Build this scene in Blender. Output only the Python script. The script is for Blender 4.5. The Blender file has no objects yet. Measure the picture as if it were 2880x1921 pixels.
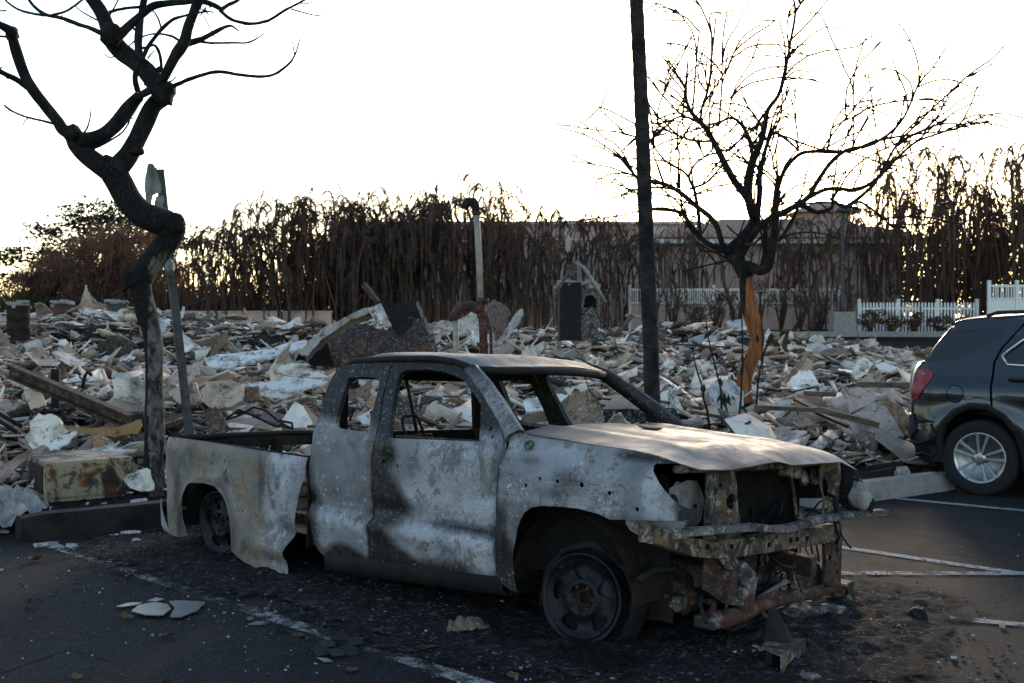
import bpy, bmesh, math, random
import numpy as np
from mathutils import Vector, Matrix, noise
from mathutils.geometry import delaunay_2d_cdt

rnd = random.Random(7)
nrng = np.random.default_rng(11)
R = math.radians
S = bpy.context.scene

# ------------------------------------------------------------------ camera
F_PX, W_PX, HOR_PX, CAM_H = 3190.0, 2880.0, 895.0, 1.68
PITCH = math.atan((960.5 - HOR_PX) / F_PX)
cam_data = bpy.data.cameras.new("camera")
cam_data.sensor_width = 36.0
cam_data.lens = 36.0 * F_PX / W_PX
cam_data.clip_end = 6000
cam_data.dof.use_dof = True
cam_data.dof.focus_distance = 6.3
cam_data.dof.aperture_fstop = 5.6
cam = bpy.data.objects.new("camera", cam_data)
S.collection.objects.link(cam)
cam.location = (0, 0, CAM_H)
cam.rotation_euler = (math.pi / 2 - PITCH, 0, 0)
S.camera = cam

# ------------------------------------------------------------------ sky, sun, exposure
SUN_EL, SUN_AZ = R(11.3), R(12.9)          # azimuth measured from +Y towards +X
world = bpy.data.worlds.new("World")
S.world = world
world.use_nodes = True
wn = world.node_tree.nodes
sky = wn.new("ShaderNodeTexSky")
sky.sky_type = 'NISHITA'
sky.sun_disc = False
sky.sun_elevation = SUN_EL
sky.sun_rotation = SUN_AZ
sky.air_density = 0.9
sky.dust_density = 0.7
sky.ozone_density = 0.6
world.node_tree.links.new(sky.outputs[0], wn["Background"].inputs[0])
wn["Background"].inputs[1].default_value = 0.15
sun_data = bpy.data.lights.new("sun", 'SUN')
sun_data.energy = 0.9
sun_data.angle = R(8.0)
sun_data.color = (1.0, 0.80, 0.58)
sun = bpy.data.objects.new("sun", sun_data)
S.collection.objects.link(sun)
sun_dir = Vector((math.sin(SUN_AZ) * math.cos(SUN_EL), math.cos(SUN_AZ) * math.cos(SUN_EL), math.sin(SUN_EL)))
sun.rotation_euler = (-sun_dir).to_track_quat('-Z', 'Y').to_euler()
S.view_settings.view_transform = 'Standard'
S.view_settings.look = 'None'
S.view_settings.exposure = 1.3
S.view_settings.gamma = 1.0
S.view_settings.use_curve_mapping = False
S.cycles.use_denoising = True
S.cycles.max_bounces = 6

# ------------------------------------------------------------------ pixel helpers (photo pixel -> direction; distance always given)
def ray(u, v):
    a = (u - 1440) / F_PX; b = -(v - 960.5) / F_PX
    c, s = math.cos(PITCH), math.sin(PITCH)
    return Vector((a, c + b * s, -s + b * c))
def at(u, v, y):
    d = ray(u, v); return Vector((0, 0, CAM_H)) + d * (y / d.y)
def on_z(u, v, z=0.0):
    d = ray(u, v); return Vector((0, 0, CAM_H)) + d * ((z - CAM_H) / d.z)

# ------------------------------------------------------------------ mesh helpers
def link(o, parent=None):
    S.collection.objects.link(o)
    if parent is not None: o.parent = parent
    return o
def tag(o, label=None, cat=None, group=None, kind=None):
    if label: o['label'] = label
    if cat: o['category'] = cat
    if group: o['group'] = group
    if kind: o['kind'] = kind
    return o
def empty(name, loc=(0, 0, 0), rz=0.0):
    o = bpy.data.objects.new(name, None); o.location = loc; o.rotation_euler = (0, 0, rz)
    o.empty_display_size = .1
    return link(o)

class MB:
    """collects geometry for one mesh"""
    def __init__(s): s.v = []; s.f = []; s.mi = []; s.c = []; s.cur = 0; s.col = None
    def add(s, verts, faces):
        k = len(s.v); s.v.extend([tuple(p) for p in verts])
        for f in faces: s.f.append(tuple(i + k for i in f)); s.mi.append(s.cur)
        if s.col is not None:
            while len(s.c) < k: s.c.append((1, 1, 1, 1))
            s.c.extend([(*s.col[:3], 1)] * len(verts))
        return s
    def box(s, c, d, rot=None, tap=1.0):
        x, y, z = d[0] / 2, d[1] / 2, d[2] / 2
        P = [Vector((sx * x * (tap if sz > 0 else 1), sy * y * (tap if sz > 0 else 1), sz * z)) for sz in (-1, 1) for sy in (-1, 1) for sx in (-1, 1)]
        if rot is not None: P = [rot @ p for p in P]
        P = [p + Vector(c) for p in P]
        return s.add(P, [(0, 2, 3, 1), (4, 5, 7, 6), (0, 1, 5, 4), (2, 6, 7, 3), (0, 4, 6, 2), (1, 3, 7, 5)])
    def bar(s, a, b, w, h, up=(0, 0, 1)):
        a, b = Vector(a), Vector(b); d = (b - a); L = d.length; d.normalize()
        u = Vector(up); sd = d.cross(u)
        if sd.length < 1e-3: sd = d.cross(Vector((1, 0, 0)))
        sd.normalize(); u = sd.cross(d)
        m = Matrix((d, sd, u)).transposed()
        return s.box((a + b) / 2, (L, w, h), m)
    def tube(s, pts, rad, n=8, cap=True, lump=0.0, seed=0):
        pts = [Vector(p) for p in pts]
        if not hasattr(rad, '__len__'): rad = [rad] * len(pts)
        V, Fc = [], []; prev = None
        for i, p in enumerate(pts):
            t = (pts[min(i + 1, len(pts) - 1)] - pts[max(i - 1, 0)])
            if t.length < 1e-9: t = Vector((0, 0, 1))
            t.normalize()
            if prev is None:
                u = t.cross(Vector((0, 1, 0.1))); 
                if u.length < .05: u = t.cross(Vector((1, 0, 0)))
            else: u = prev - t * prev.dot(t)
            u.normalize(); w = t.cross(u); prev = u
            for k in range(n):
                a = 2 * math.pi * k / n
                r = rad[i]
                if lump:
                    q = p * (1.2 / max(rad[0], 1e-4)) * .25 + Vector((math.cos(a), math.sin(a), seed))
                    r *= 1 + lump * noise.noise(q)
                V.append(p + (u * math.cos(a) + w * math.sin(a)) * r)
        for i in range(len(pts) - 1):
            for k in range(n):
                Fc.append((i * n + k, i * n + (k + 1) % n, (i + 1) * n + (k + 1) % n, (i + 1) * n + k))
        if cap:
            Fc.append(tuple(range(n - 1, -1, -1))); Fc.append(tuple((len(pts) - 1) * n + k for k in range(n)))
        return s.add(V, Fc)
    def lathe(s, prof, n=24, m=None, closed=False):
        """prof: (r, axial) about local Z"""
        V, Fc = [], []
        for r, z in prof:
            for k in range(n):
                a = 2 * math.pi * k / n; V.append(Vector((r * math.cos(a), r * math.sin(a), z)))
        L = len(prof)
        for i in range(L if closed else L - 1):
            j = (i + 1) % L
            for k in range(n):
                Fc.append((i * n + k, i * n + (k + 1) % n, j * n + (k + 1) % n, j * n + k))
        if not closed:
            for i in (0, L - 1):
                if prof[i][0] > 1e-4: Fc.append(tuple(i * n + k for k in (range(n) if i else range(n - 1, -1, -1))))
        if m is not None: V = [m @ p for p in V]
        return s.add(V, Fc)
    def build(s, name, mats, parent=None, smooth=True, bevel=0.0, auto=None):
        me = bpy.data.meshes.new(name)
        me.from_pydata(s.v, [], s.f); me.validate()
        if not isinstance(mats, (list, tuple)): mats = [mats]
        for m in mats: me.materials.append(m)
        if len(mats) > 1: me.polygons.foreach_set('material_index', s.mi)
        if smooth: me.polygons.foreach_set('use_smooth', [True] * len(me.polygons))
        if s.c:
            at_ = me.color_attributes.new('Col', 'FLOAT_COLOR', 'POINT')
            cc = s.c + [(1, 1, 1, 1)] * (len(s.v) - len(s.c))
            at_.data.foreach_set('color', np.array(cc, dtype=np.float32).ravel())
        me.update()
        o = bpy.data.objects.new(name, me); link(o, parent)
        if bevel:
            b = o.modifiers.new('bevel', 'BEVEL'); b.width = bevel; b.segments = 2; b.limit_method = 'ANGLE'; b.angle_limit = R(40)
        if smooth and auto is not None: smooth_by_angle(me, auto)
        return o

def smooth_by_angle(me, deg=35):
    me.set_sharp_from_angle(angle=R(deg))

def inside(poly, P):
    poly = np.asarray(poly); x, y = P[:, 0], P[:, 1]; c = np.zeros(len(P), bool)
    j = len(poly) - 1
    for i in range(len(poly)):
        xi, yi = poly[i]; xj, yj = poly[j]
        t = ((yi > y) != (yj > y))
        with np.errstate(divide='ignore', invalid='ignore'):
            c ^= t & (x < (xj - xi) * (y - yi) / (yj - yi + 1e-12) + xi)
        j = i
    return c
def dist_poly(poly, P):
    poly = np.asarray(poly, float); d = np.full(len(P), 1e9)
    for i in range(len(poly)):
        a, b = poly[i], poly[(i + 1) % len(poly)]
        ab = b - a; L = ab @ ab + 1e-12
        t = np.clip(((P - a) @ ab) / L, 0, 1)
        d = np.minimum(d, np.linalg.norm(P - (a + t[:, None] * ab), axis=1))
    return d
def resample(poly, sp, smooth=False):
    out = []; n = len(poly)
    for i in range(n):
        a, b = np.array(poly[i], float), np.array(poly[(i + 1) % n], float)
        k = max(1, int(np.linalg.norm(b - a) / sp + .5))
        if smooth:
            p0, p3 = np.array(poly[i - 1], float), np.array(poly[(i + 2) % n], float)
        for q in range(k):
            t = q / k
            if smooth:
                out.append(tuple(.5 * (2 * a + (b - p0) * t + (2 * p0 - 5 * a + 4 * b - p3) * t * t + (3 * a - p0 - 3 * b + p3) * t ** 3)))
            else: out.append(tuple(a + (b - a) * t))
    return out
def tri2d(outline, holes=(), sp=.03, smooth=False, rag=0.0):
    O = resample(outline, sp, smooth); Hs = [resample(h, sp, smooth) for h in holes]
    if rag: O = [(x + rnd.uniform(-rag, rag), y + rnd.uniform(-rag, rag)) for x, y in O]
    A = np.array(O); lo, hi = A.min(0), A.max(0)
    gx = np.arange(lo[0], hi[0], sp); gy = np.arange(lo[1], hi[1], sp * .87)
    P = []
    for j, y in enumerate(gy):
        for x in gx: P.append((x + (sp / 2 if j % 2 else 0), y))
    if P:
        P = np.array(P); k = inside(O, P) & (dist_poly(O, P) > sp * .5)
        for h in Hs: k &= (~inside(h, P)) & (dist_poly(h, P) > sp * .5)
        P = [tuple(q) for q in P[k]]
    V = []; E = []
    for loop in [O] + Hs:
        b = len(V); V += loop; E += [(b + i, b + (i + 1) % len(loop)) for i in range(len(loop))]
    V += P
    ov, oe, of, *_ = delaunay_2d_cdt([Vector(v) for v in V], E, [], 0, 1e-6)
    ov = np.array([(v.x, v.y) for v in ov]); cen = np.array([ov[list(f)].mean(0) for f in of])
    k = inside(O, cen)
    for h in Hs: k &= ~inside(h, cen)
    return ov, [tuple(f) for f, q in zip(of, k) if q]
def sheet(name, mats, outline, holes=(), sp=.03, fmap=None, thick=.003, parent=None, smooth=False, burn=None, rag=0.0, off=-1.0, flip=False):
    ov, fs = tri2d(outline, holes, sp, smooth, rag)
    used = sorted({i for f in fs for i in f}); re = {q: i for i, q in enumerate(used)}
    pts = [fmap(*ov[i]) if fmap else (ov[i][0], ov[i][1], 0) for i in used]
    fs = [tuple(re[i] for i in (f if not flip else f[::-1])) for f in fs]
    me = bpy.data.meshes.new(name); me.from_pydata([tuple(p) for p in pts], [], fs)
    if not isinstance(mats, (list, tuple)): mats = [mats]
    for m in mats: me.materials.append(m)
    me.polygons.foreach_set('use_smooth', [True] * len(me.polygons))
    if burn:
        a = me.color_attributes.new('burn', 'FLOAT_COLOR', 'POINT')
        a.data.foreach_set('color', np.array([(*burn(*p), 1) for p in pts], dtype=np.float32).ravel())
    me.update()
    o = bpy.data.objects.new(name, me); link(o, parent)
    if thick:
        s = o.modifiers.new('solid', 'SOLIDIFY'); s.thickness = thick; s.offset = off
        e = o.modifiers.new('crisp', 'EDGE_SPLIT'); e.split_angle = R(50); e.use_edge_sharp = False
    return o
def copy_tree(o, parent=None):
    c = o.copy(); link(c)
    c.parent = parent
    for ch in o.children: copy_tree(ch, c)
    return c
def sst(a, b, x):
    t = min(1, max(0, (x - a) / (b - a))); return t * t * (3 - 2 * t)
def gau(x, m, s): return math.exp(-((x - m) / s) ** 2)
def fbm(x, y, z=0.0, o=4):
    return noise.fractal(Vector((x, y, z)), 1.0, 2.0, o)
# ------------------------------------------------------------------ materials
class NT:
    def __init__(s, name):
        s.m = bpy.data.materials.new(name); s.m.use_nodes = True
        s.t = s.m.node_tree; s.b = s.t.nodes['Principled BSDF']; s._tc = None
    def n(s, ty, **kw):
        q = s.t.nodes.new('ShaderNode' + ty)
        for k, v in kw.items(): setattr(q, k, v)
        return q
    def l(s, a, b): s.t.links.new(a, b)
    def put(s, sock, v):
        if hasattr(v, 'is_output') or isinstance(v, bpy.types.NodeSocket): s.l(v, sock)
        else:
            if isinstance(v, (tuple, list)) and len(v) == 3 and sock.type == 'RGBA': v = (*v, 1)
            sock.default_value = v
    def tc(s, k='Object'):
        if s._tc is None: s._tc = s.n('TexCoord')
        return s._tc.outputs[k]
    def map(s, vec, scale=(1, 1, 1), rot=(0, 0, 0)):
        q = s.n('Mapping'); s.l(vec, q.inputs[0]); q.inputs['Scale'].default_value = scale; q.inputs['Rotation'].default_value = rot
        return q.outputs[0]
    def noise(s, sc, det=5, ro=.6, dist=0.0, vec=None, w=None):
        q = s.n('TexNoise'); q.inputs['Scale'].default_value = sc; q.inputs['Detail'].default_value = det
        q.inputs['Roughness'].default_value = ro; q.inputs['Distortion'].default_value = dist
        s.l(vec if vec is not None else s.tc(), q.inputs['Vector'])
        return q.outputs['Fac']
    def vor(s, sc, vec=None, feat='F1', out='Distance', rand=1.0):
        q = s.n('TexVoronoi', feature=feat); q.inputs['Scale'].default_value = sc; q.inputs['Randomness'].default_value = rand
        s.l(vec if vec is not None else s.tc(), q.inputs['Vector']); return q.outputs[out]
    def ramp(s, fac, stops, mode='LINEAR'):
        q = s.n('ValToRGB'); e = q.color_ramp.elements; q.color_ramp.interpolation = mode
        while len(e) < len(stops): e.new(.5)
        for el, (p, c) in zip(e, stops):
            el.position = p; el.color = (*c, 1) if isinstance(c, (tuple, list)) else (c, c, c, 1)
        s.l(fac, q.inputs[0]); return q.outputs[0]
    def mix(s, fac, a, b, mode='MIX'):
        q = s.n('Mix', data_type='RGBA', blend_type=mode)
        s.put(q.inputs[0], fac); s.put(q.inputs[6], a); s.put(q.inputs[7], b); return q.outputs[2]
    def math(s, op, a, b=0.0, clamp=False):
        q = s.n('Math', operation=op); q.use_clamp = clamp; s.put(q.inputs[0], a); s.put(q.inputs[1], b); return q.outputs[0]
    def attr(s, name, out='Color'):
        q = s.n('Attribute', attribute_name=name); return q.outputs[out]
    def ocol(s): return s.n('ObjectInfo').outputs['Color']
    def orand(s): return s.n('ObjectInfo').outputs['Random']
    def sep(s, c):
        q = s.n('SeparateColor'); s.l(c, q.inputs[0]); return q.outputs
    def bump(s, h, st=.5, d=.01, nrm=None):
        q = s.n('Bump'); q.inputs['Strength'].default_value = st; q.inputs['Distance'].default_value = d
        s.l(h, q.inputs['Height'])
        if nrm is not None: s.l(nrm, q.inputs['Normal'])
        s.l(q.outputs[0], s.b.inputs['Normal']); return q.outputs[0]
    def fin(s, col, rough=.8, metal=0.0, spec=None):
        s.put(s.b.inputs['Base Color'], col); s.put(s.b.inputs['Roughness'], rough); s.put(s.b.inputs['Metallic'], metal)
        if spec is not None: s.b.inputs['Specular IOR Level'].default_value = spec
        return s.m

def simple(name, c, rough=.8, metal=0.0, var=.35, sc=6.0, bump=.3, bd=.004, spec=.25, dist=0.3):
    t = NT(name); f = t.noise(sc, 6, .65, dist)
    lo = tuple(max(0, x * (1 - var)) for x in c); hi = tuple(min(1, x * (1 + var)) for x in c)
    col = t.ramp(f, [(.3, lo), (.7, hi)])
    if bump: t.bump(t.noise(sc * 6, 5, .6), bump, bd)
    return t.fin(col, rough, metal, spec)

M = {}
def m_burnt_paint():
    t = NT('burnt_paint'); b = t.sep(t.attr('burn')); soot, rust, ash = b[0], b[1], b[2]
    v = t.tc()
    th = lambda f, a, w=.012: t.ramp(f, [(a, 0), (a + w, 1)])
    mul = lambda *q: q[0] if len(q) == 1 else t.math('MULTIPLY', q[0], mul(*q[1:]))
    soft = t.noise(1.6, 3, .5, .6); mid = t.noise(4.0, 5, .55, .8)
    base = t.ramp(soft, [(.34, (.092, .096, .110)), (.50, (.155, .161, .180)), (.66, (.235, .244, .268))])
    # pale ash bloom and the doors' painted sky gleam, softly bounded
    base = t.mix(t.math('MULTIPLY', ash, t.ramp(mid, [(.38, .1), (.60, .9)])), base, (.44, .46, .505))
    # swirled flow lines of boiled paint: thin and sharp, only in places
    flow = t.noise(1.3, 6, .55, 1.8, t.map(v, (1.0, 1.0, 1.4)))
    ln = t.math('SINE', t.math('MULTIPLY', flow, 150.0)); pm = t.ramp(t.noise(2.1, 4, .6), [(.48, 0), (.58, 1)])
    base = t.mix(mul(t.ramp(ln, [(.35, 0), (.8, 1)]), pm, .30), base, (.13, .132, .148))
    base = t.mix(mul(t.ramp(ln, [(-.9, 1), (-.5, 0)]), pm, .30), base, (.48, .49, .51))
    # peeled islands with crisp edges
    isl = t.noise(6.5, 12, .74, .7, t.map(v, (1, 1, .75))); im = t.ramp(t.noise(1.9, 5, .6, .4), [(.46, 0), (.54, 1)])
    c = t.mix(mul(th(isl, .535), im, .85), base, t.ramp(mid, [(.4, (.085, .080, .082)), (.6, (.165, .158, .160))]))
    sp = t.noise(26, 9, .76, .9, t.map(v, (1, 1, .7))); sm_ = t.ramp(t.noise(2.7, 5, .62, .3), [(.44, 0), (.56, 1)])
    c = t.mix(mul(th(sp, .555), sm_, .8), c, (.075, .073, .080))
    c = t.mix(mul(th(t.noise(34, 8, .75, .6), .585), t.ramp(t.noise(3.1, 5, .6), [(.46, 0), (.56, 1)]), .8), c, (.60, .60, .60))
    # brown and rust
    rn = t.noise(4.2, 10, .74, .6)
    rcol = t.ramp(rn, [(.36, (.065, .060, .048)), (.47, (.145, .132, .108)), (.55, (.215, .16, .105)), (.66, (.14, .068, .032))])
    c = t.mix(mul(rust, t.ramp(t.noise(2.4, 8, .7, .5), [(.36, .3), (.54, .95)])), c, rcol)
    c = t.mix(mul(th(t.noise(3.0, 12, .76, .5), .60), .7), c, t.ramp(sp, [(.44, (.055, .034, .022)), (.58, (.16, .095, .055))]))
    # smoky soot with the fender's painted gap shade, soft at large scale and ragged at small scale
    so = t.math('ADD', soot, t.math('MULTIPLY', t.math('SUBTRACT', t.noise(5.0, 11, .74, .5), .5), .9))
    c = t.mix(t.ramp(so, [(.14, 0), (.45, .58), (.80, 1)]), c, (.013, .0132, .0155))
    c = t.mix(mul(th(t.noise(48, 6, .7, .4), .60), t.ramp(so, [(.45, 0), (.7, .55)])), c, (.30, .30, .31))
    t.bump(t.math('ADD', t.math('ADD', t.math('MULTIPLY', sp, .5), mul(th(isl, .535), im, -.35)), t.math('MULTIPLY', mid, .6)), .5, .005)
    return t.fin(c, t.ramp(mid, [(.35, .45), (.62, .72)]), 0.0, .4)
M['paint'] = m_burnt_paint()

def m_rust(name, base=(.085, .030, .016), ashy=.35, dark=.5):
    t = NT(name); n1 = t.noise(7, 8, .7, .5); n2 = t.noise(22, 7, .7, .3)
    c = t.ramp(n1, [(.3, tuple(x * dark for x in base)), (.5, base), (.68, tuple(min(1, x * 1.9) for x in base))])
    c = t.mix(t.math('MULTIPLY', t.ramp(n2, [(.54, 0), (.57, 1)]), ashy), c, (.36, .34, .31))
    c = t.mix(t.ramp(t.noise(8, 10, .75, .5), [(.50, 0), (.54, .9)]), c, (.012, .011, .011))
    t.bump(n2, .5, .004); return t.fin(c, .82)
M['rust'] = m_rust('dark_rust', (.050, .019, .011), .2, .4)
M['rust_red'] = m_rust('red_rust', (.075, .024, .013), .14, .4)
M['flaked'] = m_rust('flaked_rusty_paint', (.11, .070, .040), .6, .30)
M['ashmetal'] = m_rust('ash_coated_metal', (.10, .085, .075), .7, .30)
M['soot'] = simple('soot_black_metal', (.012, .0115, .012), .75, 0, .6, 9, .5, .004)
M['sootbrown'] = simple('scorched_brown_metal', (.022, .0135, .009), .85, 0, .7, 6, .5, .005)
M['wire'] = simple('burnt_tyre_wire', (.02, .021, .024), .5, .6, .5, 30, 0)
M['rim'] = simple('scorched_steel_rim', (.014, .015, .019), .5, .5, .55, 12, .35, .003)
M['ash'] = simple('pale_ash', (.27, .26, .25), .95, 0, .5, 14, .8, .01)

def m_asphalt():
    t = NT('asphalt'); v = t.tc(); th = lambda f, a, w=.02: t.ramp(f, [(a, 0), (a + w, 1)])
    agg = t.noise(230, 2, .6); agg2 = t.noise(95, 3, .65); big = t.noise(.5, 6, .6, .5); mid = t.noise(3.6, 9, .72, .4)
    c = t.ramp(big, [(.34, (.0085, .0086, .0098)), (.50, (.0138, .0138, .0150)), (.64, (.021, .0206, .0215))])
    c = t.mix(t.math('MULTIPLY', th(agg, .54, .05), .55), c, (.062, .061, .062))
    c = t.mix(t.math('MULTIPLY', th(agg2, .60, .02), .55), c, (.11, .108, .105))
    c = t.mix(t.math('MULTIPLY', th(agg2, .42, -.02) if False else t.ramp(agg2, [(.38, 1), (.42, 0)]), .6), c, (.006, .006, .007))
    c = t.mix(t.math('MULTIPLY', th(mid, .54, .06), .7), c, t.ramp(agg2, [(.45, (.006, .006, .007)), (.62, (.022, .022, .024))]))
    dust = t.math('MULTIPLY', th(t.noise(1.5, 11, .76, .8), .57, .06), th(agg, .46, .08))
    c = t.mix(t.math('MULTIPLY', dust, .55), c, (.060, .059, .060))
    spk = t.math('MULTIPLY', t.ramp(t.vor(34), [(.05, 1), (.09, 0)]), t.ramp(t.noise(2.1, 4, .6), [(.53, 0), (.62, 1)]))
    c = t.mix(t.math('MULTIPLY', spk, .35), c, (.30, .295, .29))
    cr = t.vor(.9, t.map(v, (1, 1, 0)), 'DISTANCE_TO_EDGE')
    crk = t.math('MULTIPLY', t.ramp(t.math('ADD', cr, t.math('MULTIPLY', t.math('SUBTRACT', t.noise(7, 6, .72), .5), .10)), [(.0, 1), (.010, 0)]), t.ramp(t.noise(.45, 3), [(.56, 0), (.60, .8)]))
    c = t.mix(crk, c, (.003, .003, .003))
    t.bump(t.math('ADD', t.math('ADD', agg2, mid), t.math('MULTIPLY', crk, -1.5)), .5, .006)
    return t.fin(c, t.ramp(mid, [(.35, .95), (.65, .85)]), 0, .12)
M['asphalt'] = m_asphalt()
def m_ashlayer():
    # patchy layer of soot and ash left round the truck; alpha = where the asphalt shows through
    t = NT('ash_and_soot'); mk = t.sep(t.attr('burn'))
    n1 = t.noise(3.1, 9, .74, .8); n2 = t.noise(17, 8, .75, .4); n3 = t.noise(60, 4, .7)
    c = t.ramp(n2, [(.34, (.008, .008, .009)), (.52, (.022, .021, .021)), (.62, (.075, .070, .066)), (.74, (.22, .21, .20))])
    c = t.mix(t.ramp(n1, [(.42, .0), (.62, .85)]), c, t.ramp(n3, [(.4, (.006, .006, .007)), (.66, (.045, .043, .042))]))
    c = t.mix(t.math('MULTIPLY', mk[1], t.ramp(n2, [(.44, 0), (.60, .8)])), c, (.05, .048, .047))
    c = t.mix(t.math('MULTIPLY', t.ramp(t.noise(34, 8, .75, .4), [(.58, 0), (.61, 1)]), t.ramp(n1, [(.46, 0), (.56, .9)])), c, (.34, .335, .33))
    t.bump(t.math('ADD', n2, n3), .9, .02)
    a = t.math('ADD', mk[0], t.math('MULTIPLY', t.math('SUBTRACT', t.noise(6, 9, .75, .4), .5), 1.2))
    t.put(t.b.inputs['Alpha'], t.ramp(a, [(.42, 0), (.58, 1)]))
    return t.fin(c, .95, 0, .1)
M['ashlayer'] = m_ashlayer()
def m_line():
    t = NT('worn_white_paint'); n = t.noise(9, 9, .75, .3); g = t.noise(120, 3, .7)
    c = t.ramp(t.noise(30, 5), [(.3, (.22, .215, .205)), (.7, (.42, .41, .395))])
    a = t.math('ADD', t.math('MULTIPLY', n, .7), t.math('MULTIPLY', g, .4))
    wear = t.attr('burn'); w = t.sep(wear)[0]
    t.put(t.b.inputs['Alpha'], t.ramp(t.math('ADD', a, w), [(.48, 0), (.60, .95)]))
    return t.fin(c, .9)
M['line'] = m_line()
def m_dirt():
    t = NT('ashen_ground'); n = t.noise(1.3, 8, .7, .4); n2 = t.noise(14, 7, .75); n3 = t.noise(70, 4, .7)
    c = t.ramp(n2, [(.34, (.006, .0055, .005)), (.50, (.022, .018, .016)), (.60, (.075, .065, .056)), (.70, (.24, .22, .20))])
    c = t.mix(t.ramp(n, [(.4, 0), (.65, .7)]), c, (.028, .024, .021))
    t.bump(t.math('ADD', n2, t.math('MULTIPLY', n3, .5)), 1.0, .05)
    return t.fin(c, .95, 0, .2)
M['dirt'] = m_dirt()
M['concrete'] = simple('weathered_concrete', (.25, .235, .215), .9, 0, .25, 7, .5, .006)
M['concrete_burnt'] = simple('soot_blackened_concrete', (.018, .016, .015), .9, 0, .8, 5, .5, .008)

def m_rubble():
    t = NT('mixed_rubble'); c = t.attr('Col')
    n = t.noise(9, 7, .7, .4); n2 = t.noise(45, 5, .7)
    c = t.mix(t.ramp(n, [(.48, 0), (.72, .5)]), c, (.045, .037, .031))
    c = t.mix(t.ramp(n2, [(.5, 0), (.72, .35)]), c, (.66, .63, .59))
    t.bump(t.math('ADD', n, n2), .6, .012); return t.fin(c, .9, 0, .25)
M['rubble'] = m_rubble()
def m_slab(name='slab', stain=(.05, .042, .036), hi=.6):
    t = NT(name); c = t.ocol(); r = t.orand()
    v = t.n('VectorMath', operation='ADD'); t.l(t.tc(), v.inputs[0])
    cb = t.n('CombineXYZ'); t.l(t.math('MULTIPLY', r, 37.0), cb.inputs[0]); t.l(t.math('MULTIPLY', r, 19.0), cb.inputs[1]); t.l(cb.outputs[0], v.inputs[1])
    v = v.outputs[0]
    n = t.noise(2.6, 8, .7, .7, v); n2 = t.noise(26, 6, .75, .2, v); n3 = t.noise(7, 7, .7, .5, v)
    c = t.mix(t.ramp(n, [(.47, 0), (.62, .7)]), c, stain)
    c = t.mix(t.ramp(n2, [(.54, 0), (.58, .35)]), c, (hi, hi * .97, hi * .94))
    c = t.mix(t.ramp(n3, [(.57, 0), (.60, .75)]), c, (.025, .022, .020))
    c = t.mix(t.ramp(t.noise(60, 5, .75, .2, v), [(.58, 0), (.62, .5)]), c, (.06, .052, .045))
    t.bump(t.math('ADD', n2, n3), .5, .01); return t.fin(c, .9, 0, .25)
M['slab'] = m_slab()
M['slabmetal'] = m_slab('scorched_sheet_metal', (.14, .06, .025), .4)
def m_bark(name, c1, c2, sc=10, charc=0.0, streak=(1, 1, .35), bd=.015):
    t = NT(name); v = t.map(t.tc(), streak); n = t.noise(sc, 8, .72, .5, v); n2 = t.noise(sc * 4, 5, .7, .2, v)
    c = t.ramp(n, [(.34, c1), (.66, c2)])
    if charc:
        c = t.mix(t.ramp(t.noise(sc * .25, 7, .7, .6), [(.5 - charc * .3, 1), (.62 - charc * .3, 0)]), c, (.010, .0095, .0095))
    t.bump(t.math('ADD', n, t.math('MULTIPLY', n2, .6)), .8, bd); return t.fin(c, .92, 0, .2)
M['char_bark'] = m_bark('charred_bark', (.007, .007, .007), (.040, .036, .034), 16, .2, bd=.03)
M['dark_wood'] = m_bark('burnt_twig', (.012, .010, .009), (.035, .026, .021), 20)
M['bg_wood'] = m_bark('scorched_stem', (.040, .026, .020), (.12, .076, .053), 8)
M['palm_trunk'] = m_bark('palm_trunk', (.010, .009, .0085), (.050, .043, .038), 13, 0.25, (.5, .5, 3.4), .012)
def m_twocol_tree(name, pale1, pale2, attrname='burn', bd=.01, amp=1.0, st=.5):
    t = NT(name); v = t.map(t.tc(), (1, 1, st)); k = t.sep(t.attr(attrname))[0]
    n = t.noise(14, 8, .72, .5, v); n2 = t.noise(60, 5, .7, .2, v)
    c = t.ramp(n, [(.42, pale1), (.58, pale2)])
    m = t.math('ADD', k, t.math('MULTIPLY', t.math('SUBTRACT', t.noise(9, 11, .78, .5, v), .5), amp))
    c = t.mix(t.ramp(m, [(.46, 0), (.54, 1)]), c, t.ramp(n2, [(.4, (.006, .006, .006)), (.6, (.026, .024, .024))]))
    t.bump(t.math('ADD', n, t.math('MULTIPLY', n2, .8)), 1.0, bd); return t.fin(c, .9, 0, .2)
M['crook_bark'] = m_twocol_tree('half_charred_grey_bark', (.035, .031, .028), (.21, .185, .16), amp=1.9, bd=.03)
M['orange_bark'] = m_twocol_tree('peeled_orange_bark', (.13, .045, .018), (.36, .135, .050), bd=.012, amp=1.7, st=.12)
def m_leaf(name, c1, c2, trans=.35):
    t = NT(name); n = t.noise(1.1, 5, .6); c = t.ramp(n, [(.3, c1), (.7, c2)])
    t.fin(c, .8, 0, .2)
    tr = t.n('BsdfTranslucent'); t.l(c, tr.inputs[0]); mx = t.n('MixShader'); mx.inputs[0].default_value = trans
    t.l(t.b.outputs[0], mx.inputs[1]); t.l(tr.outputs[0], mx.inputs[2])
    t.l(mx.outputs[0], t.t.nodes['Material Output'].inputs[0]); return t.m
M['frond'] = m_leaf('burnt_palm_frond', (.065, .045, .037), (.17, .112, .084), .40)  # browns lifted to stand in for the haze over the far palms
M['brownleaf'] = m_leaf('scorched_brown_leaves', (.085, .050, .037), (.18, .104, .074), .42)  # lightened like the fronds, distant haze put into the leaf colour
M['darkleaf'] = m_leaf('dark_tree_leaves', (.016, .017, .012), (.042, .040, .024), .3)
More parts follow.
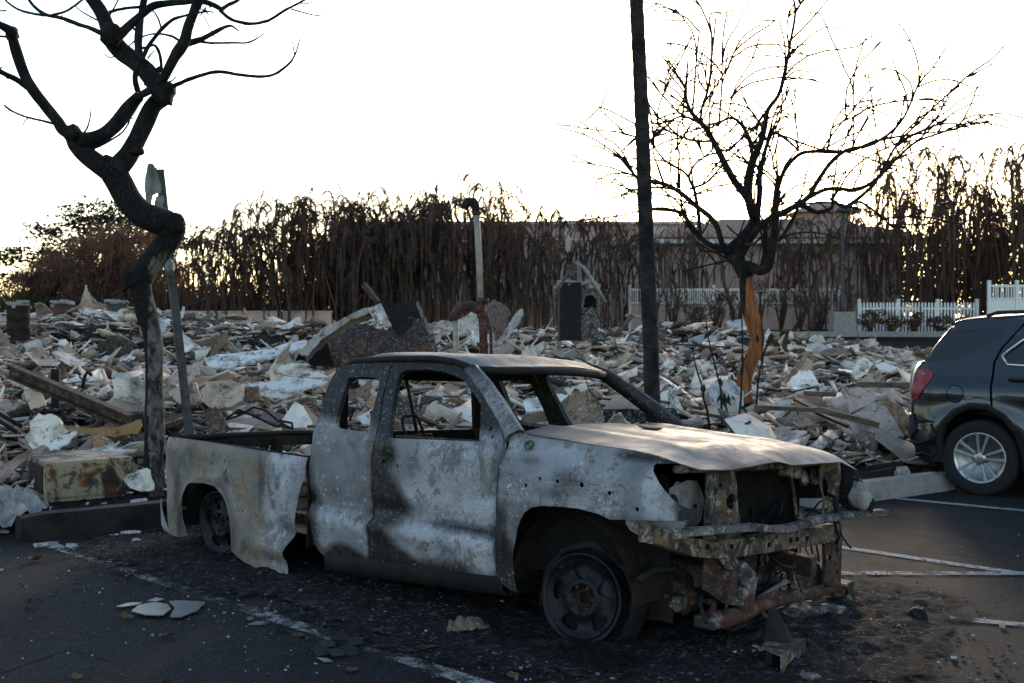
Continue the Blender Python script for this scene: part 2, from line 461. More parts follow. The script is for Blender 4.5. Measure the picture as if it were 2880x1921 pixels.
M['greenleaf'] = m_leaf('dusty_green_leaves', (.030, .038, .014), (.075, .085, .032), .4)
M['dryleaf'] = m_leaf('dry_hedge_leaves', (.07, .050, .030), (.20, .145, .085), .35)
M['wall'] = simple('pink_beige_stucco', (.47, .335, .285), .95, 0, .12, 2, .3, .02)
M['wall_band'] = simple('pale_stucco_band', (.58, .44, .39), .95, 0, .1, 2, .2, .02)
M['tile'] = simple('clay_roof_tile', (.36, .25, .20), .85, 0, .35, 3, .3, .02)
M['vinyl'] = simple('white_vinyl', (.74, .73, .70), .6, 0, .10, 3, .1, .002)
M['vinyl_soot'] = simple('grimy_white_vinyl', (.66, .60, .55), .8, 0, .22, 2, .1, .002)
M['galv'] = simple('galvanised_steel', (.21, .215, .21), .55, .5, .3, 14, .25, .002)
M['galv_dark'] = simple('scorched_galvanised_steel', (.070, .070, .072), .6, .4, .5, 11, .3, .002)
M['pipe'] = simple('pale_scorched_pipe', (.30, .27, .22), .7, .1, .35, 9, .3, .004)
M['glassshard'] = simple('greenish_broken_glass', (.11, .125, .125), .35, 0, .2, 9, 0, spec=.5)
M['black'] = simple('black_plastic', (.012, .012, .013), .6, 0, .3, 12, .2, .002)
M['tyre'] = simple('tyre_rubber', (.016, .016, .0165), .85, 0, .3, 30, .4, .003)
M['alloy'] = simple('silver_alloy', (.46, .47, .49), .32, .85, .12, 12, .05, .001)
M['chrome'] = simple('satin_chrome', (.62, .64, .67), .22, 1.0, .05, 5, 0)
def m_carpaint():
    t = NT('dark_teal_car_paint'); n = t.noise(1.7, 7, .7, .3); n2 = t.noise(60, 4, .7)
    c = t.mix(t.ramp(t.math('MULTIPLY', n, n2), [(.30, 0), (.50, .06)]), (.006, .013, .020), (.12, .115, .11))
    t.b.inputs['Coat Weight'].default_value = 1.0; t.b.inputs['Coat Roughness'].default_value = .06
    return t.fin(c, t.ramp(n, [(.4, .28), (.7, .45)]), .35, .5)
M['carpaint'] = m_carpaint()
def m_glass(name, tint=(.02, .024, .026), rough=.03):
    t = NT(name); t.fin(tint, rough, 0, .8)
    tr = t.n('BsdfTransparent'); tr.inputs[0].default_value = (.35, .37, .38, 1)
    mx = t.n('MixShader'); mx.inputs[0].default_value = .22
    t.l(t.b.outputs[0], mx.inputs[1]); t.l(tr.outputs[0], mx.inputs[2]); t.l(mx.outputs[0], t.t.nodes['Material Output'].inputs[0]); return t.m
M['tint'] = m_glass('tinted_glass')
def m_lamp():
    t = NT('melted_red_lens'); n = t.noise(5.5, 5, .6, 1.2)
    c = t.mix(t.ramp(n, [(.58, 0), (.64, .9)]), t.ramp(t.noise(14, 5), [(.3, (.16, .008, .012)), (.7, (.34, .022, .03))]), (.52, .47, .47))
    t.bump(n, .9, .03); return t.fin(c, .22, 0, .6)
M['lamp'] = m_lamp()
M['yellowmetal'] = None
def m_cabinet():
    t = NT('burnt_cream_enamel'); n = t.noise(3.0, 8, .72, .8); n2 = t.noise(8, 8, .7, .6); e = t.noise(2.3, 9, .75, .3)
    c = t.ramp(n2, [(.36, (.045, .042, .030)), (.44, (.075, .068, .046)), (.48, (.30, .235, .145)), (.75, (.38, .30, .195))], 'LINEAR')
    k = t.ramp(n, [(.50, 0), (.56, 1)])
    c = t.mix(k, c, t.ramp(e, [(.40, (.30, .095, .018)), (.48, (.12, .040, .014)), (.56, (.018, .015, .014))]))
    t.bump(n2, .4, .004); return t.fin(c, .6, 0, .4)
M['cabinet'] = m_cabinet()
M['timber'] = m_bark('scorched_timber', (.045, .035, .028), (.17, .135, .105), 12, .0, (.15, 1, 1), .006)
M['cloth'] = simple('ash_stiff_paper', (.16, .13, .095), .9, 0, .45, 9, .6, .01)
M['dead_leaf'] = simple('dry_leaf', (.11, .066, .030), .8, 0, .5, 20, .3, .003)
M['alu'] = simple('melted_aluminium', (.34, .335, .33), .6, .25, .3, 20, .3, .004)
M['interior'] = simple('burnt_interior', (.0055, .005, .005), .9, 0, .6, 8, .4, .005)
del M['yellowmetal']

def m_hood():
    t = NT('ash_grey_hood'); b = t.sep(t.attr('burn')); v = t.tc()
    n = t.noise(2.0, 7, .6, .8, t.map(v, (.5, 1.6, 1))); f = t.noise(40, 6, .7, .4); k = t.noise(6, 8, .72, .6)
    c = t.ramp(n, [(.38, (.055, .057, .066)), (.50, (.125, .127, .136)), (.62, (.23, .23, .233))])
    c = t.mix(t.math('MULTIPLY', t.ramp(f, [(.50, 0), (.60, 1)]), t.ramp(k, [(.44, 0), (.60, .5)])), c, (.16, .155, .155))
    c = t.mix(t.math('MULTIPLY', b[1], t.ramp(k, [(.49, 0), (.51, 1)])), c, (.24, .20, .14))
    so = t.math('ADD', b[0], t.math('MULTIPLY', t.math('SUBTRACT', k, .5), 1.1))
    c = t.mix(t.ramp(so, [(.45, 0), (.95, .95)]), c, (.030, .028, .028))
    t.bump(t.math('ADD', t.math('MULTIPLY', f, .3), k), .18, .004)
    return t.fin(c, t.ramp(k, [(.4, .50), (.6, .68)]), .0, .3)
M['hood'] = m_hood()
# ------------------------------------------------------------------ ground
def edge(x, y): return -.271 * x + .962 * y          # distance behind the parking lot's back edge is edge - 9.75
def rub_mask(x, y):
    e = edge(x, y)
    return sst(9.9, 12.5, e) * (1 - sst(34, 39, y + .25 * max(0, x - 4))) * sst(-24, -20, x) * (1 - sst(17, 20, x))
MOUNDS = [(-8.5, 27, 3.4, .95), (-13, 30, 4, 1.0), (-3.5, 26, 3.0, .75), (-1.2, 19.5, 2.2, .45), (3.5, 29, 3.0, .35), (-3, 34.5, 2.6, .75), (1.5, 35, 2.6, .7), (5.5, 34.5, 2.6, .65), (8.6, 33.5, 2.0, .45), (6.5, 26, 3.2, .22), (-5.5, 15.0, 2.0, .40), (6.3, 14.6, 1.6, .22), (0.5, 24, 3, .4), (-9, 19, 2.8, .5)]
def G(x, y):
    e = edge(x, y)
    z = .10 * sst(9.85, 10.25, e) + .34 * sst(11, 30, e) + .51 * sst(35.5, 40, e - .12 * x) + .14 * sst(45.9, 46.1, y) * sst(60, 45, abs(x))
    m = rub_mask(x, y)
    if m > 0:
        z += m * (.10 + .16 * fbm(x * .55, y * .55, 3.1) + .07 * fbm(x * 1.9, y * 1.9, 7.7))
        for mx, my, ms, mh in MOUNDS:
            d2 = ((x - mx) / ms) ** 2 + ((y - my) / ms) ** 2
            if d2 < 9: z += m * mh * math.exp(-d2)
    return z
xs = sorted(set(list(np.round(np.arange(-24, 24.01, .34), 3)) + [s * (24 + 2.2 * 1.28 ** k) for k in range(1, 28) for s in (-1, 1)]))
ys = sorted(set(list(np.round(np.arange(-6, 8.5, 1.0), 3)) + list(np.round(np.arange(8.6, 40, .3), 3)) + list(np.round(np.arange(40, 50, .5), 3)) + [46.0, 46.1, 45.9] + [50 + 1.5 * 1.25 ** k for k in range(1, 32)] + [-6 - 2 * 1.4 ** k for k in range(1, 14)]))
gv = [(x, y, G(x, y)) for y in ys for x in xs]
nx = len(xs)
gb = MB(); gb.add(gv, [(j * nx + i, j * nx + i + 1, (j + 1) * nx + i + 1, (j + 1) * nx + i) for j in range(len(ys) - 1) for i in range(nx - 1)])
ground = gb.build('ground', M['dirt']); tag(ground, kind='structure')

# asphalt of the parking lot, a sheet just above the ground
def lot_z(x, y): return .004 + .006 * fbm(x * .7, y * .7, 1.3, 3)
b = MB(); V = []; N1 = 90
lx = np.linspace(-16, 22, 153); ly = np.linspace(0, 1, 70)
for t in ly:
    for x in lx:
        yb = (9.78 + .271 * x) / .962
        y = -8 + (yb + 8) * t
        V.append((x, y, lot_z(x, y) + .004))
n = len(lx)
b.add(V, [(j * n + i, j * n + i + 1, (j + 1) * n + i + 1, (j + 1) * n + i) for j in range(len(ly) - 1) for i in range(n - 1)])
lot = b.build('parking_lot', M['asphalt']); tag(lot, kind='structure')

def ground_strip(name, a, bb, w, mat, z=.010, wear=lambda t: 0.0, nseg=60):
    a, bb = Vector((*a, 0)), Vector((*bb, 0)); d = (bb - a); nrm = Vector((-d.y, d.x, 0)).normalized() * w / 2
    me = MB(); V = []; C = []
    for i in range(nseg + 1):
        p = a + d * (i / nseg)
        for s in (-1, 1):
            q = p + nrm * s; V.append((q.x, q.y, lot_z(q.x, q.y) + z)); C.append(wear(i / nseg))
    me.add(V, [(2 * i, 2 * i + 2, 2 * i + 3, 2 * i + 1) for i in range(nseg)])
    o = me.build(name, mat)
    at_ = o.data.color_attributes.new('burn', 'FLOAT_COLOR', 'POINT')
    at_.data.foreach_set('color', np.array([(c, c, c, 1) for c in C], dtype=np.float32).ravel())
    return tag(o, kind='structure')
ground_strip('painted_line', (-3.5, 8.42), (.25, 4.75), .11, M['line'], wear=lambda t: -.05 + .045 * math.sin(t * 23))
ground_strip('painted_line', (3.20, 10.76), (7.2, 7.67), .10, M['line'], wear=lambda t: .045)
ground_strip('painted_line', (2.30, 8.31), (3.34, 7.37), .10, M['line'], wear=lambda t: .03)
ground_strip('painted_line', (1.95, 7.36), (3.42, 7.375), .10, M['line'], z=.013, wear=lambda t: .0)
ground_strip('painted_line', (1.95, 6.45), (2.95, 6.05), .09, M['line'], z=.013, wear=lambda t: .0)
ground_strip('painted_line', (5.9, 6.2), (9.5, 3.2), .10, M['line'], wear=lambda t: .01)
ground_strip('painted_line', (-7.2, 7.4), (-3.2, 3.5), .10, M['line'], wear=lambda t: -.03)

# far road behind the rubble with its kerb
b = MB(); rx = np.linspace(10.5, 60, 60); V = []
for y in np.linspace(39.5, 45.9, 8):
    for x in rx: V.append((x, y, G(x, y) + .012))
b.add(V, [(j * 60 + i, j * 60 + i + 1, (j + 1) * 60 + i + 1, (j + 1) * 60 + i) for j in range(7) for i in range(59)])
tag(b.build('road', M['asphalt']), kind='structure')
b = MB()
for i in range(24):
    x0 = 10 + i * 2.0; b.box((x0 + 1.0, 45.95, 1.03), (1.985, .22, .22))
tag(b.build('kerb', M['concrete'], bevel=.015, smooth=False), kind='structure')

def wheel_stop(a, bb, mat, label, h=.16, w=.17):
    a, bb = Vector((*a, 0)), Vector((*bb, 0)); d = bb - a; L = d.length; rz = math.atan2(d.y, d.x)
    m = MB(); pr = [(-w / 2, 0), (-w / 2 + .012, h * .55), (-w / 2 + .045, h), (w / 2 - .045, h), (w / 2 - .012, h * .55), (w / 2, 0)]
    ns = 14; V = []
    for i in range(ns + 1):
        t = i / ns; x = -L / 2 + L * t; k = 1.0 if 0 < i < ns else .9
        for py, pz in pr:
            V.append((x, py * k + .004 * fbm(x * 5, py * 30), pz * k + .005 * fbm(x * 4, pz * 20, 5)))
    F = [(i * 6 + k, (i + 1) * 6 + k, (i + 1) * 6 + k + 1, i * 6 + k + 1) for i in range(ns) for k in range(5)]
    F += [tuple(range(5, -1, -1)), tuple(ns * 6 + k for k in range(6))]
    m.add(V, F); o = m.build('wheel_stop', mat, smooth=False, bevel=.008)
    c = (a + bb) / 2; o.location = (c.x, c.y, .006); o.rotation_euler = (0, 0, rz)
    return tag(o, label, 'wheel stop', 'concrete wheel stops')
wheel_stop((-3.72, 8.52), (-2.0, 9.78), M['concrete_burnt'], 'soot-blackened concrete wheel stop behind the burnt truck bed', .19, .24)
wheel_stop((2.62, 10.02), (4.27, 11.12), M['concrete'], 'pale concrete wheel stop beside the rear of the grey SUV', .17, .24)
# ------------------------------------------------------------------ background buildings
def part(mb, name, mat, parent, smooth=False, bevel=0.0):
    return mb.build(name, mat, parent, smooth=smooth, bevel=bevel)
hall = empty('long_building', (2, 62, 1.09)); tag(hall, 'long pinkish stucco building with flat parapet behind the burnt palms', 'building')
b = MB(); b.box((-2, 4, 2.85), (20, 8, 5.7)); part(b, 'wall', M['wall'], hall)
b = MB(); b.box((-2, 3.95, 5.78), (20.3, 8.3, .16)); part(b, 'parapet_coping', M['wall_band'], hall)
for z in (1.3, 2.6, 3.9, 4.9):
    b = MB(); b.box((-2, -.02, z), (20.02, .06, .09)); part(b, 'score_band', M['wall_band'], hall)
for x in (-4.6, .9, 6.0):
    b = MB(); b.box((x, -.06, 2.8), (.55, .16, 5.58)); part(b, 'pilaster', M['wall_band'], hall)

pav = empty('tile_roof_building', (15, 60, 1.09)); tag(pav, 'low stucco building with hipped clay tile roof behind the orange-barked tree', 'building')
b = MB(); b.box((-.3, 4.2, 2.3), (12.4, 7.0, 4.6)); part(b, 'wall', M['wall'], pav)
b = MB(); b.box((-.3, 4.2, 4.66), (14.2, 8.8, .24)); part(b, 'eave', M['vinyl_soot'], pav)
x0, x1, y0, y1, ze, zr = -7.5, 6.9, -.3, 8.7, 4.80, 6.2
V = [(x0, y0, ze), (x1, y0, ze), (x1, y1, ze), (x0, y1, ze), (x0 + 4.4, 4.2, zr), (x1 - 4.4, 4.2, zr)]
b = MB(); b.add(V, [(0, 1, 5, 4), (1, 2, 5), (2, 3, 4, 5), (3, 0, 4), (0, 3, 2, 1)]); roof = part(b, 'roof', M['tile'], pav)
tl = MB(); n = 6
for j, (rr, zz) in enumerate(((.16, 0), (.14, .62))):
    for k in range(n + 1):
        a = math.pi * k / n; tl.v.append((rr * math.cos(a), zz, rr * .55 * math.sin(a) + (.03 if j == 0 else .0)))
for k in range(n): tl.f.append((k, k + 1, n + 2 + k, n + 1 + k)); tl.mi.append(0)
tl.f.append(tuple(range(n, -1, -1))); tl.mi.append(0)
t0 = tl.build('roof_tile', M['tile'], roof)
slope = math.atan2(zr - ze, 4.5); cnt = 0
for r in range(7):
    yy = y0 + .02 + r * .60 * math.cos(slope); zz = ze + .015 + r * .60 * math.sin(slope)
    ins = 4.4 * r * .6 * math.cos(slope) / 4.5
    xx = x0 + ins + .18
    while xx < x1 - ins - .1 and cnt < 298:
        o = t0 if cnt == 0 else t0.copy()
        if cnt: link(o); o.parent = roof
        o.location = (xx, yy, zz); o.rotation_euler = (slope, 0, 0); xx += .345; cnt += 1
b = MB(); b.box((2.6, 4.6, 6.15), (2.6, 2.4, .7)); part(b, 'upper_wall', M['wall'], pav)
V = [(.7, 2.9, 6.5), (4.5, 2.9, 6.5), (4.5, 6.3, 6.5), (.7, 6.3, 6.5), (2.3, 4.6, 7.25), (2.9, 4.6, 7.25)]
b = MB(); b.add(V, [(0, 1, 5, 4), (1, 2, 5), (2, 3, 4, 5), (3, 0, 4), (0, 3, 2, 1)]); part(b, 'upper_roof', M['tile'], pav)

# ------------------------------------------------------------------ fences
def picket_fence(name, x0, x1, y, zb, h, label, step, pick_w, rails, post_every, mat, pointed=True, panel=None, pick_range=(0, 1)):
    f = empty(name, (x0, y, zb)); tag(f, label, 'fence'); L = x1 - x0
    pm = None; k = 0; x = step / 2
    za, zt = h * pick_range[0], h * pick_range[1]
    while x < L:
        if pm is None:
            m = MB(); t = .022
            if pointed:
                m.add([(-pick_w / 2, -t / 2, za), (pick_w / 2, -t / 2, za), (pick_w / 2, -t / 2, zt - .05), (0, -t / 2, zt), (-pick_w / 2, -t / 2, zt - .05)] + [(-pick_w / 2, t / 2, za), (pick_w / 2, t / 2, za), (pick_w / 2, t / 2, zt - .05), (0, t / 2, zt), (-pick_w / 2, t / 2, zt - .05)],
                      [(0, 1, 2, 3, 4), (9, 8, 7, 6, 5), (0, 5, 6, 1), (1, 6, 7, 2), (2, 7, 8, 3), (3, 8, 9, 4), (4, 9, 5, 0)])
            else: m.box((0, 0, (za + zt) / 2), (pick_w, t, zt - za))
            pm = m.build('picket', mat, f, smooth=False); o = pm
        else: o = pm.copy(); link(o); o.parent = f
        o.location = (x, -.03, rnd.uniform(-.008, .008)); o.rotation_euler = (0, rnd.uniform(-.012, .012), 0); x += step
    for rz in rails:
        m = MB(); m.box((L / 2, .012, h * rz), (L, .045, .09)); m.build('rail', mat, f, smooth=False)
    x = 0
    while x <= L + .01:
        m = MB(); m.box((x, .02, h * .53), (.13, .13, h * 1.06)); p = m.build('post', mat, f, smooth=False)
        c = MB(); c.box((x, .02, h * 1.06 + .03), (.17, .17, .05), tap=.6); c.build('post_cap', mat, p, smooth=False)
        x += post_every
    if panel:
        x = 0
        while x < L - .1:
            m = MB(); m.box((x + post_every / 2, .03, h * (panel[0] + panel[1]) / 2), (post_every - .14, .04, h * (panel[1] - panel[0]))); m.build('panel', M['wall'] if 'baluster' in label else mat, f, smooth=False); x += post_every
    return f
picket_fence('picket_fence', 15.3, 20.5, 50, 1.09, 1.3, 'white picket fence behind the dry hedge on the far kerb', .142, .075, (.25, .78), 1.73, M['vinyl'])
picket_fence('vinyl_fence', 20.6, 27.8, 49, 1.09, 2.05, 'tall white vinyl privacy fence behind the roof of the SUV', .11, .05, (.70, .97), 1.2, M['vinyl'], False, (.02, .68), (.70, .96))
picket_fence('rail_fence', 5.6, 15.6, 54, 1.09, 2.0, 'white fence with baluster top in front of the tile roof building', .105, .045, (.66, .98), 2.0, M['vinyl_soot'], False, (.02, .62), (.66, .96))
picket_fence('rail_fence', -7.2, 4.8, 55.5, 1.09, 2.0, 'grimy fence with baluster top glimpsed between the burnt palms', .12, .045, (.66, .98), 2.4, M['vinyl_soot'], False, (.02, .62), (.66, .96))
b = MB(); b.box((0, 0, .45), (8.5, .2, .9)); b.box((0, 0, .93), (8.6, .28, .07)); o = b.build('garden_wall', M['wall'], smooth=False); o.location = (-12.5, 52, 1.05)
tag(o, 'low pinkish garden wall under the burnt palms left of centre', 'wall')

lp = empty('street_lamp', (13.75, 47.2, 1.09)); tag(lp, 'dark lamp post on pale concrete block beside the far kerb', 'street lamp')
b = MB(); b.box((0, 0, .43), (.95, .8, .86), tap=.94); b.build('concrete_base', M['concrete'], lp, smooth=False, bevel=.02)
b = MB(); b.tube([(0, 0, .86), (0, 0, 1.1), (0, 0, 5.0)], [.13, .075, .055], 10); b.build('pole', M['galv_dark'], lp)
b = MB(); b.lathe([(.05, 4.95), (.34, 5.02), (.30, 5.12), (.10, 5.24), (.02, 5.34)], 14); b.build('lamp_head', M['galv_dark'], lp)

# ------------------------------------------------------------------ foliage helpers
def leafcloud(m, c, rad, n, size, flat=0.0, hollow=.3, rng=nrng, thin=.28, hang=0.0):
    """n leaf quads spread in an ellipsoid with clumps"""
    c = np.array(c); rad = np.array(rad)
    nc = max(3, n // 26); cc = rng.normal(size=(nc, 3)); cc /= np.linalg.norm(cc, axis=1)[:, None]
    cc *= (hollow + (1 - hollow) * rng.random((nc, 1)) ** .5)
    idx = rng.integers(0, nc, n); p = cc[idx] + rng.normal(size=(n, 3)) * .16
    p = c + p * rad
    a = rng.normal(size=(n, 3)); a[:, 2] *= (1 - flat); a[:, :2] *= (1 - hang); a /= np.linalg.norm(a, axis=1)[:, None] + 1e-9
    bb = np.cross(a, rng.normal(size=(n, 3))); bb /= np.linalg.norm(bb, axis=1)[:, None] + 1e-9
    s = size * (.6 + .8 * rng.random((n, 1)))
    q = np.stack([p - a * s * .5, p + bb * s * thin, p + a * s * .5, p - bb * s * thin], 1).reshape(-1, 3)
    k = len(m.v); m.v.extend(map(tuple, q)); f = (np.arange(n * 4).reshape(n, 4) + k)
    m.f.extend(map(tuple, f.tolist())); m.mi.extend([m.cur] * n)
def frond(m, base, az, L, up, droop, leaf, npair, w, rg, hang=.7, reach=.72):
    pts = []; d = Vector((math.cos(az), math.sin(az), 0)); n = 11
    for i in range(n + 1):
        t = i / n
        r = L * (math.sin(t * 1.5) / 1.5) * reach; z = L * (up * math.sin(t * 1.9) * .75 - droop * t * t * t)
        pts.append(Vector(base) + d * r + Vector((0, 0, z)))
    m.tube(pts, [.026 * (1 - .5 * i / n) for i in range(n + 1)], 3, cap=False)
    side = Vector((-d.y, d.x, 0))
    for i in range(npair):
        t = .22 + .78 * (i + rg.random()) / npair; q = t * n; a = int(min(q, n - 1)); p = pts[a].lerp(pts[a + 1], q - a)
        tan = (pts[a + 1] - pts[a]).normalized(); ll = leaf * (1.1 - .5 * t) * rg.uniform(.6, 1.3)
        for s in (-1, 1):
            if rg.random() < .15: continue
            dirv = (side * s * rg.uniform(.05, .35) + tan * rg.uniform(.4, .9) + Vector((0, 0, -hang * rg.uniform(.3, 1.0)))).normalized()
            e = p + dirv * ll; wv = dirv.cross(side if abs(dirv.z) > .5 else Vector((0, 0, 1))).normalized() * w if rg.random() < .5 else side * w
            k = len(m.v); m.v.extend([tuple(p - wv), tuple(e - wv * .5), tuple(e + wv * .5), tuple(p + wv)]); m.f.append((k, k + 1, k + 2, k + 3)); m.mi.append(m.cur)
def areca(seed, H, nst, spread, leafL, mat, nf=(5, 8), frondL=(1.7, 2.6), hang=.8, label=''):
    rg = random.Random(seed); root = bpy.data.objects.new('burnt_palm', None); link(root)
    cr = MB()
    for s in range(nst):
        a = rg.uniform(0, 6.28); r = spread * .35 * math.sqrt(rg.random()); lean = rg.uniform(.05, .22)
        h = H * rg.uniform(.55, .92); p0 = Vector((r * math.cos(a), r * math.sin(a), 0)); pts = []
        for i in range(6):
            t = i / 5; q = p0 + Vector((math.cos(a), math.sin(a), 0)) * (lean * h * t * t * 1.3) + Vector((rg.uniform(-.05, .05), rg.uniform(-.05, .05), h * .85 * t)); pts.append(q)
        st = MB(); st.tube(pts, [.055 - .03 * i / 5 for i in range(6)], 5); st.build('stem', M['bg_wood'], root)
        for k in range(rg.randint(*nf)):
            frond(cr, pts[-1] - Vector((0, 0, rg.uniform(0, .5))), rg.uniform(0, 6.28), rg.uniform(*frondL), rg.uniform(.40, .95), rg.uniform(.7, 1.5), leafL, 24, .018, rg, hang, rg.uniform(.85, 1.2))
        if rg.random() < .4: frond(cr, pts[-1], rg.uniform(0, 6.28), rg.uniform(2.2, 3.0), rg.uniform(.9, 1.2), rg.uniform(.4, .8), leafL * .45, 14, .014, rg, hang, .8)
        for k in range(rg.randint(3, 5)):
            frond(cr, pts[rg.randint(3, 5)] - Vector((0, 0, rg.uniform(0, .8))), rg.uniform(0, 6.28), rg.uniform(1.6, 2.7), rg.uniform(.0, .35), rg.uniform(1.2, 1.9), leafL * 1.2, 26, .024, rg, 1.1, .55)
    cr.build('crown', mat, root, smooth=False)
    return root
PALM_PROTO = [areca(3, 7.6, 6, 3.4, .50, M['frond']), areca(9, 8.4, 7, 3.0, .52, M['frond']), areca(17, 6.8, 5, 3.4, .48, M['frond']), areca(23, 7.4, 6, 3.2, .52, M['brownleaf'])]
WORDS = []
def place_proto(proto, used, loc, rz, sc, name, label, cat, group):
    o = proto if not used.get(proto.name) else copy_tree(proto)
    used[proto.name if o is proto else '_'] = True
    o.location = loc; o.rotation_euler = (0, 0, rz); o.scale = (sc[0], sc[0], sc[1])
    return tag(o, label, cat, group)
used = {}
def ux(u, y): return (u - 1440) / F_PX * y
# (photo column, depth, prototype, width scale, height scale, label)
PL = [(790, 55, 2, 1.1, 1.12, 'burnt palm clump with spread arching tips behind the left end of the wreck'), (945, 56, 3, 1.0, 1.06, 'reddish burnt palm clump glimpsed between two black clumps behind the wreck'), (1030, 55, 0, 1.05, 1.05, 'burnt palm clump right behind the top of the wreck'), (1110, 56, 1, 1.0, .98, 'burnt palm clump between the wreck and the standpipe'), (1280, 56, 0, 1.0, 1.08, 'burnt palm clump directly behind the standpipe'), (1360, 55, 1, 1.0, .97, 'burnt palm clump one step right of the standpipe'),
      (470, 58, 3, .95, .80, 'reddish-brown burnt palm clump right behind the tilted sign post'),
      (560, 55, 3, .9, .86, 'leaning brown burnt palm clump just right of the crooked tree'),
      (640, 53, 2, 1.0, .98, 'burnt palm clump with bare gaps above the low garden wall'),
      (735, 56, 0, .95, .98, 'burnt palm clump with one tall upright frond, third from the sign post'),
      (830, 52, 1, 1.0, .90, 'dense dark drooping palm clump with skirts of hanging fronds, left of the big metal wreck'),
      (900, 54, 0, 1.1, .97, 'black burnt palm clump standing behind the white plate on the wreck'),
      (985, 52, 1, 1.05, .90, 'tall black palm clump behind the curved metal wreck'),
      (1070, 54, 2, 1.0, 1.10, 'burnt palm clump with arching tips, two clumps left of the standpipe'),
      (1150, 53, 0, 1.05, 1.02, 'dense charred palm clump just left of the standpipe'),
      (1235, 54, 1, .95, .95, 'charred palm clump arching over the left of the standpipe top'),
      (1320, 52, 2, 1.0, 1.16, 'charred palm clump arching right behind the standpipe top'),
      (1405, 54, 3, .85, .96, 'thin reddish palm clump between standpipe and kiln'),
      (1470, 52, 0, .85, 1.06, 'burnt palm with tall spiky top in front of the pink wall'),
      (1545, 55, 1, .75, .86, 'sparse burnt palm left of the arched-mouth kiln'),
      (1650, 53, 2, .8, .95, 'low burnt palm directly behind the arched-mouth kiln'),
      (1720, 55, 0, .8, .80, 'burnt palm between the kiln and the tall palm trunk'),
      (1860, 54, 2, .7, 1.02, 'thin burnt palm just right of the tall palm trunk'),
      (1930, 56, 0, .7, .88, 'thin burnt palm against the tile roof, right of the tall trunk'),
      (2230, 55, 3, .7, 1.0, 'thin brown palm in front of the tile roof, right of the orange-barked tree'),
      (2320, 53, 0, .75, .95, 'thin burnt palm just left of the street lamp'),
      (2450, 55, 1, .8, .98, 'thin burnt palm just right of the street lamp'),
      (2560, 52, 0, .95, 1.22, 'tall dark burnt palm at the right end of the tile roof'),
      (2640, 54, 1, 1.05, 1.25, 'tallest dark palm clump above the picket fence'),
      (2710, 57, 3, 1.0, 1.15, 'brown palm clump above the picket fence'),
      (2790, 53, 2, 1.1, 1.28, 'dark palm clump above the left end of the tall white fence'),
      (2865, 52, 1, 1.15, 1.12, 'dense dark palm clump at the right edge of the photograph')]
for i, (u, y, p, sw, sh, lab) in enumerate(PL):
    x = ux(u, y); place_proto(PALM_PROTO[p], used, (x, y, G(x, y) - .05), rnd.uniform(0, 6.28), (sw, sh * rnd.uniform(.92, 1.12)), 'burnt_palm', lab, 'palm tree', 'burnt palms in front of the buildings')

# umbrella tree far left
def broad_tree(name, loc, H, crowns, leafmat, label, cat, group, trunk_r=.3, nleaf=1200, lsize=.3, seed=1, flat=.6, thin=.28, hang=0.0):
    rg = random.Random(seed); root = empty(name, loc); tag(root, label, cat, group)
    tr = MB(); top = Vector((0, 0, H * .42)); tr.tube([(0, 0, -.2), (.1, 0, H * .2), tuple(top)], [trunk_r * 1.2, trunk_r, trunk_r * .8], 7)
    for c, r in crowns:
        c = Vector(c); mid = top.lerp(c, .5) + Vector((rg.uniform(-.4, .4), rg.uniform(-.4, .4), -.3)); 
        tr.tube([tuple(top), tuple(mid), tuple(c)], [trunk_r * .6, trunk_r * .35, trunk_r * .1], 5)
        for k in range(4):
            e = c + Vector((rg.uniform(-1, 1) * r[0] * .8, rg.uniform(-1, 1) * r[1] * .8, rg.uniform(-.3, .8) * r[2])); tr.tube([tuple(mid), tuple(mid.lerp(e, .55) + Vector((0, 0, .15))), tuple(e)], [trunk_r * .25, trunk_r * .14, .02], 4)
    tr.build('trunk', M['bg_wood'], root)
    lf = MB()
    tot = sum(r[0] * r[1] for c, r in crowns)
    for c, r in crowns: leafcloud(lf, c, r, int(nleaf * r[0] * r[1] / tot), lsize, flat, thin=thin, hang=hang)
    lf.build('crown', leafmat, root, smooth=False)
    return root
broad_tree('umbrella_tree', (-26.5, 74, 1.0), 8, [((-4.5, 0, 4.6), (3.0, 2.5, .75)), ((-2.6, 1, 6.2), (3.0, 2.6, .8)), ((.4, 0, 7.4), (3.4, 3, .9)), ((2.8, -1, 6.6), (2.4, 2.5, .9)), ((-6.5, .5, 3.2), (2.2, 2, .55)), ((4.6, 0, 5.8), (2.0, 2, .9)), ((-3.6, 0, 3.2), (2.4, 2, .7)), ((1, 1, 5.4), (3.0, 2.6, .8))], M['darkleaf'], 'wide flat-topped umbrella tree on the far left skyline', 'tree', None, .35, 9000, .26, 4)
for i, (u, y, H, lab) in enumerate([(215, 62, 5.2, 'brown scorched feathery tree below the umbrella tree'), (300, 60, 5.8, 'reddish scorched tree just left of the crooked trunk'), (385, 60, 5.4, 'reddish scorched tree hidden behind the crooked trunk'), (140, 64, 3.6, 'low scorched brush at the foot of the umbrella tree')]):
    x = ux(u, y); broad_tree('scorched_tree', (x, y, G(x, y)), H, [((0, 0, H * .72), (1.7, 1.5, 1.5)), ((-1.0, .3, H * .45), (1.5, 1.3, 1.5)), ((1.0, 0, H * .42), (1.5, 1.3, 1.5)), ((0, -.2, H * .2), (1.9, 1.3, 1.1))], M['brownleaf'], lab, 'tree', 'scorched trees at the left', .1, 4200, .6, 20 + i, 0, .05, .55)
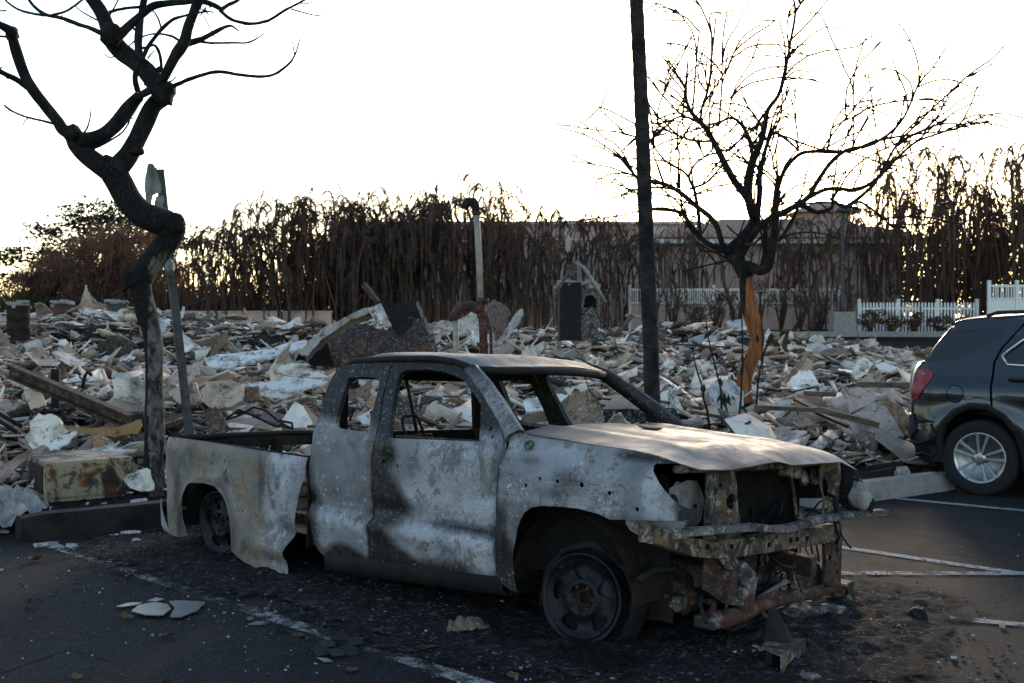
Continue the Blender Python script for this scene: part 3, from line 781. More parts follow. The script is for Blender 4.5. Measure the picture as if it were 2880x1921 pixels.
for i, (u, y, H, w, mat, lab) in enumerate([(25, 58, 1.6, 1.5, 'greenleaf', 'dusty green bush at the far left edge'), (100, 62, 2.0, 1.4, 'greenleaf', 'dusty green bush between the left edge and the umbrella tree'),
        (2590, 62, 3.6, 2.2, 'greenleaf', 'green shrubby tree glowing behind the palms at the right end of the tile roof'), (2730, 63, 4.0, 2.4, 'greenleaf', 'green shrubby tree behind the palms above the picket fence'), (2860, 60, 4.6, 2.2, 'darkleaf', 'dark leafy tree behind the palm at the right edge')]):
    x = ux(u, y); z = G(x, y); r = empty('bush', (x, y, z)); tag(r, lab, 'bush', 'bushes beyond the lot')
    m = MB(); leafcloud(m, (0, 0, H * .55), (w, w * .8, H * .55), 1100, .3, 0, .2); m.build('foliage', M[mat], r, smooth=False)
    m = MB(); [m.tube([(0, 0, 0), (rnd.uniform(-.4, .4) * w, rnd.uniform(-.3, .3), H * .4), (rnd.uniform(-.8, .8) * w, rnd.uniform(-.4, .4), H * .85)], [.06, .04, .01], 4) for _ in range(6)]; m.build('stem', M['bg_wood'], r)
for i, (u, y, H, w, lab) in enumerate([(2445, 48.6, .85, .55, 'tan dry hedge plant next to the lamp block'), (2505, 48.4, .95, .6, 'tan dry hedge plant at the left end of the picket fence'), (2570, 48.5, .8, .55, 'brown dry hedge plant in front of the picket fence, second post'), (2640, 48.6, .8, .6, 'brown dry hedge plant in front of the middle of the picket fence'), (2715, 48.4, .8, .6, 'brown dry hedge plant in front of the right of the picket fence'), (2300, 49, 1.0, .6, 'thin dry shrub left of the lamp block'), (1955, 50, 1.3, .6, 'bare dry shrub behind the rubble, right of the tall palm trunk'), (2020, 51, 1.5, .7, 'bare dry shrub in front of the baluster fence')]):
    x = ux(u, y); r = empty('dry_shrub', (x, y, G(x, y))); tag(r, lab, 'shrub', 'dry shrubs along the far kerb')
    m = MB(); leafcloud(m, (0, 0, H * .55), (w, w * .6, H * .5), 420 if u > 2350 else 130, .13, 0, .2); m.build('foliage', M['dryleaf' if u < 2540 and u > 2350 else 'brownleaf'], r, smooth=False)
    m = MB()
    for _ in range(12): m.tube([(rnd.uniform(-.2, .2) * w, 0, 0), (rnd.uniform(-.5, .5) * w, rnd.uniform(-.2, .2), H * .5), (rnd.uniform(-1, 1) * w, rnd.uniform(-.3, .3), H * rnd.uniform(.8, 1.1))], [.02, .014, .005], 4)
    m.build('stem', M['bg_wood'], r)
for i in range(10):
    u = 1830 + i * 60 + rnd.uniform(-10, 10); y = rnd.uniform(47.5, 53); x = ux(u, y); H = rnd.uniform(1.2, 2.8)
    r = empty('bare_shrub', (x, y, G(x, y))); side_ = ('behind the right of the palm trunk' if u < 2000 else ('behind the orange-barked tree' if u < 2180 else ('left of the lamp block' if u < 2330 else 'right of the lamp block')))
    tag(r, f'{"tall" if H > 2.2 else ("low" if H < 1.6 else "middling")} bare burnt shrub {side_}', 'shrub', None); r['group'] = 'bare shrubs along the baluster fence'
    m = MB()
    for _ in range(14):
        a = rnd.uniform(0, 6.28); p1 = Vector((.25 * math.cos(a), .2 * math.sin(a), H * rnd.uniform(.35, .55))); p2 = p1 + Vector((rnd.gauss(0, .35), rnd.gauss(0, .2), H * rnd.uniform(.25, .5))); m.tube([(0, 0, 0), p1, p2], [.035, .022, .012], 4)
        for _k in range(2): q = p1.lerp(p2, rnd.random()); m.tube([q, q + Vector((rnd.gauss(0, .3), rnd.gauss(0, .2), rnd.uniform(-.1, .4)))], [.014, .009], 3)
    m.build('stem', M['bg_wood'], r)
    m = MB(); leafcloud(m, (0, 0, H * .6), (.6, .4, H * .4), 90, .22, 0, .1, thin=.12, hang=.4); m.build('shrivelled_leaves', M['brownleaf'], r, smooth=False)['kind'] = 'stuff'
# scorched undergrowth below the palms
for i, (u, y, H, w, lab) in enumerate([(60, 66, 3.0, 3.2, 'brown scorched thicket at the far left under the umbrella tree'), (235, 64, 3.6, 3.2, 'brown scorched thicket left of the crooked trunk'), (420, 63, 3.8, 3.0, 'brown scorched thicket just right of the crooked trunk'), (520, 62, 2.6, 2.6, 'low scorched thicket under the brown palms'), (620, 61, 2.0, 2.6, 'low scorched thicket behind the low garden wall'), (760, 60, 3.0, 2.6, 'scorched thicket under the dark palms left of the wreck'), (880, 59, 4.2, 2.6, 'tall scorched thicket behind the wreck'), (1000, 59, 4.2, 2.4, 'scorched thicket left of the pink wall'), (2620, 57, 5.6, 2.0, 'dark scorched thicket behind the picket fence'), (2740, 58, 6.2, 2.3, 'dark scorched thicket behind the fence corner'), (2860, 57, 6.8, 2.4, 'dark scorched thicket behind the tall white fence')]):
    x = ux(u, y); r = empty('scorched_thicket', (x, y, G(x, y))); tag(r, lab, 'thicket', 'scorched thickets below the palms')
    m = MB(); leafcloud(m, (0, 0, H * .48), (w, w * .6, H * .5), 2600, .6, 0, .1, thin=.05, hang=.6); m.build('foliage', M['brownleaf'], r, smooth=False)
    m = MB()
    for _ in range(16): m.tube([(rnd.uniform(-.7, .7) * w, 0, 0), (rnd.uniform(-.8, .8) * w, rnd.uniform(-.4, .4), H * .5), (rnd.uniform(-1, 1) * w, rnd.uniform(-.5, .5), H * rnd.uniform(.8, 1.15))], [.04, .028, .01], 4)
    m.build('stem', M['bg_wood'], r)
# bare leaning trunks in front of the tile roof building
for i, (u0, v0, u1, v1, y, r0, lab) in enumerate([(2230, 925, 2365, 655, 50, .11, 'bare leaning trunk crossing in front of the tile roof to the lamp post'), (2060, 905, 2030, 700, 50, .09, 'bare grey trunk leaning left behind the orange-barked tree'), (2125, 905, 2112, 690, 51, .09, 'bare grey trunk standing just right of the orange-barked tree'), (2195, 915, 2250, 640, 52, .10, 'bare grey trunk two steps right of the orange-barked tree'), (2480, 900, 2420, 690, 54, .09, 'bare trunk behind the hedge right of the lamp post')]):
    a = at(u0, v0, y); c = at(u1, v1, y + .6); a.z = G(a.x, a.y) - .05
    m = MB(); pts = [a.lerp(c, t) + Vector((.12 * math.sin(t * 5 + i), 0, 0)) for t in np.linspace(0, 1, 8)]
    m.tube(pts, [r0 * (1 - .5 * t) for t in np.linspace(0, 1, 8)], 6)
    for k in range(14):
        t = rnd.uniform(.35, 1); p = a.lerp(c, t); e = p + Vector((rnd.uniform(-.9, .9), rnd.uniform(-.5, .5), rnd.uniform(-.3, .9))); m.tube([p, p.lerp(e, .5) + Vector((0, 0, .1)), e], [.03, .02, .006], 4)
    o = m.build('bare_tree', M['bg_wood']); tag(o, lab, 'tree', 'bare trunks behind the rubble')
# ------------------------------------------------------------------ rubble: small pieces nobody could count (one object)
PAL = np.array([1.38, 1.27, 1.15]) * np.array([(.62, .60, .57), (.55, .54, .53), (.70, .69, .67), (.50, .46, .41), (.42, .42, .43), (.36, .30, .25), (.30, .24, .19), (.22, .20, .19), (.10, .09, .085), (.04, .037, .035), (.34, .22, .16), (.17, .10, .07), (.30, .33, .37)])
PW = np.array([.12, .11, .07, .12, .09, .12, .10, .07, .07, .06, .035, .03, .015]); PW /= PW.sum()
DKW = PW.copy(); DKW[:5] *= .15; DKW[8:10] *= 3; DKW /= DKW.sum()
def charred(x, y): return (x < -2.6 and 10.8 < y < 13.6) or (x > 2.2 and y < 12.6) or fbm(x * .35, y * .35, 8.8, 3) > .28
def shards(n, ymin, ymax, smin, smax, tilt, colw=None, xlim=1.25, lift=(0, .12), maskmin=.12, stick=.25):
    rg = nrng; out_v = []; out_f = []; out_c = []; k = 0
    t = rg.random(n * 4); y = ymin * (ymax / ymin) ** t; x = (rg.random(n * 4) * 2 - 1) * .4514 * y * xlim
    cnt = 0
    for xi, yi in zip(x, y):
        if cnt >= n: break
        if rub_mask(xi, yi) < maskmin: continue
        cnt += 1
        s = smin + (smax - smin) * rg.random() ** 2.2; asp = rg.uniform(.35, 1.0)
        if rg.random() < stick: asp = rg.uniform(.06, .18); s *= 1.5
        a = np.sort(rg.random(6) * .8 + np.arange(6)) * (2 * math.pi / 6); r = rg.uniform(.6, 1.15, 6)
        px, py = np.cos(a) * r * s, np.sin(a) * r * s * asp
        cv = rg.normal() * .35 / s * .5 if asp > .2 else 0
        pz = cv * px * px; th = min(.035, s * rg.uniform(.02, .08) + .003)
        top = np.stack([np.append(px, 0), np.append(py, 0), np.append(pz, 0)], 1); bot = top - [0, 0, th]
        P = np.concatenate([top, bot])
        el = min(abs(rg.normal()) * tilt, 1.5); az = rg.random() * 6.283; rz = rg.random() * 6.283
        m = Matrix.Rotation(az, 3, 'Z') @ Matrix.Rotation(el, 3, 'X') @ Matrix.Rotation(rz, 3, 'Z')
        P = P @ np.array(m).T + [xi, yi, G(xi, yi) + rg.uniform(*lift) + s * .45 * math.sin(el)]
        out_v.append(P); f = []
        for q in range(6):
            w = (q + 1) % 6; f += [(q, w, 6), (w + 7, q + 7, 13), (q + 7, w + 7, w), (q + 7, w, q)]
        out_f.append(np.array(f) + k); k += 14
        c = PAL[rg.choice(len(PAL), p=DKW if charred(xi, yi) and rg.random() < .6 else (PW if colw is None else colw))] * rg.uniform(.75, 1.15)
        out_c.append(np.repeat([[*c, 1]], 14, 0))
    return out_v, out_f, out_c
DK = PW.copy(); DK[:5] *= .25; DK /= DK.sum()
acc = [shards(10000, 9.9, 17, .02, .16, .5), shards(13000, 14, 38, .05, .28, .5), shards(10000, 10.2, 26, .010, .06, .6), shards(3200, 11, 37, .16, .50, .36, stick=.10), shards(8500, 10, 34, .03, .20, .6, DK, stick=.55)]
VV = np.concatenate([v for a in acc for v in a[0]]); CC = np.concatenate([c for a in acc for c in a[2]])
ff = []; base = 0
for a in acc:
    for f in a[1]: ff.append(f + base)
    base += sum(len(v) for v in a[0])
FF = np.concatenate(ff)
me = bpy.data.meshes.new('rubble'); me.vertices.add(len(VV)); me.vertices.foreach_set('co', VV.astype(np.float32).ravel())
me.loops.add(len(FF) * 3); me.loops.foreach_set('vertex_index', FF.astype(np.int32).ravel())
me.polygons.add(len(FF)); me.polygons.foreach_set('loop_start', np.arange(0, len(FF) * 3, 3, dtype=np.int32))
me.update(calc_edges=True); ca = me.color_attributes.new('Col', 'FLOAT_COLOR', 'POINT'); ca.data.foreach_set('color', CC.astype(np.float32).ravel())
me.materials.append(M['rubble'])
ro = bpy.data.objects.new('rubble', me); link(ro); tag(ro, 'heap of small broken plaster, tile, wood and ash fragments covering the burnt lot', 'rubble', kind='stuff')

# ------------------------------------------------------------------ rubble: sheets and slabs one can pick out
def slab_mesh(seed, kind):
    rg = random.Random(seed); n = rg.randint(6, 10); asp = rg.uniform(.5, .95)
    o = []
    for i in range(n):
        a = 2 * math.pi * (i + rg.uniform(-.3, .3)) / n; r = rg.uniform(.34, .56)
        sq = 1 / max(abs(math.cos(a)), abs(math.sin(a))); r *= 1 + .6 * (sq - 1)
        o.append((r * math.cos(a), r * asp * math.sin(a)))
    cv = {'flat': rg.uniform(-.08, .08), 'curled': rg.choice((-1, 1)) * rg.uniform(.8, 1.5), 'buckled': rg.uniform(-.3, .3)}[kind]
    th = rg.uniform(0, 3.1); ca, sa = math.cos(th), math.sin(th); ph = rg.uniform(0, 9)
    def fm(x, y):
        q = x * ca + y * sa; z = cv * q * q
        if kind == 'buckled': z += .06 * math.sin(q * 7 + ph) + .05 * noise.noise(Vector((x * 3, y * 3, ph)))
        return (x, y, z + .02 * noise.noise(Vector((x * 4, y * 4, ph + 3))))
    ov, fs = tri2d(resample(o, .06), (), .12, rag=.022)
    used_ = sorted({i for f in fs for i in f}); re = {q: i for i, q in enumerate(used_)}
    me = bpy.data.meshes.new('slab'); me.from_pydata([fm(*ov[i]) for i in used_], [], [tuple(re[i] for i in f) for f in fs])
    me.polygons.foreach_set('use_smooth', [True] * len(me.polygons)); me.update()
    return me
SL = {k: [slab_mesh(100 + i * 7 + j * 31, k) for i in range(6)] for j, k in enumerate(('flat', 'curled', 'buckled'))}
for k in SL:
    for q, me in enumerate(SL[k]): me.materials.append(M['slab'])
COLS = {'chalk-white': [(.70, .69, .67), (.64, .63, .62)], 'cream': [(.60, .54, .46), (.55, .50, .43)], 'pale grey': [(.46, .46, .47), (.40, .41, .43)], 'pinkish tan': [(.46, .34, .28), (.40, .30, .25)], 'brown scorched': [(.20, .14, .10), (.26, .17, .11)], 'blackened': [(.05, .045, .042), (.035, .033, .032)]}
CW = [('chalk-white', .25), ('cream', .20), ('pale grey', .15), ('pinkish tan', .18), ('brown scorched', .12), ('blackened', .10)]
def zone(u):
    if u < 400: return 'left of the crooked tree'
    if u < 760: return 'right of sign post'
    if u < 1180: return 'below the dark metal wreck'
    if u < 1480: return 'around standpipe foot'
    if u < 1800: return 'left of palm trunk'
    if u < 2080: return 'right of palm trunk'
    if u < 2330: return 'right of the orange tree'
    return 'beside the SUV tail'
def row(y): return 'front rubble' if y < 12.5 else ('near rubble' if y < 16 else ('middle rubble' if y < 21 else ('back rubble' if y < 28 else 'farthest rubble')))
FORM = {'flat': 'flat sheet lying', 'curled': 'curled sheet lying', 'buckled': 'buckled slab lying'}
rg = random.Random(99); placed = []; n = 0; tries = 0
NM = {'flat': 'plaster_sheet', 'curled': 'curled_sheet', 'buckled': 'broken_slab'}
while n < 285 and tries < 9000:
    tries += 1
    y = 10.6 * (35 / 10.6) ** rg.random(); u = rg.uniform(-60, 2600); x = ux(u, y)
    if rub_mask(x, y) < .25 or edge(x, y) < 10.5: continue
    s = rg.uniform(.25, .75) * (1 + .018 * y) * (1.25 if rg.random() < .12 else 1)
    if any((x - a) ** 2 + (y - b_) ** 2 < (.42 * (s + c)) ** 2 for a, b_, c in placed): continue
    placed.append((x, y, s))
    form = rg.choices(('flat', 'curled', 'buckled'), (.45, .25, .30))[0]
    cn = rg.choices([c for c, _ in CW], [w * (4 if c in ('blackened', 'brown scorched') and charred(x, y) else 1) for c, w in CW])[0]; col = rg.choice(COLS[cn])
    o = bpy.data.objects.new(NM[form], rg.choice(SL[form])); link(o)
    steep = rg.random() < .22
    tx, ty = (rg.uniform(.5, 1.15) * rg.choice((-1, 1)), rg.gauss(0, .3)) if steep else (rg.gauss(.12, .24), rg.gauss(0, .24))
    o.rotation_euler = (tx, ty, rg.uniform(0, 6.28)); o.scale = (s, s, s * rg.uniform(.8, 1.1))
    o.location = (x, y, G(x, y) + .10 + .30 * s * abs(math.sin(tx)) + rg.uniform(0, .05))
    v_ = rg.uniform(.9, 1.2); o.color = (*[min(.85, c * v_ * k_) for c, k_ in zip(col, (1.04, 1.0, .94))], 1)
    md = o.modifiers.new('solid', 'SOLIDIFY'); md.thickness = rg.uniform(.012, .04) / s; md.offset = -1; es = o.modifiers.new('crisp', 'EDGE_SPLIT'); es.split_angle = R(45); es.use_edge_sharp = False
    stance = 'on edge' if steep else {'flat': 'flat', 'curled': 'curled', 'buckled': 'buckled'}[form]
    big = 'large ' if s > .85 else ('small ' if s < .48 else '')
    tag(o, f'{big}{cn} {"slab" if form == "buckled" else "sheet"} {stance}, {row(y)}, {zone(u)}', 'debris sheet', kind='thing')
    o['group'] = 'plaster sheets strewn over the rubble'
    n += 1

# long pieces: boards, pipes, angle irons lying in the rubble
for i in range(34):
    y = 11 * (34 / 11) ** rg.random(); u = rg.uniform(0, 2560); x = ux(u, y)
    if rub_mask(x, y) < .3: continue
    L = rg.uniform(.7, 2.4); a = rg.uniform(0, 6.28); el = rg.gauss(.05, .14); d = Vector((math.cos(a) * math.cos(el), math.sin(a) * math.cos(el), math.sin(el)))
    m = MB(); k = rg.choice(('board', 'pipe', 'batten')); p0, p1 = -d * L / 2, d * L / 2
    if k == 'pipe': m.tube([p0, p0.lerp(p1, .4) + Vector((0, 0, rg.uniform(-.06, .06))), p0.lerp(p1, .7), p1], [.022] * 4, 7)
    elif k == 'board': m.bar(p0, p1, rg.uniform(.09, .16), .028)
    else: m.bar(p0, p1, .05, .04)
    mat, cw = rg.choice([('timber', 'scorched brown'), ('soot', 'charred black'), ('rust', 'rusty')])
    o = m.build(k, M[mat], smooth=(k == 'pipe')); o.location = (x, y, G(x, y) + .14 + abs(math.sin(el)) * L * .35)
    tag(o, f'{cw} {"long" if L > 1.5 else "short"} {k}, {row(y)}, {zone(u)}', k, kind='thing'); o['group'] = 'loose lengths lying in the rubble'
# ------------------------------------------------------------------ single pieces standing out of the rubble
def wp(u, v, y): return at(u, v, y)
def free_sheet(name, mat, pix, y, thick, label, cat, bend=0.0, bend_dir='x', tilt=0.0, sp=None, col=None, ymap=None, rag=.01, buck=.02):
    """an outline seen in the photograph, given its own distance, curvature and thickness"""
    P = [at(u, v, y) for u, v in pix]; c = sum(P, Vector()) / len(P)
    o2 = [(p.x - c.x, p.z - c.z) for p in P]; w = max(a for a, _ in o2) - min(a for a, _ in o2)
    def fm(x, z):
        q = x if bend_dir == 'x' else z
        d = bend * q * q + tilt * z + buck * noise.noise(Vector((x * 3, z * 3, y)))
        if ymap: d += ymap(x, z)
        k = (y + d) / y
        return (x * k + c.x * (k - 1), d, z * k + (c.z - CAM_H) * (k - 1))
    o = sheet(name, mat, o2, (), sp or max(.04, w / 14), fm, thick, rag=rag); o.location = c
    if col: o.color = (*[min(.85, q * k_) for q, k_ in zip(col, (1.18, 1.12, 1.04))], 1)
    return tag(o, label, cat, kind='thing')
ZL = lambda x, y: (x * .3571, 1000 + y * .3571)      # left rubble close-up
def zl(pts): return [ZL(*p) for p in pts]

# enamel cabinet with rust burn, left foreground
cab = empty('metal_cabinet', (0, 0, 0)); tag(cab, 'cream enamelled metal cabinet on its side with rust burn, left of the crooked tree', 'cabinet')
p0 = on_z(135, 1414, .12); p1 = on_z(350, 1395, .12)
d = (p1 - p0); L = d.length * 1.12; rz = math.atan2(d.y, d.x); cab.location = p0; cab.rotation_euler = (0, 0, rz)
Hc = .34
b = MB(); b.box((L / 2, .40, Hc / 2), (L, .8, Hc)); b.build('body', M['cabinet'], cab, smooth=False, bevel=.012)
b = MB(); b.box((L * .51, -.006, Hc * .52), (L * .93, .012, Hc * .84)); b.build('front_panel', M['cabinet'], cab, smooth=False, bevel=.004)
b = MB(); b.box((L * .5, -.004, .012), (L * .96, .03, .022)); b.build('bottom_lip', M['cabinet'], cab, smooth=False)
b = MB(); b.box((-.006, .42, Hc * .5), (.012, .5, Hc * .7)); b.build('side_panel', M['sootbrown'], cab, smooth=False, bevel=.004)
yc = p0.y
free_sheet('plaster_sheet', M['slab'], zl([(965, 965), (1050, 920), (1150, 890), (1180, 895), (1215, 1060), (1100, 1065), (1010, 1030)]), p0.y + .25, .03, 'clean pale plaster offcut leaning on the right end of the enamel cabinet', 'debris sheet', 0, tilt=.5, col=(.62, .58, .54))
free_sheet('plaster_chunk', M['slab'], zl([(245, 520), (300, 465), (400, 465), (470, 500), (535, 590), (470, 640), (380, 690), (330, 730), (240, 735), (205, 650), (230, 590)]), 10.6, .09, 'thick white crumbling plaster chunk standing above the enamel cabinet', 'debris slab', .1, tilt=.35, col=(.66, .63, .58), rag=.02, buck=.06)
free_sheet('plaster_sheet', M['slab'], zl([(360, 700), (440, 640), (600, 592), (618, 605), (520, 690), (420, 760), (390, 755)]), 10.4, .02, 'smooth white triangular sheet in front of the crumbling plaster chunk', 'debris sheet', .2, tilt=.9, col=(.66, .66, .66))
free_sheet('corrugated_sheet', M['slabmetal'], zl([(-40, 900), (60, 840), (200, 760), (355, 695), (395, 750), (260, 800), (180, 830), (60, 960), (10, 1010), (-40, 1000)]), 10.1, .008, 'bent brown corrugated sheet sloping at the left edge of the photograph', 'metal sheet', .3, tilt=.6, col=(.28, .22, .20), ymap=lambda x, z: .035 * math.sin(z * 42 - x * 20))
free_sheet('rusty_flashing', M['slabmetal'], zl([(500, 545), (590, 560), (760, 575), (900, 555), (1000, 535), (1110, 505), (1125, 540), (1080, 610), (900, 640), (740, 625), (600, 610), (530, 590)]), 11.2, .006, 'long yellowish rusty metal flashing above the cabinet, left of the crooked tree', 'metal sheet', .15, tilt=.3, col=(.26, .16, .07))
free_sheet('plaster_sheet', M['slab'], zl([(660, 800), (720, 735), (880, 725), (1080, 735), (1040, 760), (900, 780), (740, 810)]), 10.4, .025, 'white sheet tented over a dark gap behind the enamel cabinet', 'debris sheet', .3, tilt=1.6, col=(.62, .62, .62))
free_sheet('stucco_sheet', M['slab'], zl([(185, 290), (270, 240), (320, 300), (360, 385), (240, 432)]), 12.0, .04, 'beige square stucco piece under the charred beam', 'debris slab', 0, tilt=.3, col=(.46, .38, .32))
b = MB(); q0, q1 = wp(30, 1042, 12.2), wp(372, 1186, 11.6)
b.bar(q0, q1, .03, .12); b.bar(q0 + Vector((.01, -.05, .065)), q1 + Vector((.01, -.05, .065)), .11, .018); b.bar(q0 + Vector((.01, -.05, -.065)), q1 + Vector((.01, -.05, -.065)), .11, .018)
o = b.build('steel_beam', M['rust'], smooth=False); tag(o, 'charred rusty steel beam sloping down towards the crooked tree', 'beam')
b = MB(); q0, q1 = wp(157, 1038, 12.4), wp(157, 1148, 12.4); b.bar(q0, q1, .09, .04, (0, 1, 0)); o = b.build('upright_stud', M['soot'], smooth=False); tag(o, 'short black metal stud standing behind the charred beam', 'stud')
b = MB(); b.tube([wp(232, 1092, 12.2), wp(238, 1060, 12.2), wp(246, 1046, 12.2), wp(258, 1056, 12.2)], .02, 7); o = b.build('bent_pipe', M['soot']); tag(o, 'short bent black pipe hooking over the charred beam', 'pipe')
for (a, c, yy, lab) in [((0, 1165), (62, 1200), 11.2, 'upper of two black rods at the left edge'), ((0, 1186), (48, 1216), 11.0, 'lower of two black rods at the left edge')]:
    b = MB(); b.tube([wp(*a, yy) - Vector((.4, 0, -.15)), wp(*a, yy), wp(*c, yy)], .022, 6); o = b.build('rod', M['soot']); tag(o, lab, 'rod')
# stucco blocks right of the crooked tree
Z4 = lambda x, y: (x * .51, 650 + y * .51)
def z4(pts): return [Z4(*p) for p in pts]
free_sheet('stucco_sheet', M['slab'], z4([(1110, 870), (1140, 835), (1230, 825), (1330, 840), (1335, 930), (1290, 960), (1180, 985), (1115, 940)]), 12.4, .12, 'thick beige stucco block behind the truck bed, right of the sign post', 'debris slab', 0, tilt=.25, col=(.44, .36, .31), buck=.03)
free_sheet('stucco_sheet', M['slab'], z4([(925, 890), (1000, 840), (1080, 830), (1100, 930), (1080, 960), (1000, 950), (960, 930)]), 12.6, .10, 'greyish stucco block directly behind the sign post', 'debris slab', 0, tilt=.25, col=(.38, .33, .30), buck=.03)
free_sheet('rusty_box', M['slabmetal'], z4([(1335, 870), (1420, 850), (1435, 930), (1340, 945)]), 12.6, .1, 'small rusty brown box just right of the stucco blocks', 'metal box', 0, tilt=.1, col=(.16, .10, .07))
free_sheet('leaning_metal_sheet', M['slabmetal'], z4([(1130, 1010), (1190, 970), (1280, 1100), (1150, 1110)]), 11.2, .03, 'dark scorched panel leaning behind the truck bed rail', 'metal sheet', 0, tilt=.4, col=(.06, .05, .05))
free_sheet('roof_sheet', M['slab'], z4([(1120, 700), (1200, 680), (1350, 665), (1500, 650), (1580, 615), (1690, 600), (1680, 640), (1560, 680), (1420, 720), (1250, 755), (1150, 740)]), 19, .03, 'long buckled white sheet left of the dark metal wreck', 'debris sheet', .05, tilt=1.8, col=(.66, .67, .69))
free_sheet('plaster_sheet', M['slab'], z4([(1510, 770), (1560, 730), (1640, 725), (1810, 800), (1740, 810), (1600, 800)]), 15.5, .03, 'large cream sheet in front of the dark metal wreck, left of the truck cab', 'debris sheet', 0, tilt=1.2, col=(.62, .57, .51))
free_sheet('plaster_sheet', M['slab'], z4([(1460, 840), (1560, 800), (1740, 815), (1820, 815), (1760, 850), (1600, 880), (1480, 870)]), 15, .03, 'large white sheet with blue-grey shade just left of the truck cab', 'debris sheet', .1, tilt=1.8, col=(.60, .61, .63))
# burnt drums along the back left
for (u, v0, v1, w, y, mat, lab) in [(52, 868, 945, 62, 24, 'sootbrown', 'black rusted drum nearest the left edge of the rubble'), (177, 862, 920, 52, 27, 'rust_red', 'reddish burnt drum half buried under white ash'), (330, 862, 915, 58, 27, 'galv_dark', 'grey scorched drum with ash on top, left of the crooked tree')]:
    c = at(u, v1, y); k = F_PX / y; rr = w / k / 2; h = (v1 - v0) / k + .15
    d = empty('drum', (c.x, c.y, c.z - .1)); tag(d, lab, 'drum', 'burnt drums at the back left')
    b = MB(); b.lathe([(rr, 0), (rr, h * .33), (rr * 1.04, h * .35), (rr, h * .37), (rr, h * .66), (rr * 1.04, h * .68), (rr, h * .7), (rr, h), (rr * 1.03, h + .01), (rr * .96, h + .015), (rr * .95, h - .04), (0, h - .04)], 20); b.build('shell', M[mat], d, auto=40)
    b = MB(); 
    for _ in range(16): a = rnd.uniform(0, 6.28); q = rnd.uniform(0, rr * .8); b.box((q * math.cos(a), q * math.sin(a), h + rnd.uniform(-.02, .07)), (rnd.uniform(.1, .3), rnd.uniform(.08, .2), rnd.uniform(.03, .08)), Matrix.Rotation(rnd.uniform(0, 3), 3, 'Z') @ Matrix.Rotation(rnd.uniform(-.4, .4), 3, 'X'))
    b.build('ash_cap', M['ash'], d, smooth=False)

nz0 = lambda x, z: noise.noise(Vector((x * 2.2, z * 2.2, 3)))
# big dark curved metal wreck behind the truck
wk = empty('metal_wreck', (0, 0, 0)); tag(wk, 'big dark overturned curved metal shell with torn roof layers behind the truck cab', 'wreck')
yw = 17.0; c = at(1060, 1040, yw); wk.location = c
Z5 = lambda x, y: (800 + x * .4679, 450 + y * .4679)
def w5(pts): return [Z5(*p) for p in pts]
def wsheet(name, mat, pts, y, thick, fm_extra=None, col=None, sp=.09, rag=.012):
    P = [at(u, v, y) - c for u, v in w5(pts)]; o2 = [(p.x, p.z) for p in P]
    def fm(x, z):
        d = (y - yw) + (fm_extra(x, z) if fm_extra else 0) + .03 * noise.noise(Vector((x * 3, z * 3, y)))
        k = (yw + d) / y; X = (x + c.x) * k - c.x; Zz = (z + c.z - CAM_H) * k - c.z + CAM_H
        return (X, d, Zz)
    o = sheet(name, mat, o2, (), sp, fm, thick, wk, rag=rag)
    if col: o.color = (*col, 1)
    return o
wsheet('shell', M['slabmetal'], [(255, 1080), (330, 1010), (430, 985), (520, 990), (600, 1030), (760, 940), (830, 960), (900, 1060), (920, 1140), (940, 1250), (250, 1250), (245, 1150)], yw, .03, lambda x, z: .35 * x * x * .3 + .5 * z * z + .04 * nz0(x, z), (.045, .036, .034))
wsheet('end_plate', M['soot'], [(600, 890), (700, 860), (790, 840), (850, 960), (920, 1130), (800, 1100), (740, 960), (640, 960)], yw + .35, .02)
wsheet('torn_layer', M['slab'], [(90, 1160), (150, 1080), (250, 1010), (380, 935), (480, 885), (580, 890), (500, 925), (400, 960), (300, 1030), (220, 1080), (140, 1180)], yw - .45, .06, lambda x, z: .1 * x, (.36, .35, .34))
wsheet('torn_layer', M['timber'], [(110, 1170), (240, 1060), (400, 960), (540, 920), (545, 945), (420, 990), (280, 1080), (190, 1160), (140, 1210)], yw - .35, .06, lambda x, z: .1 * x)
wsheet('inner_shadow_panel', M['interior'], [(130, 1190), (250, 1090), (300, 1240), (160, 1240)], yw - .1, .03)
o = wsheet('white_plate', M['slab'], [(500, 885), (575, 860), (600, 910), (645, 995), (570, 1005), (540, 960)], yw - .62, .03, None, (.72, .71, .70))
wsheet('bent_flap', M['soot'], [(620, 950), (700, 940), (780, 960), (740, 1030), (690, 1060), (650, 1010)], yw - .25, .015)
b = MB(); b.bar(at(1024, 800, yw + .2) - c, at(1062, 850, yw + .1) - c, .09, .07); b.build('stub_pipe', M['rust'], wk, smooth=False)
b = MB(); b.bar(at(1175, 850, yw) - c, at(1225, 985, yw - .3) - c, .04, .05); b.build('edge_strip', M['ashmetal'], wk, smooth=False)

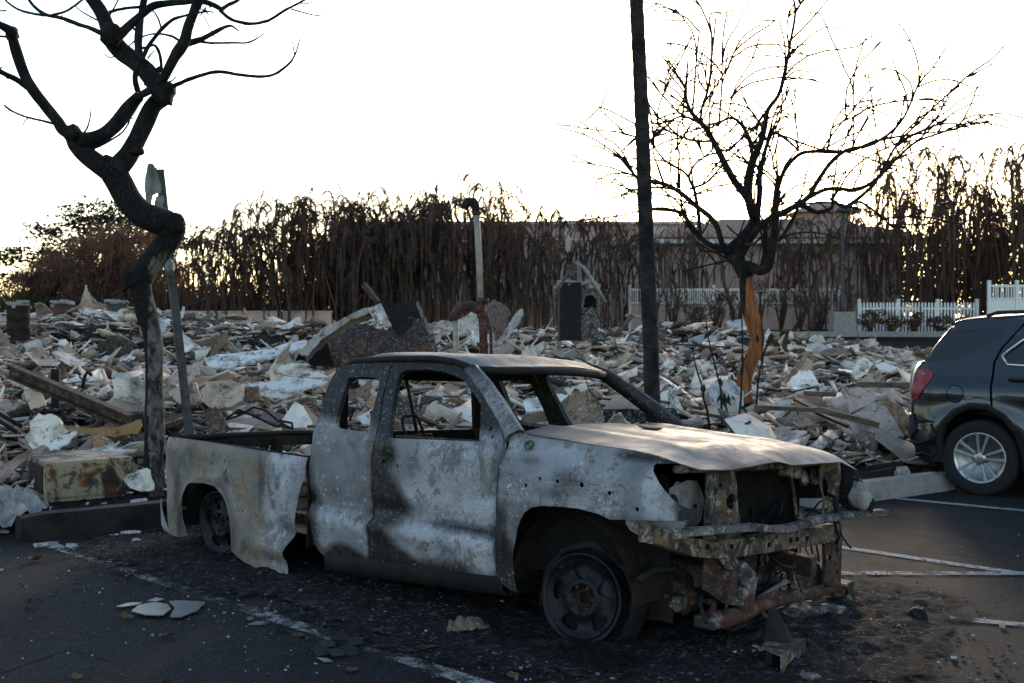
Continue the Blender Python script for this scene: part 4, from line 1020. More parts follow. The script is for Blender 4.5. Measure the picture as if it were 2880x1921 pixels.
# standpipe with elbow and rusty valve
sp_ = empty('standpipe', (0, 0, 0)); ysp = 16.0; c = on_z(1360, 1010, .7); c = at(1358, 1075, ysp); c.z = G(c.x, ysp) ; sp_.location = c
tag(sp_, 'tall pale pipe with dark elbow on top and rusty valve at its foot', 'standpipe')
def L5(x, y): return at(*Z5(x, y), ysp) - c
k5 = ysp / F_PX * .4679
b = MB(); b.tube([L5(1178, 840), L5(1170, 600), L5(1155, 320)], [19 * k5, 19 * k5, 18 * k5], 14); b.build('pipe', M['pipe'], sp_)
b = MB(); b.tube([L5(1152, 330), L5(1150, 280), L5(1135, 250), L5(1105, 250), L5(1085, 275), L5(1080, 295)], [22 * k5, 26 * k5, 28 * k5, 28 * k5, 26 * k5, 22 * k5], 14); b.build('elbow', M['soot'], sp_)
b = MB(); b.lathe([(28 * k5, -.02), (28 * k5, .03)], 14, Matrix.Translation(L5(1155, 322))); b.build('flange', M['rust_red'], sp_)
b = MB(); b.tube([L5(1200, 1180), L5(1192, 1000), L5(1183, 840)], [25 * k5, 24 * k5, 25 * k5], 14)
for yy in (845, 935, 1110): b.lathe([(24 * k5, -.03), (36 * k5, -.03), (36 * k5, .03), (24 * k5, .03)], 14, Matrix.Translation(L5(1192, yy)))
b.tube([L5(1190, 905), L5(1120, 880), L5(1060, 890), L5(1025, 930), L5(1020, 965)], [30 * k5, 32 * k5, 34 * k5, 30 * k5, 24 * k5], 12); b.build('rusty_valve', M['rust_red'], sp_)
b = MB(); b.tube([L5(1032, 1350), L5(1030, 960)], 18 * k5, 12); b.build('branch_pipe', M['pipe'], sp_)
b = MB(); b.tube([L5(1245, 1180), L5(1240, 1010), L5(1225, 990), L5(1200, 990)], 10 * k5, 8); b.build('thin_pipe', M['rust'], sp_)
free_sheet('tin_sheet', M['slabmetal'], w5([(1250, 1135), (1300, 1060), (1390, 920), (1430, 890), (1440, 930), (1400, 1000), (1330, 1080), (1270, 1140)]), 15.4, .006, 'pale bent tin strip leaning right of the standpipe', 'metal sheet', 0, tilt=.2, col=(.36, .37, .39))
free_sheet('twisted_sheet', M['slabmetal'], w5([(1205, 880), (1260, 840), (1330, 870), (1370, 930), (1340, 945), (1330, 1100), (1290, 1120), (1240, 1000)]), 16.8, .02, 'twisted dark sheet behind the standpipe foot', 'metal sheet', .3, tilt=.3, col=(.12, .10, .10), ymap=lambda x, z: .1 * math.sin(x * 9))
free_sheet('slatted_board', M['slab'], w5([(860, 990), (960, 960), (1060, 990), (1120, 1040), (1060, 1050), (960, 1010)]), 17.2, .05, 'cream board sagging left of the standpipe', 'debris sheet', 0, tilt=1.2, col=(.5, .46, .40))

# kiln-like box with arched mouth
kl = empty('kiln', (0, 0, 0)); yk = 24.0; c = at(*Z5(1780, 1030), yk); kl.location = c
tag(kl, 'charred box kiln with round arched mouth standing in the rubble left of the palm trunk', 'kiln')
kk = yk / F_PX * .4679; rzk = .45
def LK(x, y, d=0): p = at(*Z5(x, y), yk) - c; return Vector((p.x, d, p.z))
kx0, kx1, kz = LK(1655, 0).x, LK(1890, 0).x, LK(0, 735).z
b = MB(); b.box(((kx0 + LK(1785, 0).x) / 2, .5, kz / 2 - .1), (LK(1785, 0).x - kx0, 1.0, kz + .2)); b.build('side_wall', M['soot'], kl, smooth=False, bevel=.02)
xa, xb = LK(1782, 0).x, kx1
o2 = [(xa, -.2), (xb, -.2), (xb, kz * .86), (xa, kz * .88)]; cx, cz, rr = LK(1840, 0).x, LK(0, 850).z, 42 * kk
hole = [(cx + rr * math.cos(a) * .95, cz + rr * math.sin(a)) for a in np.linspace(0, math.pi, 12)] + [(cx - rr * .95, cz - rr * .9), (cx + rr * .95, cz - rr * .9)]
o = sheet('front_plate', M['ashmetal'], o2, (hole,), .08, lambda x, z: (x, .05, z), .05, kl); o.color = (.3, .29, .28, 1)
b = MB(); b.tube([(cx + rr * .98 * math.cos(a), .03, cz + rr * 1.02 * math.sin(a)) for a in np.linspace(-.4, math.pi + .4, 16)], 6 * kk, 8); b.build('arch_rim', M['ashmetal'], kl)
b = MB(); b.box(((xa + xb) / 2, .6, kz * .43 - .1), (xb - xa - .04, .9, kz * .8)); b.build('chamber', M['interior'], kl, smooth=False)
b = MB()
for _ in range(30): b.box((rnd.uniform(kx0, kx1), rnd.uniform(.1, .8), kz * .9 + rnd.uniform(0, .12)), (rnd.uniform(.1, .3), rnd.uniform(.1, .25), rnd.uniform(.03, .1)), Matrix.Rotation(rnd.uniform(0, 3), 3, 'Z') @ Matrix.Rotation(rnd.uniform(-.5, .5), 3, 'X'))
b.build('ash_cap', M['ash'], kl, smooth=False)
for i, (pts, w, mat, lab, dy) in enumerate([([(1700, 640), (1740, 620), (1690, 700), (1600, 880)], 18, 'timber', 'scorched post leaning on the left of the kiln', -.3), ([(1750, 615), (1800, 650), (1860, 740), (1930, 860)], 22, 'galv', 'pale pipe leaning over the kiln mouth to the right', -.4), ([(1720, 650), (1760, 625), (1820, 650)], 16, 'timber', 'short scorched bar across the tops of the kiln pipes', -.35), ([(2090, 930), (2040, 1000), (1980, 1050)], 26, 'timber', 'pale broken post lying left of the palm trunk', -.6), ([(2050, 935), (2150, 945), (2240, 985)], 18, 'pipe', 'pale pipe lying behind the palm trunk', -.5), ([(1850, 880), (1900, 960), (1960, 1040)], 9, 'soot', 'thin black rod leaning below the kiln mouth', -.6), ([(1780, 940), (1840, 880), (1880, 860)], 8, 'soot', 'thin black rod crossing below the kiln mouth', -.5)]):
    b = MB(); P = [at(*Z5(*q), yk + dy) for q in pts]; b.tube(P, w * kk * .5, 8); o = b.build('leaning_pipe', M[mat]); tag(o, lab, 'pipe' if mat != 'timber' else 'post')

# big slab and boards by the SUV tail
Z7 = lambda x, y: (1780 + x * .3488, 900 + y * .3488)
def z7(pts): return [Z7(*p) for p in pts]
free_sheet('stucco_sheet', M['slab'], z7([(1480, 740), (1600, 660), (1780, 540), (1830, 545), (1960, 620), (1960, 645), (1740, 770), (1640, 830)]), 12.9, .05, 'upper half of the cracked big stucco panel left of the SUV tail', 'debris slab', .03, tilt=.75, col=(.46, .38, .34), buck=.02)
free_sheet('stucco_sheet', M['slab'], z7([(1645, 835), (1750, 770), (1960, 655), (2010, 660), (2110, 800), (2190, 930), (1990, 980), (1870, 1000)]), 12.5, .05, 'lower half of the cracked big stucco panel left of the SUV tail', 'debris slab', .03, tilt=.75, col=(.48, .40, .37), buck=.02)
free_sheet('curved_board', M['slab'], z7([(1985, 670), (2060, 650), (2140, 680), (2210, 750), (2220, 800), (2190, 920), (2110, 800)]), 12.6, .03, 'curved brown board edge beside the SUV bumper', 'board', .2, tilt=.4, col=(.30, .18, .11))
for (a, c2, yy, w, h, mat, lab) in [((1490, 720), (1985, 850), 11.9, .05, .06, 'timber', 'charred batten lying across the cracked stucco panel'), ((980, 705), (1490, 725), 12.6, .05, .05, 'timber', 'long scorched batten from the orange-barked tree to the stucco panel'), ((1480, 745), (1740, 860), 12.2, .12, .03, 'soot', 'short charred board under the batten on the stucco panel'), ((470, 735), (830, 800), 14, .14, .04, 'timber', 'pinkish board lying left of the orange-barked tree'), ((1380, 590), (1640, 600), 15, .06, .06, 'timber', 'dark batten in the rubble above the stucco panel'), ((1800, 520), (2250, 525), 16, .08, .08, 'timber', 'dark timber stretching toward the SUV tail lamp'), ((1880, 1200), (2180, 1150), 11.3, .05, .05, 'soot', 'black bar lying behind the pale wheel stop'), ((1900, 1240), (2110, 1200), 11.1, .1, .03, 'soot', 'black board lying just behind the pale wheel stop')]:
    b = MB(); b.bar(at(*Z7(*a), yy), at(*Z7(*c2), yy - .15), w, h); o = b.build('board', M[mat], smooth=False); tag(o, lab, 'board')
free_sheet('pale_block', M['slab'], z7([(2115, 1185), (2210, 1170), (2250, 1260), (2130, 1280)]), 11.15, .08, 'small square concrete piece leaning behind the pale wheel stop', 'debris slab', 0, tilt=.5, col=(.36, .34, .32))
free_sheet('curved_sheet', M['slab'], z7([(1220, 500), (1260, 430), (1340, 340), (1400, 275), (1400, 330), (1350, 400), (1280, 470), (1250, 510)]), 17, .04, 'tall curved brown panel standing in the rubble right of the orange-barked tree', 'debris sheet', .3, tilt=.1, col=(.30, .22, .17))
free_sheet('curved_sheet', M['slab'], z7([(1340, 350), (1400, 300), (1440, 330), (1450, 400), (1360, 410)]), 17.3, .03, 'tan panel face beside the tall curved brown panel', 'debris sheet', .3, tilt=.1, col=(.42, .30, .24))
free_sheet('white_sheet', M['slab'], z7([(1755, 430), (1820, 320), (1870, 300), (1935, 350), (1900, 420), (1850, 450), (1800, 480)]), 17, .03, 'white curled panel standing in the rubble above the stucco panel', 'debris sheet', .4, tilt=.4, col=(.66, .66, .64))
free_sheet('white_sheet', M['slab'], z7([(1950, 360), (2020, 335), (2125, 380), (2090, 420), (1990, 400)]), 18, .03, 'flat white panel lying right of the curled white panel', 'debris sheet', .1, tilt=1.2, col=(.68, .68, .68))
free_sheet('cream_block', M['slab'], z7([(2150, 270), (2200, 240), (2260, 250), (2280, 320), (2180, 330)]), 21, .1, 'cream block on the skyline of the rubble left of the SUV window', 'debris slab', 0, tilt=.3, col=(.55, .50, .44))
free_sheet('white_sheet', M['slab'], z7([(250, 345), (290, 305), (350, 350), (330, 385), (270, 395)]), 17, .03, 'white angular sheet just right of the palm trunk', 'debris sheet', .1, tilt=.6, col=(.68, .67, .66))
free_sheet('white_sheet', M['slab'], z7([(490, 320), (560, 315), (620, 340), (650, 385), (590, 415), (520, 390)]), 17, .04, 'rounded white sheet between the two burnt saplings', 'debris sheet', .3, tilt=.8, col=(.66, .64, .60))
free_sheet('orange_brick', M['slab'], z7([(1185, 830), (1230, 815), (1255, 850), (1250, 910), (1190, 905)]), 13.4, .1, 'single orange-tan brick standing right of the orange-barked tree', 'brick', 0, tilt=.1, col=(.42, .26, .15), buck=.005)
free_sheet('black_box', M['slab'], [(1690, 1152), (1900, 1148), (1920, 1200), (1680, 1205)], 13.2, .25, 'long charred black box seen through the truck windshield', 'box', 0, tilt=.15, col=(.012, .011, .011), buck=.01)
free_sheet('white_sheet', M['slab'], [(1470, 1125), (1560, 1105), (1600, 1110), (1540, 1150), (1480, 1160)], 13.4, .03, 'bright white sheet seen through the truck far window', 'debris sheet', .1, tilt=1.0, col=(.68, .69, .70))
# crumpled pale heap at the left edge beside the burnt wheel stop
b = MB(); V = []; n1 = 22
pc = on_z(40, 1490, 0)
o = sheet('crumpled_foil', M['ash'], [(-.45, -.4), (.2, -.42), (.35, -.1), (.3, .3), (-.1, .5), (-.5, .4)], (), .04, lambda x, y: (x, y, max(.004, .30 * math.exp(-(x * x + y * y) * 6) + .12 * noise.noise(Vector((x * 9, y * 9, 2))) + .05 * noise.noise(Vector((x * 25, y * 25, 5))))), .004)
o.location = (pc.x - .1, pc.y, .01); tag(o, 'crumpled pale melted lump against the left end of the blackened wheel stop', 'debris')

# burnt cables looping out of the rubble
for i, (u, y) in enumerate([(150, 12.5), (95, 15), (560, 14), (640, 18), (760, 21), (1180, 20), (1290, 15), (1560, 19), (1650, 14.5), (1940, 16), (2010, 22), (2200, 18), (2330, 14), (2390, 20), (900, 14), (700, 12.5)]):
    x = ux(u, y); z = G(x, y); r = rnd.uniform(.25, .7); a0 = rnd.uniform(0, 6); m = MB(); n = 16; ln = rnd.uniform(2.5, 7)
    pts = [Vector((x + r * math.cos(a0 + ln * k / n) * (1 + .2 * math.sin(k)), y + .6 * r * math.sin(a0 + ln * k / n), z + .12 + .22 * abs(math.sin(k * .45 + i)) + .05 * math.sin(k * 1.7))) for k in range(n)]
    m.tube(pts, rnd.choice((.006, .009, .014)), 6); o = m.build('cable', M['soot'])
    tag(o, f'black burnt cable {"loop" if ln > 5 else "arc"}, {row(y)}, {zone(u)}', 'cable', kind='thing'); o['group'] = 'burnt cables in the rubble'
# ------------------------------------------------------------------ burnt pickup truck (x forward, y left, z up; near side is y < 0)
TR = empty('pickup_truck', (.889, 6.406, 0), -R(42.05))
tag(TR, 'burnt-out extended-cab pickup truck resting on its bare rims on the asphalt', 'pickup truck')
def roll(y, z): return z - .058 * (y + .86) * sst(.0, .25, z)
def door_y(x, z):
    if z < .35: w = .862 + z * .08
    elif z < .90: w = .89
    else: w = .89 - .48 * max(0, (z - .95)) - .010 * sst(.90, 1.0, z)
    w += .024 * gau(z, .43, .05) - .022 * gau(z, .54, .055) - .05 * sst(.27, .12, z)
    w += .010 * noise.noise(Vector((x * 2.3, z * 3.1, 4))) * sst(1.0, .85, z) + .004 * noise.noise(Vector((x * 9, z * 9, 1)))
    w -= .018 * gau(x, -1.53, .022) * sst(1.0, .95, z)
    w -= .03 * sst(-2.06, -2.16, x) * sst(1.1, .9, z)
    return w
def door_y_front(x, z):
    w = door_y(x, z)
    w -= .022 * math.exp(-(((x + 1.37) / .055) ** 2 + ((z - .83) / .055) ** 2))        # handle bowl
    w -= .012 * gau(x, -.52, .03)
    return w
def side_map(fn, s): return lambda x, z: (x, s * fn(x, z), roll(s * fn(x, z), z))
cl = lambda v: min(1, max(0, v))
def nz(x, z, k=2.0, o=0): return noise.noise(Vector((x * k, z * k, o)))
def unroll(y, z): return z + .058 * (y + .86)
def burn_gleam_rear_door(x, y, z):
    z = unroll(y, z); n = nz(x, z, 3, 2)
    so = 1.05 * sst(.98, 1.14, z + .05 * n) + .85 * sst(-1.98, -2.13, x + .04 * n) * sst(1.2, .3, z) + 1.1 * sst(.30, .21, z + .06 * n) * sst(-2.08, -1.9, x) + .3 * gau(z, .52, .02) + .35 * sst(-1.60, -1.56, x)
    return cl(so), .10, cl(.25 + .75 * gau(z, .42, .07) + .3 * n)  # pale band: sky gleam on the lower bulge, painted in with the ash
def burn_gleam_front_door(x, y, z):
    z = unroll(y, z); n = nz(x, z, 3, 7)
    so = 1.0 * sst(.99, 1.10, z + .04 * n) * sst(-.45, -.62, x) + 1.0 * sst(-1.24, -1.50, x + .06 * n - .16 * gau(z, .60, .12) - .16 * sst(.45, .2, z)) + 1.0 * sst(.36, .22, z + .05 * n) + .8 * gau(z, .515, .022 + .015 * sst(-1.2, -.6, x)) * sst(-1.3, -.75, x) + .5 * math.exp(-(((x + 1.37) / .07) ** 2 + ((z - .90) / .05) ** 2)) + .35 * sst(-.58, -.52, x)  # includes a dark line along the crease above the bulge
    a = .35 + .9 * gau(z, .445, .05) + .7 * gau(x, -.68, .10) * sst(.9, .3, z) + .5 * gau(z, .66, .06) + .4 * n  # band on the bulge paints its reflected sky, besides real ash
    return cl(so), .05 + .25 * sst(.42, .25, z) * sst(-.9, -.55, x), cl(a)
def burn_shade_fender(x, y, z):
    z = unroll(y, z); n = nz(x, z, 3, 11)
    so = .85 * sst(-.40, -.47, x + .04 * n) * sst(.75, .55, z) + .95 * sst(.60, .66, x + .03 * n) * sst(.86, .80, z) + .9 * gau(z, 1.005 - .02 * (x - .4), .028) * sst(.15, .32, x) + .55 * math.exp(-(((x + .02) / .12) ** 2 + ((z - .86) / .07) ** 2)) + .4 * math.exp(-(((x + .1) / .16) ** 2 + ((z - .775) / .03) ** 2)) + .45 * math.exp(-(((x + .30) / .09) ** 2 + ((z - .93) / .03) ** 2)) + .9 * sst(.55, .30, z) + .30 * sst(.74, .69, z)  # soot, plus the hood gap's shadow painted along the top front edge
    return cl(so), .12 + .3 * gau(z, .80, .03) * gau(x, -.1, .25), cl(.3 + .6 * sst(.35, .5, x) + .5 * gau(z, 1.0, .05) * sst(.2, -.1, x) + .35 * n)
def burn_bed(x, y, z):
    z = unroll(y, z); n = nz(x, z, 3, 17)
    r = math.hypot((x + 3.28) / .33, (z - .2) / .33)
    so = .40 * gau(r, 1.05, .10) + .55 * math.exp(-(((x + 3.68) / .07) ** 2 + ((z - .42) / .22) ** 2)) + .45 * math.exp(-(((x + 3.08) / .08) ** 2 + ((z - .56) / .06) ** 2)) + .5 * math.exp(-(((x + 2.66) / .045) ** 2 + ((z - .55) / .22) ** 2)) + .3 * gau(x, -2.22, .05) * gau(z, .65, .08)
    ru = .85 * sst(-2.45, -2.75, x + .1 * n) + .6 * sst(.35, .15, z)
    a = .30 + .8 * gau(x, -2.42, .10) + .6 * gau(x, -3.9, .06) + .35 * gau(z, .78, .05) + .5 * sst(.12, .04, z) + .3 * n
    return cl(so), cl(ru), cl(a)
def burn_hood(x, y, z):
    n = nz(x, y, 2.2, 23)
    so = .85 * sst(-.12, -.34, x + .12 * n) * sst(-.5, .2, y) + .30 + .45 * gau(y, -.42, .10) * sst(.5, .1, abs(x - .15)) - .5 * gau(y, -.62, .10) + .65 * sst(-.72, -.79, y) * sst(.2, .45, x) + .55 * sst(.60, .74, x) * sst(.3, -.2, y) + .3 * n
    so -= .35 * math.exp(-(((x + .15) / .10) ** 2 + ((y - .1) / .3) ** 2))
    return cl(so), cl(.10 + .7 * math.exp(-(((x + .15) / .09) ** 2 + ((y - .1) / .25) ** 2)) + .35 * math.exp(-(((x - .35) / .1) ** 2 + ((y - .1) / .2) ** 2))), cl(.95 + .3 * n)
def burn_roof(x, y, z):
    n = nz(x, y, 2.5, 29)
    return cl(.55 + .3 * n - .35 * sst(-1.1, -1.7, x) * gau(y, -.2, .4)), cl(.35 + .5 * n), cl(.5 + n)
def burn_pillar(x, y, z): n = nz(x, z, 6, 3); return cl(.25 + .6 * sst(1.25, 1.42, z) + .3 * n), .15, cl(.8 + .3 * n)
def burn_dark(x, y, z): return .95, .1, .2
P_ = M['paint']

BED = [(-3.904, .801), (-3.714, .811), (-3.313, .808), (-2.856, .798), (-2.487, .794), (-2.173, .791), (-2.177, .671), (-2.218, .61), (-2.255, .516), (-2.292, .389), (-2.298, .318), (-2.325, .263), (-2.351, .194), (-2.368, .127), (-2.352, .071), (-2.31, .018), (-2.46, .015), (-2.691, .013), (-2.816, .021), (-2.909, .05), (-2.956, .092), (-2.985, .149), (-2.996, .217), (-3.007, .332), (-3.042, .411), (-3.101, .467), (-3.192, .506), (-3.316, .517), (-3.494, .503), (-3.546, .478), (-3.576, .425), (-3.594, .322), (-3.595, .22), (-3.576, .179), (-3.55, .118), (-3.656, .09), (-3.763, .098), (-3.83, .148), (-3.87, .217), (-3.896, .318), (-3.889, .37), (-3.916, .404), (-3.936, .491), (-3.962, .63), (-3.961, .682), (-3.94, .736)]
def bed_y(x, z):
    w = .88 - .9 * max(0, -3.74 - x) ** 1.6 - .022 * sst(.74, .81, z)
    r = math.hypot(x + 3.29, (z - .19)); w += .022 * gau(r, .35, .035)
    w += .020 * gau(x, -2.40, .05) * sst(.15, .3, z) * sst(.65, .55, z) - .014 * gau(x, -2.50, .03) * sst(.6, .5, z)
    w += .05 * gau(z, .16, .06) * sst(-2.9, -2.5, x) - .03 * gau(z, .28, .04) * sst(-2.75, -2.45, x) + .05 * sst(.10, .0, z) * sst(-2.9, -2.4, x)
    w += .012 * noise.noise(Vector((x * 2.2, z * 2.6, 9))) + .004 * noise.noise(Vector((x * 8, z * 8, 3)))
    return w
def tiny(cx, cz, r=.009): return [(cx + r * math.cos(a), cz + r * math.sin(a)) for a in (0, 1.05, 2.1, 3.14, 4.19, 5.24)]
bed_holes = [tiny(-3.58, .655), tiny(-3.41, .675), tiny(-3.24, .665), tiny(-3.07, .63), tiny(-2.93, .54), tiny(-2.86, .37), tiny(-2.83, .17)]
sheet('bed_side', P_, BED, bed_holes, .032, side_map(bed_y, -1), .004, TR, burn=burn_bed)
BEDF = [(x, max(.14, z)) for x, z in BED]
sheet('bed_side', P_, BEDF[:16] + [(-2.5, .12), (-2.9, .13)] + BEDF[19:], (), .05, side_map(bed_y, 1), .004, TR, burn=burn_bed)
# tailgate seen from inside the bed, with the cut-outs of its inner frame
def tg(y, z): return (-3.93 + .03 * noise.noise(Vector((y * 2, z * 2, 0))), y, roll(y, z) + .01 + .035 * (y + .8) * .6)
th = [[(-.58, .58), (-.30, .58), (-.27, .65), (-.32, .70), (-.55, .70)], [(-.20, .56), (.10, .57), (.12, .68), (-.17, .69)], [(.22, .58), (.55, .58), (.56, .67), (.24, .68)], [(-.5, .25), (.5, .25), (.5, .46), (-.5, .46)]]
sheet('tailgate', M['sootbrown'], [(-.78, .16), (.78, .16), (.80, .78), (-.80, .78)], th, .06, tg, .02, TR)
b = MB(); b.tube([tg(-.80, .775), tg(-.3, .78), tg(.3, .78), tg(.80, .775)], .022, 8); b.build('tailgate_top_rail', M['soot'], TR)
for y in (-.24, .16, .62, -.64):
    b = MB(); b.bar(Vector(tg(y, .2)) + Vector((.03, 0, 0)), Vector(tg(y, .74)) + Vector((.03, 0, 0)), .04, .03, (1, 0, 0)); b.build('tailgate_brace', M['sootbrown'], TR, smooth=False)
b = MB(); b.add([(-3.9, -.80, .28), (-2.2, -.80, .28), (-2.2, .80, .18), (-3.9, .80, .18)], [(0, 1, 2, 3)]); b.build('bed_floor_frame', M['sootbrown'], TR, smooth=False)
sheet('bed_front_wall', M['sootbrown'], [(-.82, .2), (.82, .2), (.80, .76), (-.80, .76)], (), .1, lambda y, z: (-2.24, y, roll(y, z)), .01, TR)
for s in (-1, 1):
    b = MB(); b.tube([(-3.9, s * .80, roll(s * .8, .785)), (-3.0, s * .79, roll(s * .8, .785)), (-2.22, s * .80, roll(s * .8, .775))], .018, 6); b.build('bed_inner_rail', M['soot'], TR)
    b = MB(); V = []; n = 12
    for i in range(n + 1):
        a = math.pi * i / n
        for yy in (.60, .86): V.append((-3.29 + .34 * math.cos(a), s * yy, .17 + .36 * math.sin(a)))
    b.add(V, [(2 * i, 2 * i + 1, 2 * i + 3, 2 * i + 2) for i in range(n)]); b.build('wheel_house', M['interior'], TR)
sheet('rear_bumper_end', P_, [(-4.13, .298), (-4.045, .326), (-4.018, .227), (-3.949, .122), (-3.881, .064), (-3.991, .087), (-4.075, .152), (-4.116, .238)], (), .03, lambda x, z: (x, -.80 + .5 * max(0, -4.03 - x), z), .004, TR, burn=lambda x, y, z: (.25, .2, .8))
b = MB(); b.tube([(-4.10, -.74, .24), (-4.16, 0, .22), (-4.10, .74, .17)], .05, 8); b.build('rear_bumper_bar', M['soot'], TR)

ACC = [(-2.163, .765), (-2.144, .814), (-2.106, .932), (-2.103, 1.027), (-2.124, 1.138), (-2.129, 1.24), (-2.121, 1.304), (-2.101, 1.356), (-2.05, 1.386), (-1.985, 1.398), (-1.784, 1.415), (-1.606, 1.426), (-1.594, 1.316), (-1.572, 1.181), (-1.531, 1.061), (-1.518, .967), (-1.538, .89), (-1.547, .808), (-1.552, .52), (-1.534, .486), (-1.557, .434), (-1.562, .324), (-1.572, .212), (-1.70, .19), (-1.911, .159), (-2.01, .153), (-2.078, .213), (-2.128, .276), (-2.146, .338), (-2.146, .442), (-2.159, .62)]
ACCW = [(-1.963, 1.312), (-1.869, 1.318), (-1.819, 1.322), (-1.706, 1.321), (-1.656, 1.298), (-1.638, 1.227), (-1.622, 1.152), (-1.612, 1.072), (-1.597, .993), (-1.72, .993), (-1.852, .998), (-1.914, 1.014), (-1.93, 1.048), (-1.942, 1.114), (-1.951, 1.191), (-1.954, 1.259)]
FD = [(-1.590, 1.427), (-1.515, 1.431), (-1.383, 1.442), (-1.226, 1.443), (-1.114, 1.432), (-1.009, 1.401), (-.893, 1.34), (-.767, 1.254), (-.653, 1.171), (-.577, 1.108), (-.533, 1.062), (-.511, 1.026), (-.497, .98), (-.507, .873), (-.514, .79), (-.52, .709), (-.527, .511), (-.528, .285), (-.842, .262), (-1.14, .240), (-1.498, .205), (-1.566, .20), (-1.553, .324), (-1.548, .434), (-1.524, .486), (-1.542, .52), (-1.538, .808), (-1.529, .89), (-1.507, .967), (-1.521, 1.061), (-1.562, 1.181), (-1.584, 1.316)]
FDW = [(-1.461, 1.375), (-1.276, 1.387), (-1.117, 1.375), (-1.009, 1.354), (-.957, 1.338), (-.9, 1.309), (-.825, 1.257), (-.746, 1.201), (-.704, 1.1), (-.668, 1.001), (-.859, .995), (-1.149, .982), (-1.346, .973), (-1.393, .978), (-1.436, 1.066), (-1.47, 1.192), (-1.497, 1.303), (-1.493, 1.358)]
hh = [tiny(-1.425, .825, .017), tiny(-1.295, .815, .015), tiny(-.615, 1.075, .014), tiny(-.585, 1.035, .012)]
for s in (-1, 1):
    sheet('rear_door', P_, ACC, (ACCW,), .03, side_map(door_y, s), .035, TR, burn=burn_gleam_rear_door if s < 0 else burn_dark)
    d = sheet('front_door', P_, FD, (FDW, *hh) if s < 0 else (FDW,), .03, side_map(door_y_front, s), .035, TR, burn=burn_gleam_front_door if s < 0 else burn_dark)
    if s < 0:
        b = MB(); b.lathe([(.052, 0), (.046, .006), (.03, -.004), (0, -.006)], 16, Matrix.Translation((-1.365, -.868, .828)) @ Matrix.Rotation(R(90), 4, 'X')); b.build('handle_bowl', M['ashmetal'], d)
        b = MB(); b.bar((-1.35, -.845, roll(-.85, .985)), (-.67, -.845, roll(-.85, 1.003)), .02, .012); b.build('window_sill_strip', M['rust'], d, smooth=False)
    # rocker panel below the doors
    b = MB(); V = []
    for i in range(13):
        x = -2.0 + i * (1.52 / 12); zz = .155 + (x + 2.0) / 1.52 * .10
        for dy, dz in ((.845, .075), (.875, .03), (.865, -.045), (.80, -.085)): V.append((x, s * dy, roll(s * dy, zz + dz)))
    b.add(V, [(i * 4 + k, i * 4 + 4 + k, i * 4 + 5 + k, i * 4 + 1 + k) for i in range(12) for k in range(3)]); b.build('rocker_panel', M['soot'], TR)
    # A pillar
    pts = [(-.945, .650, 1.405), (-.80, .690, 1.315), (-.64, .745, 1.205), (-.52, .79, 1.11), (-.455, .81, 1.055)]
    V = []
    for i, (x, y, z) in enumerate(pts):
        w = .040 + .016 * i / 4
        for dx, dy, dz in ((-w, .012, -w * .75), (-w * .3, .022, 0), (w * .8, .004, w * .55), (w * .7, -.045, w * .35), (-w, -.045, -w * .75)): V.append((x + dx, s * (y + dy), roll(s * y, z + dz)))
    b = MB(); b.add(V, [(i * 5 + k, i * 5 + 5 + k, i * 5 + 5 + (k + 1) % 5, i * 5 + (k + 1) % 5) for i in range(4) for k in range(5)])
    o = b.build('windshield_pillar', P_, TR)
    a = o.data.color_attributes.new('burn', 'FLOAT_COLOR', 'POINT'); a.data.foreach_set('color', np.array([(*(burn_pillar if s < 0 else burn_dark)(*v), 1) for v in V], dtype=np.float32).ravel())
# roof
def roof_z(x, y):
    z = 1.462 + .034 * (1 - (y / .65) ** 2) - .060 * sst(-1.12, -.80, x) - .085 * sst(-1.82, -2.13, x) - .045 * sst(.52, .66, abs(y)) + .006 * nz(x, y, 4, 5)
    return roll(y, z)
RO = [(-2.125, -.52), (-2.09, -.60), (-1.95, -.638), (-1.6, -.652), (-1.2, -.658), (-1.02, -.650), (-.935, -.62), (-.86, -.50), (-.81, -.25), (-.80, 0), (-.81, .25), (-.86, .50), (-.935, .62), (-1.02, .650), (-1.2, .658), (-1.6, .652), (-1.95, .638), (-2.09, .60), (-2.125, .52), (-2.14, 0)]
sheet('roof', M['hood'], RO, (), .04, lambda x, y: (x, y, roof_z(x, y)), .012, TR, burn=burn_roof)
b = MB(); b.tube([(-.935, -.63, roll(-.63, 1.395)), (-.85, -.45, roll(-.45, 1.395)), (-.81, -.2, roll(-.2, 1.40)), (-.80, .1, roll(.1, 1.40)), (-.83, .4, roll(.4, 1.395)), (-.93, .63, roll(.63, 1.39))], .024, 8); b.build('windshield_header', M['soot'], TR)
for s in (-1, 1):
    b = MB(); b.tube([(-2.10, s * .64, roll(s * .64, 1.372)), (-1.97, s * .645, roll(s * .64, 1.418)), (-1.6, s * .655, roll(s * .65, 1.442)), (-1.25, s * .660, roll(s * .65, 1.452)), (-1.06, s * .655, roll(s * .65, 1.438)), (-.93, s * .645, roll(s * .64, 1.405))], .020, 8); b.build('roof_rail', M['soot'], TR)
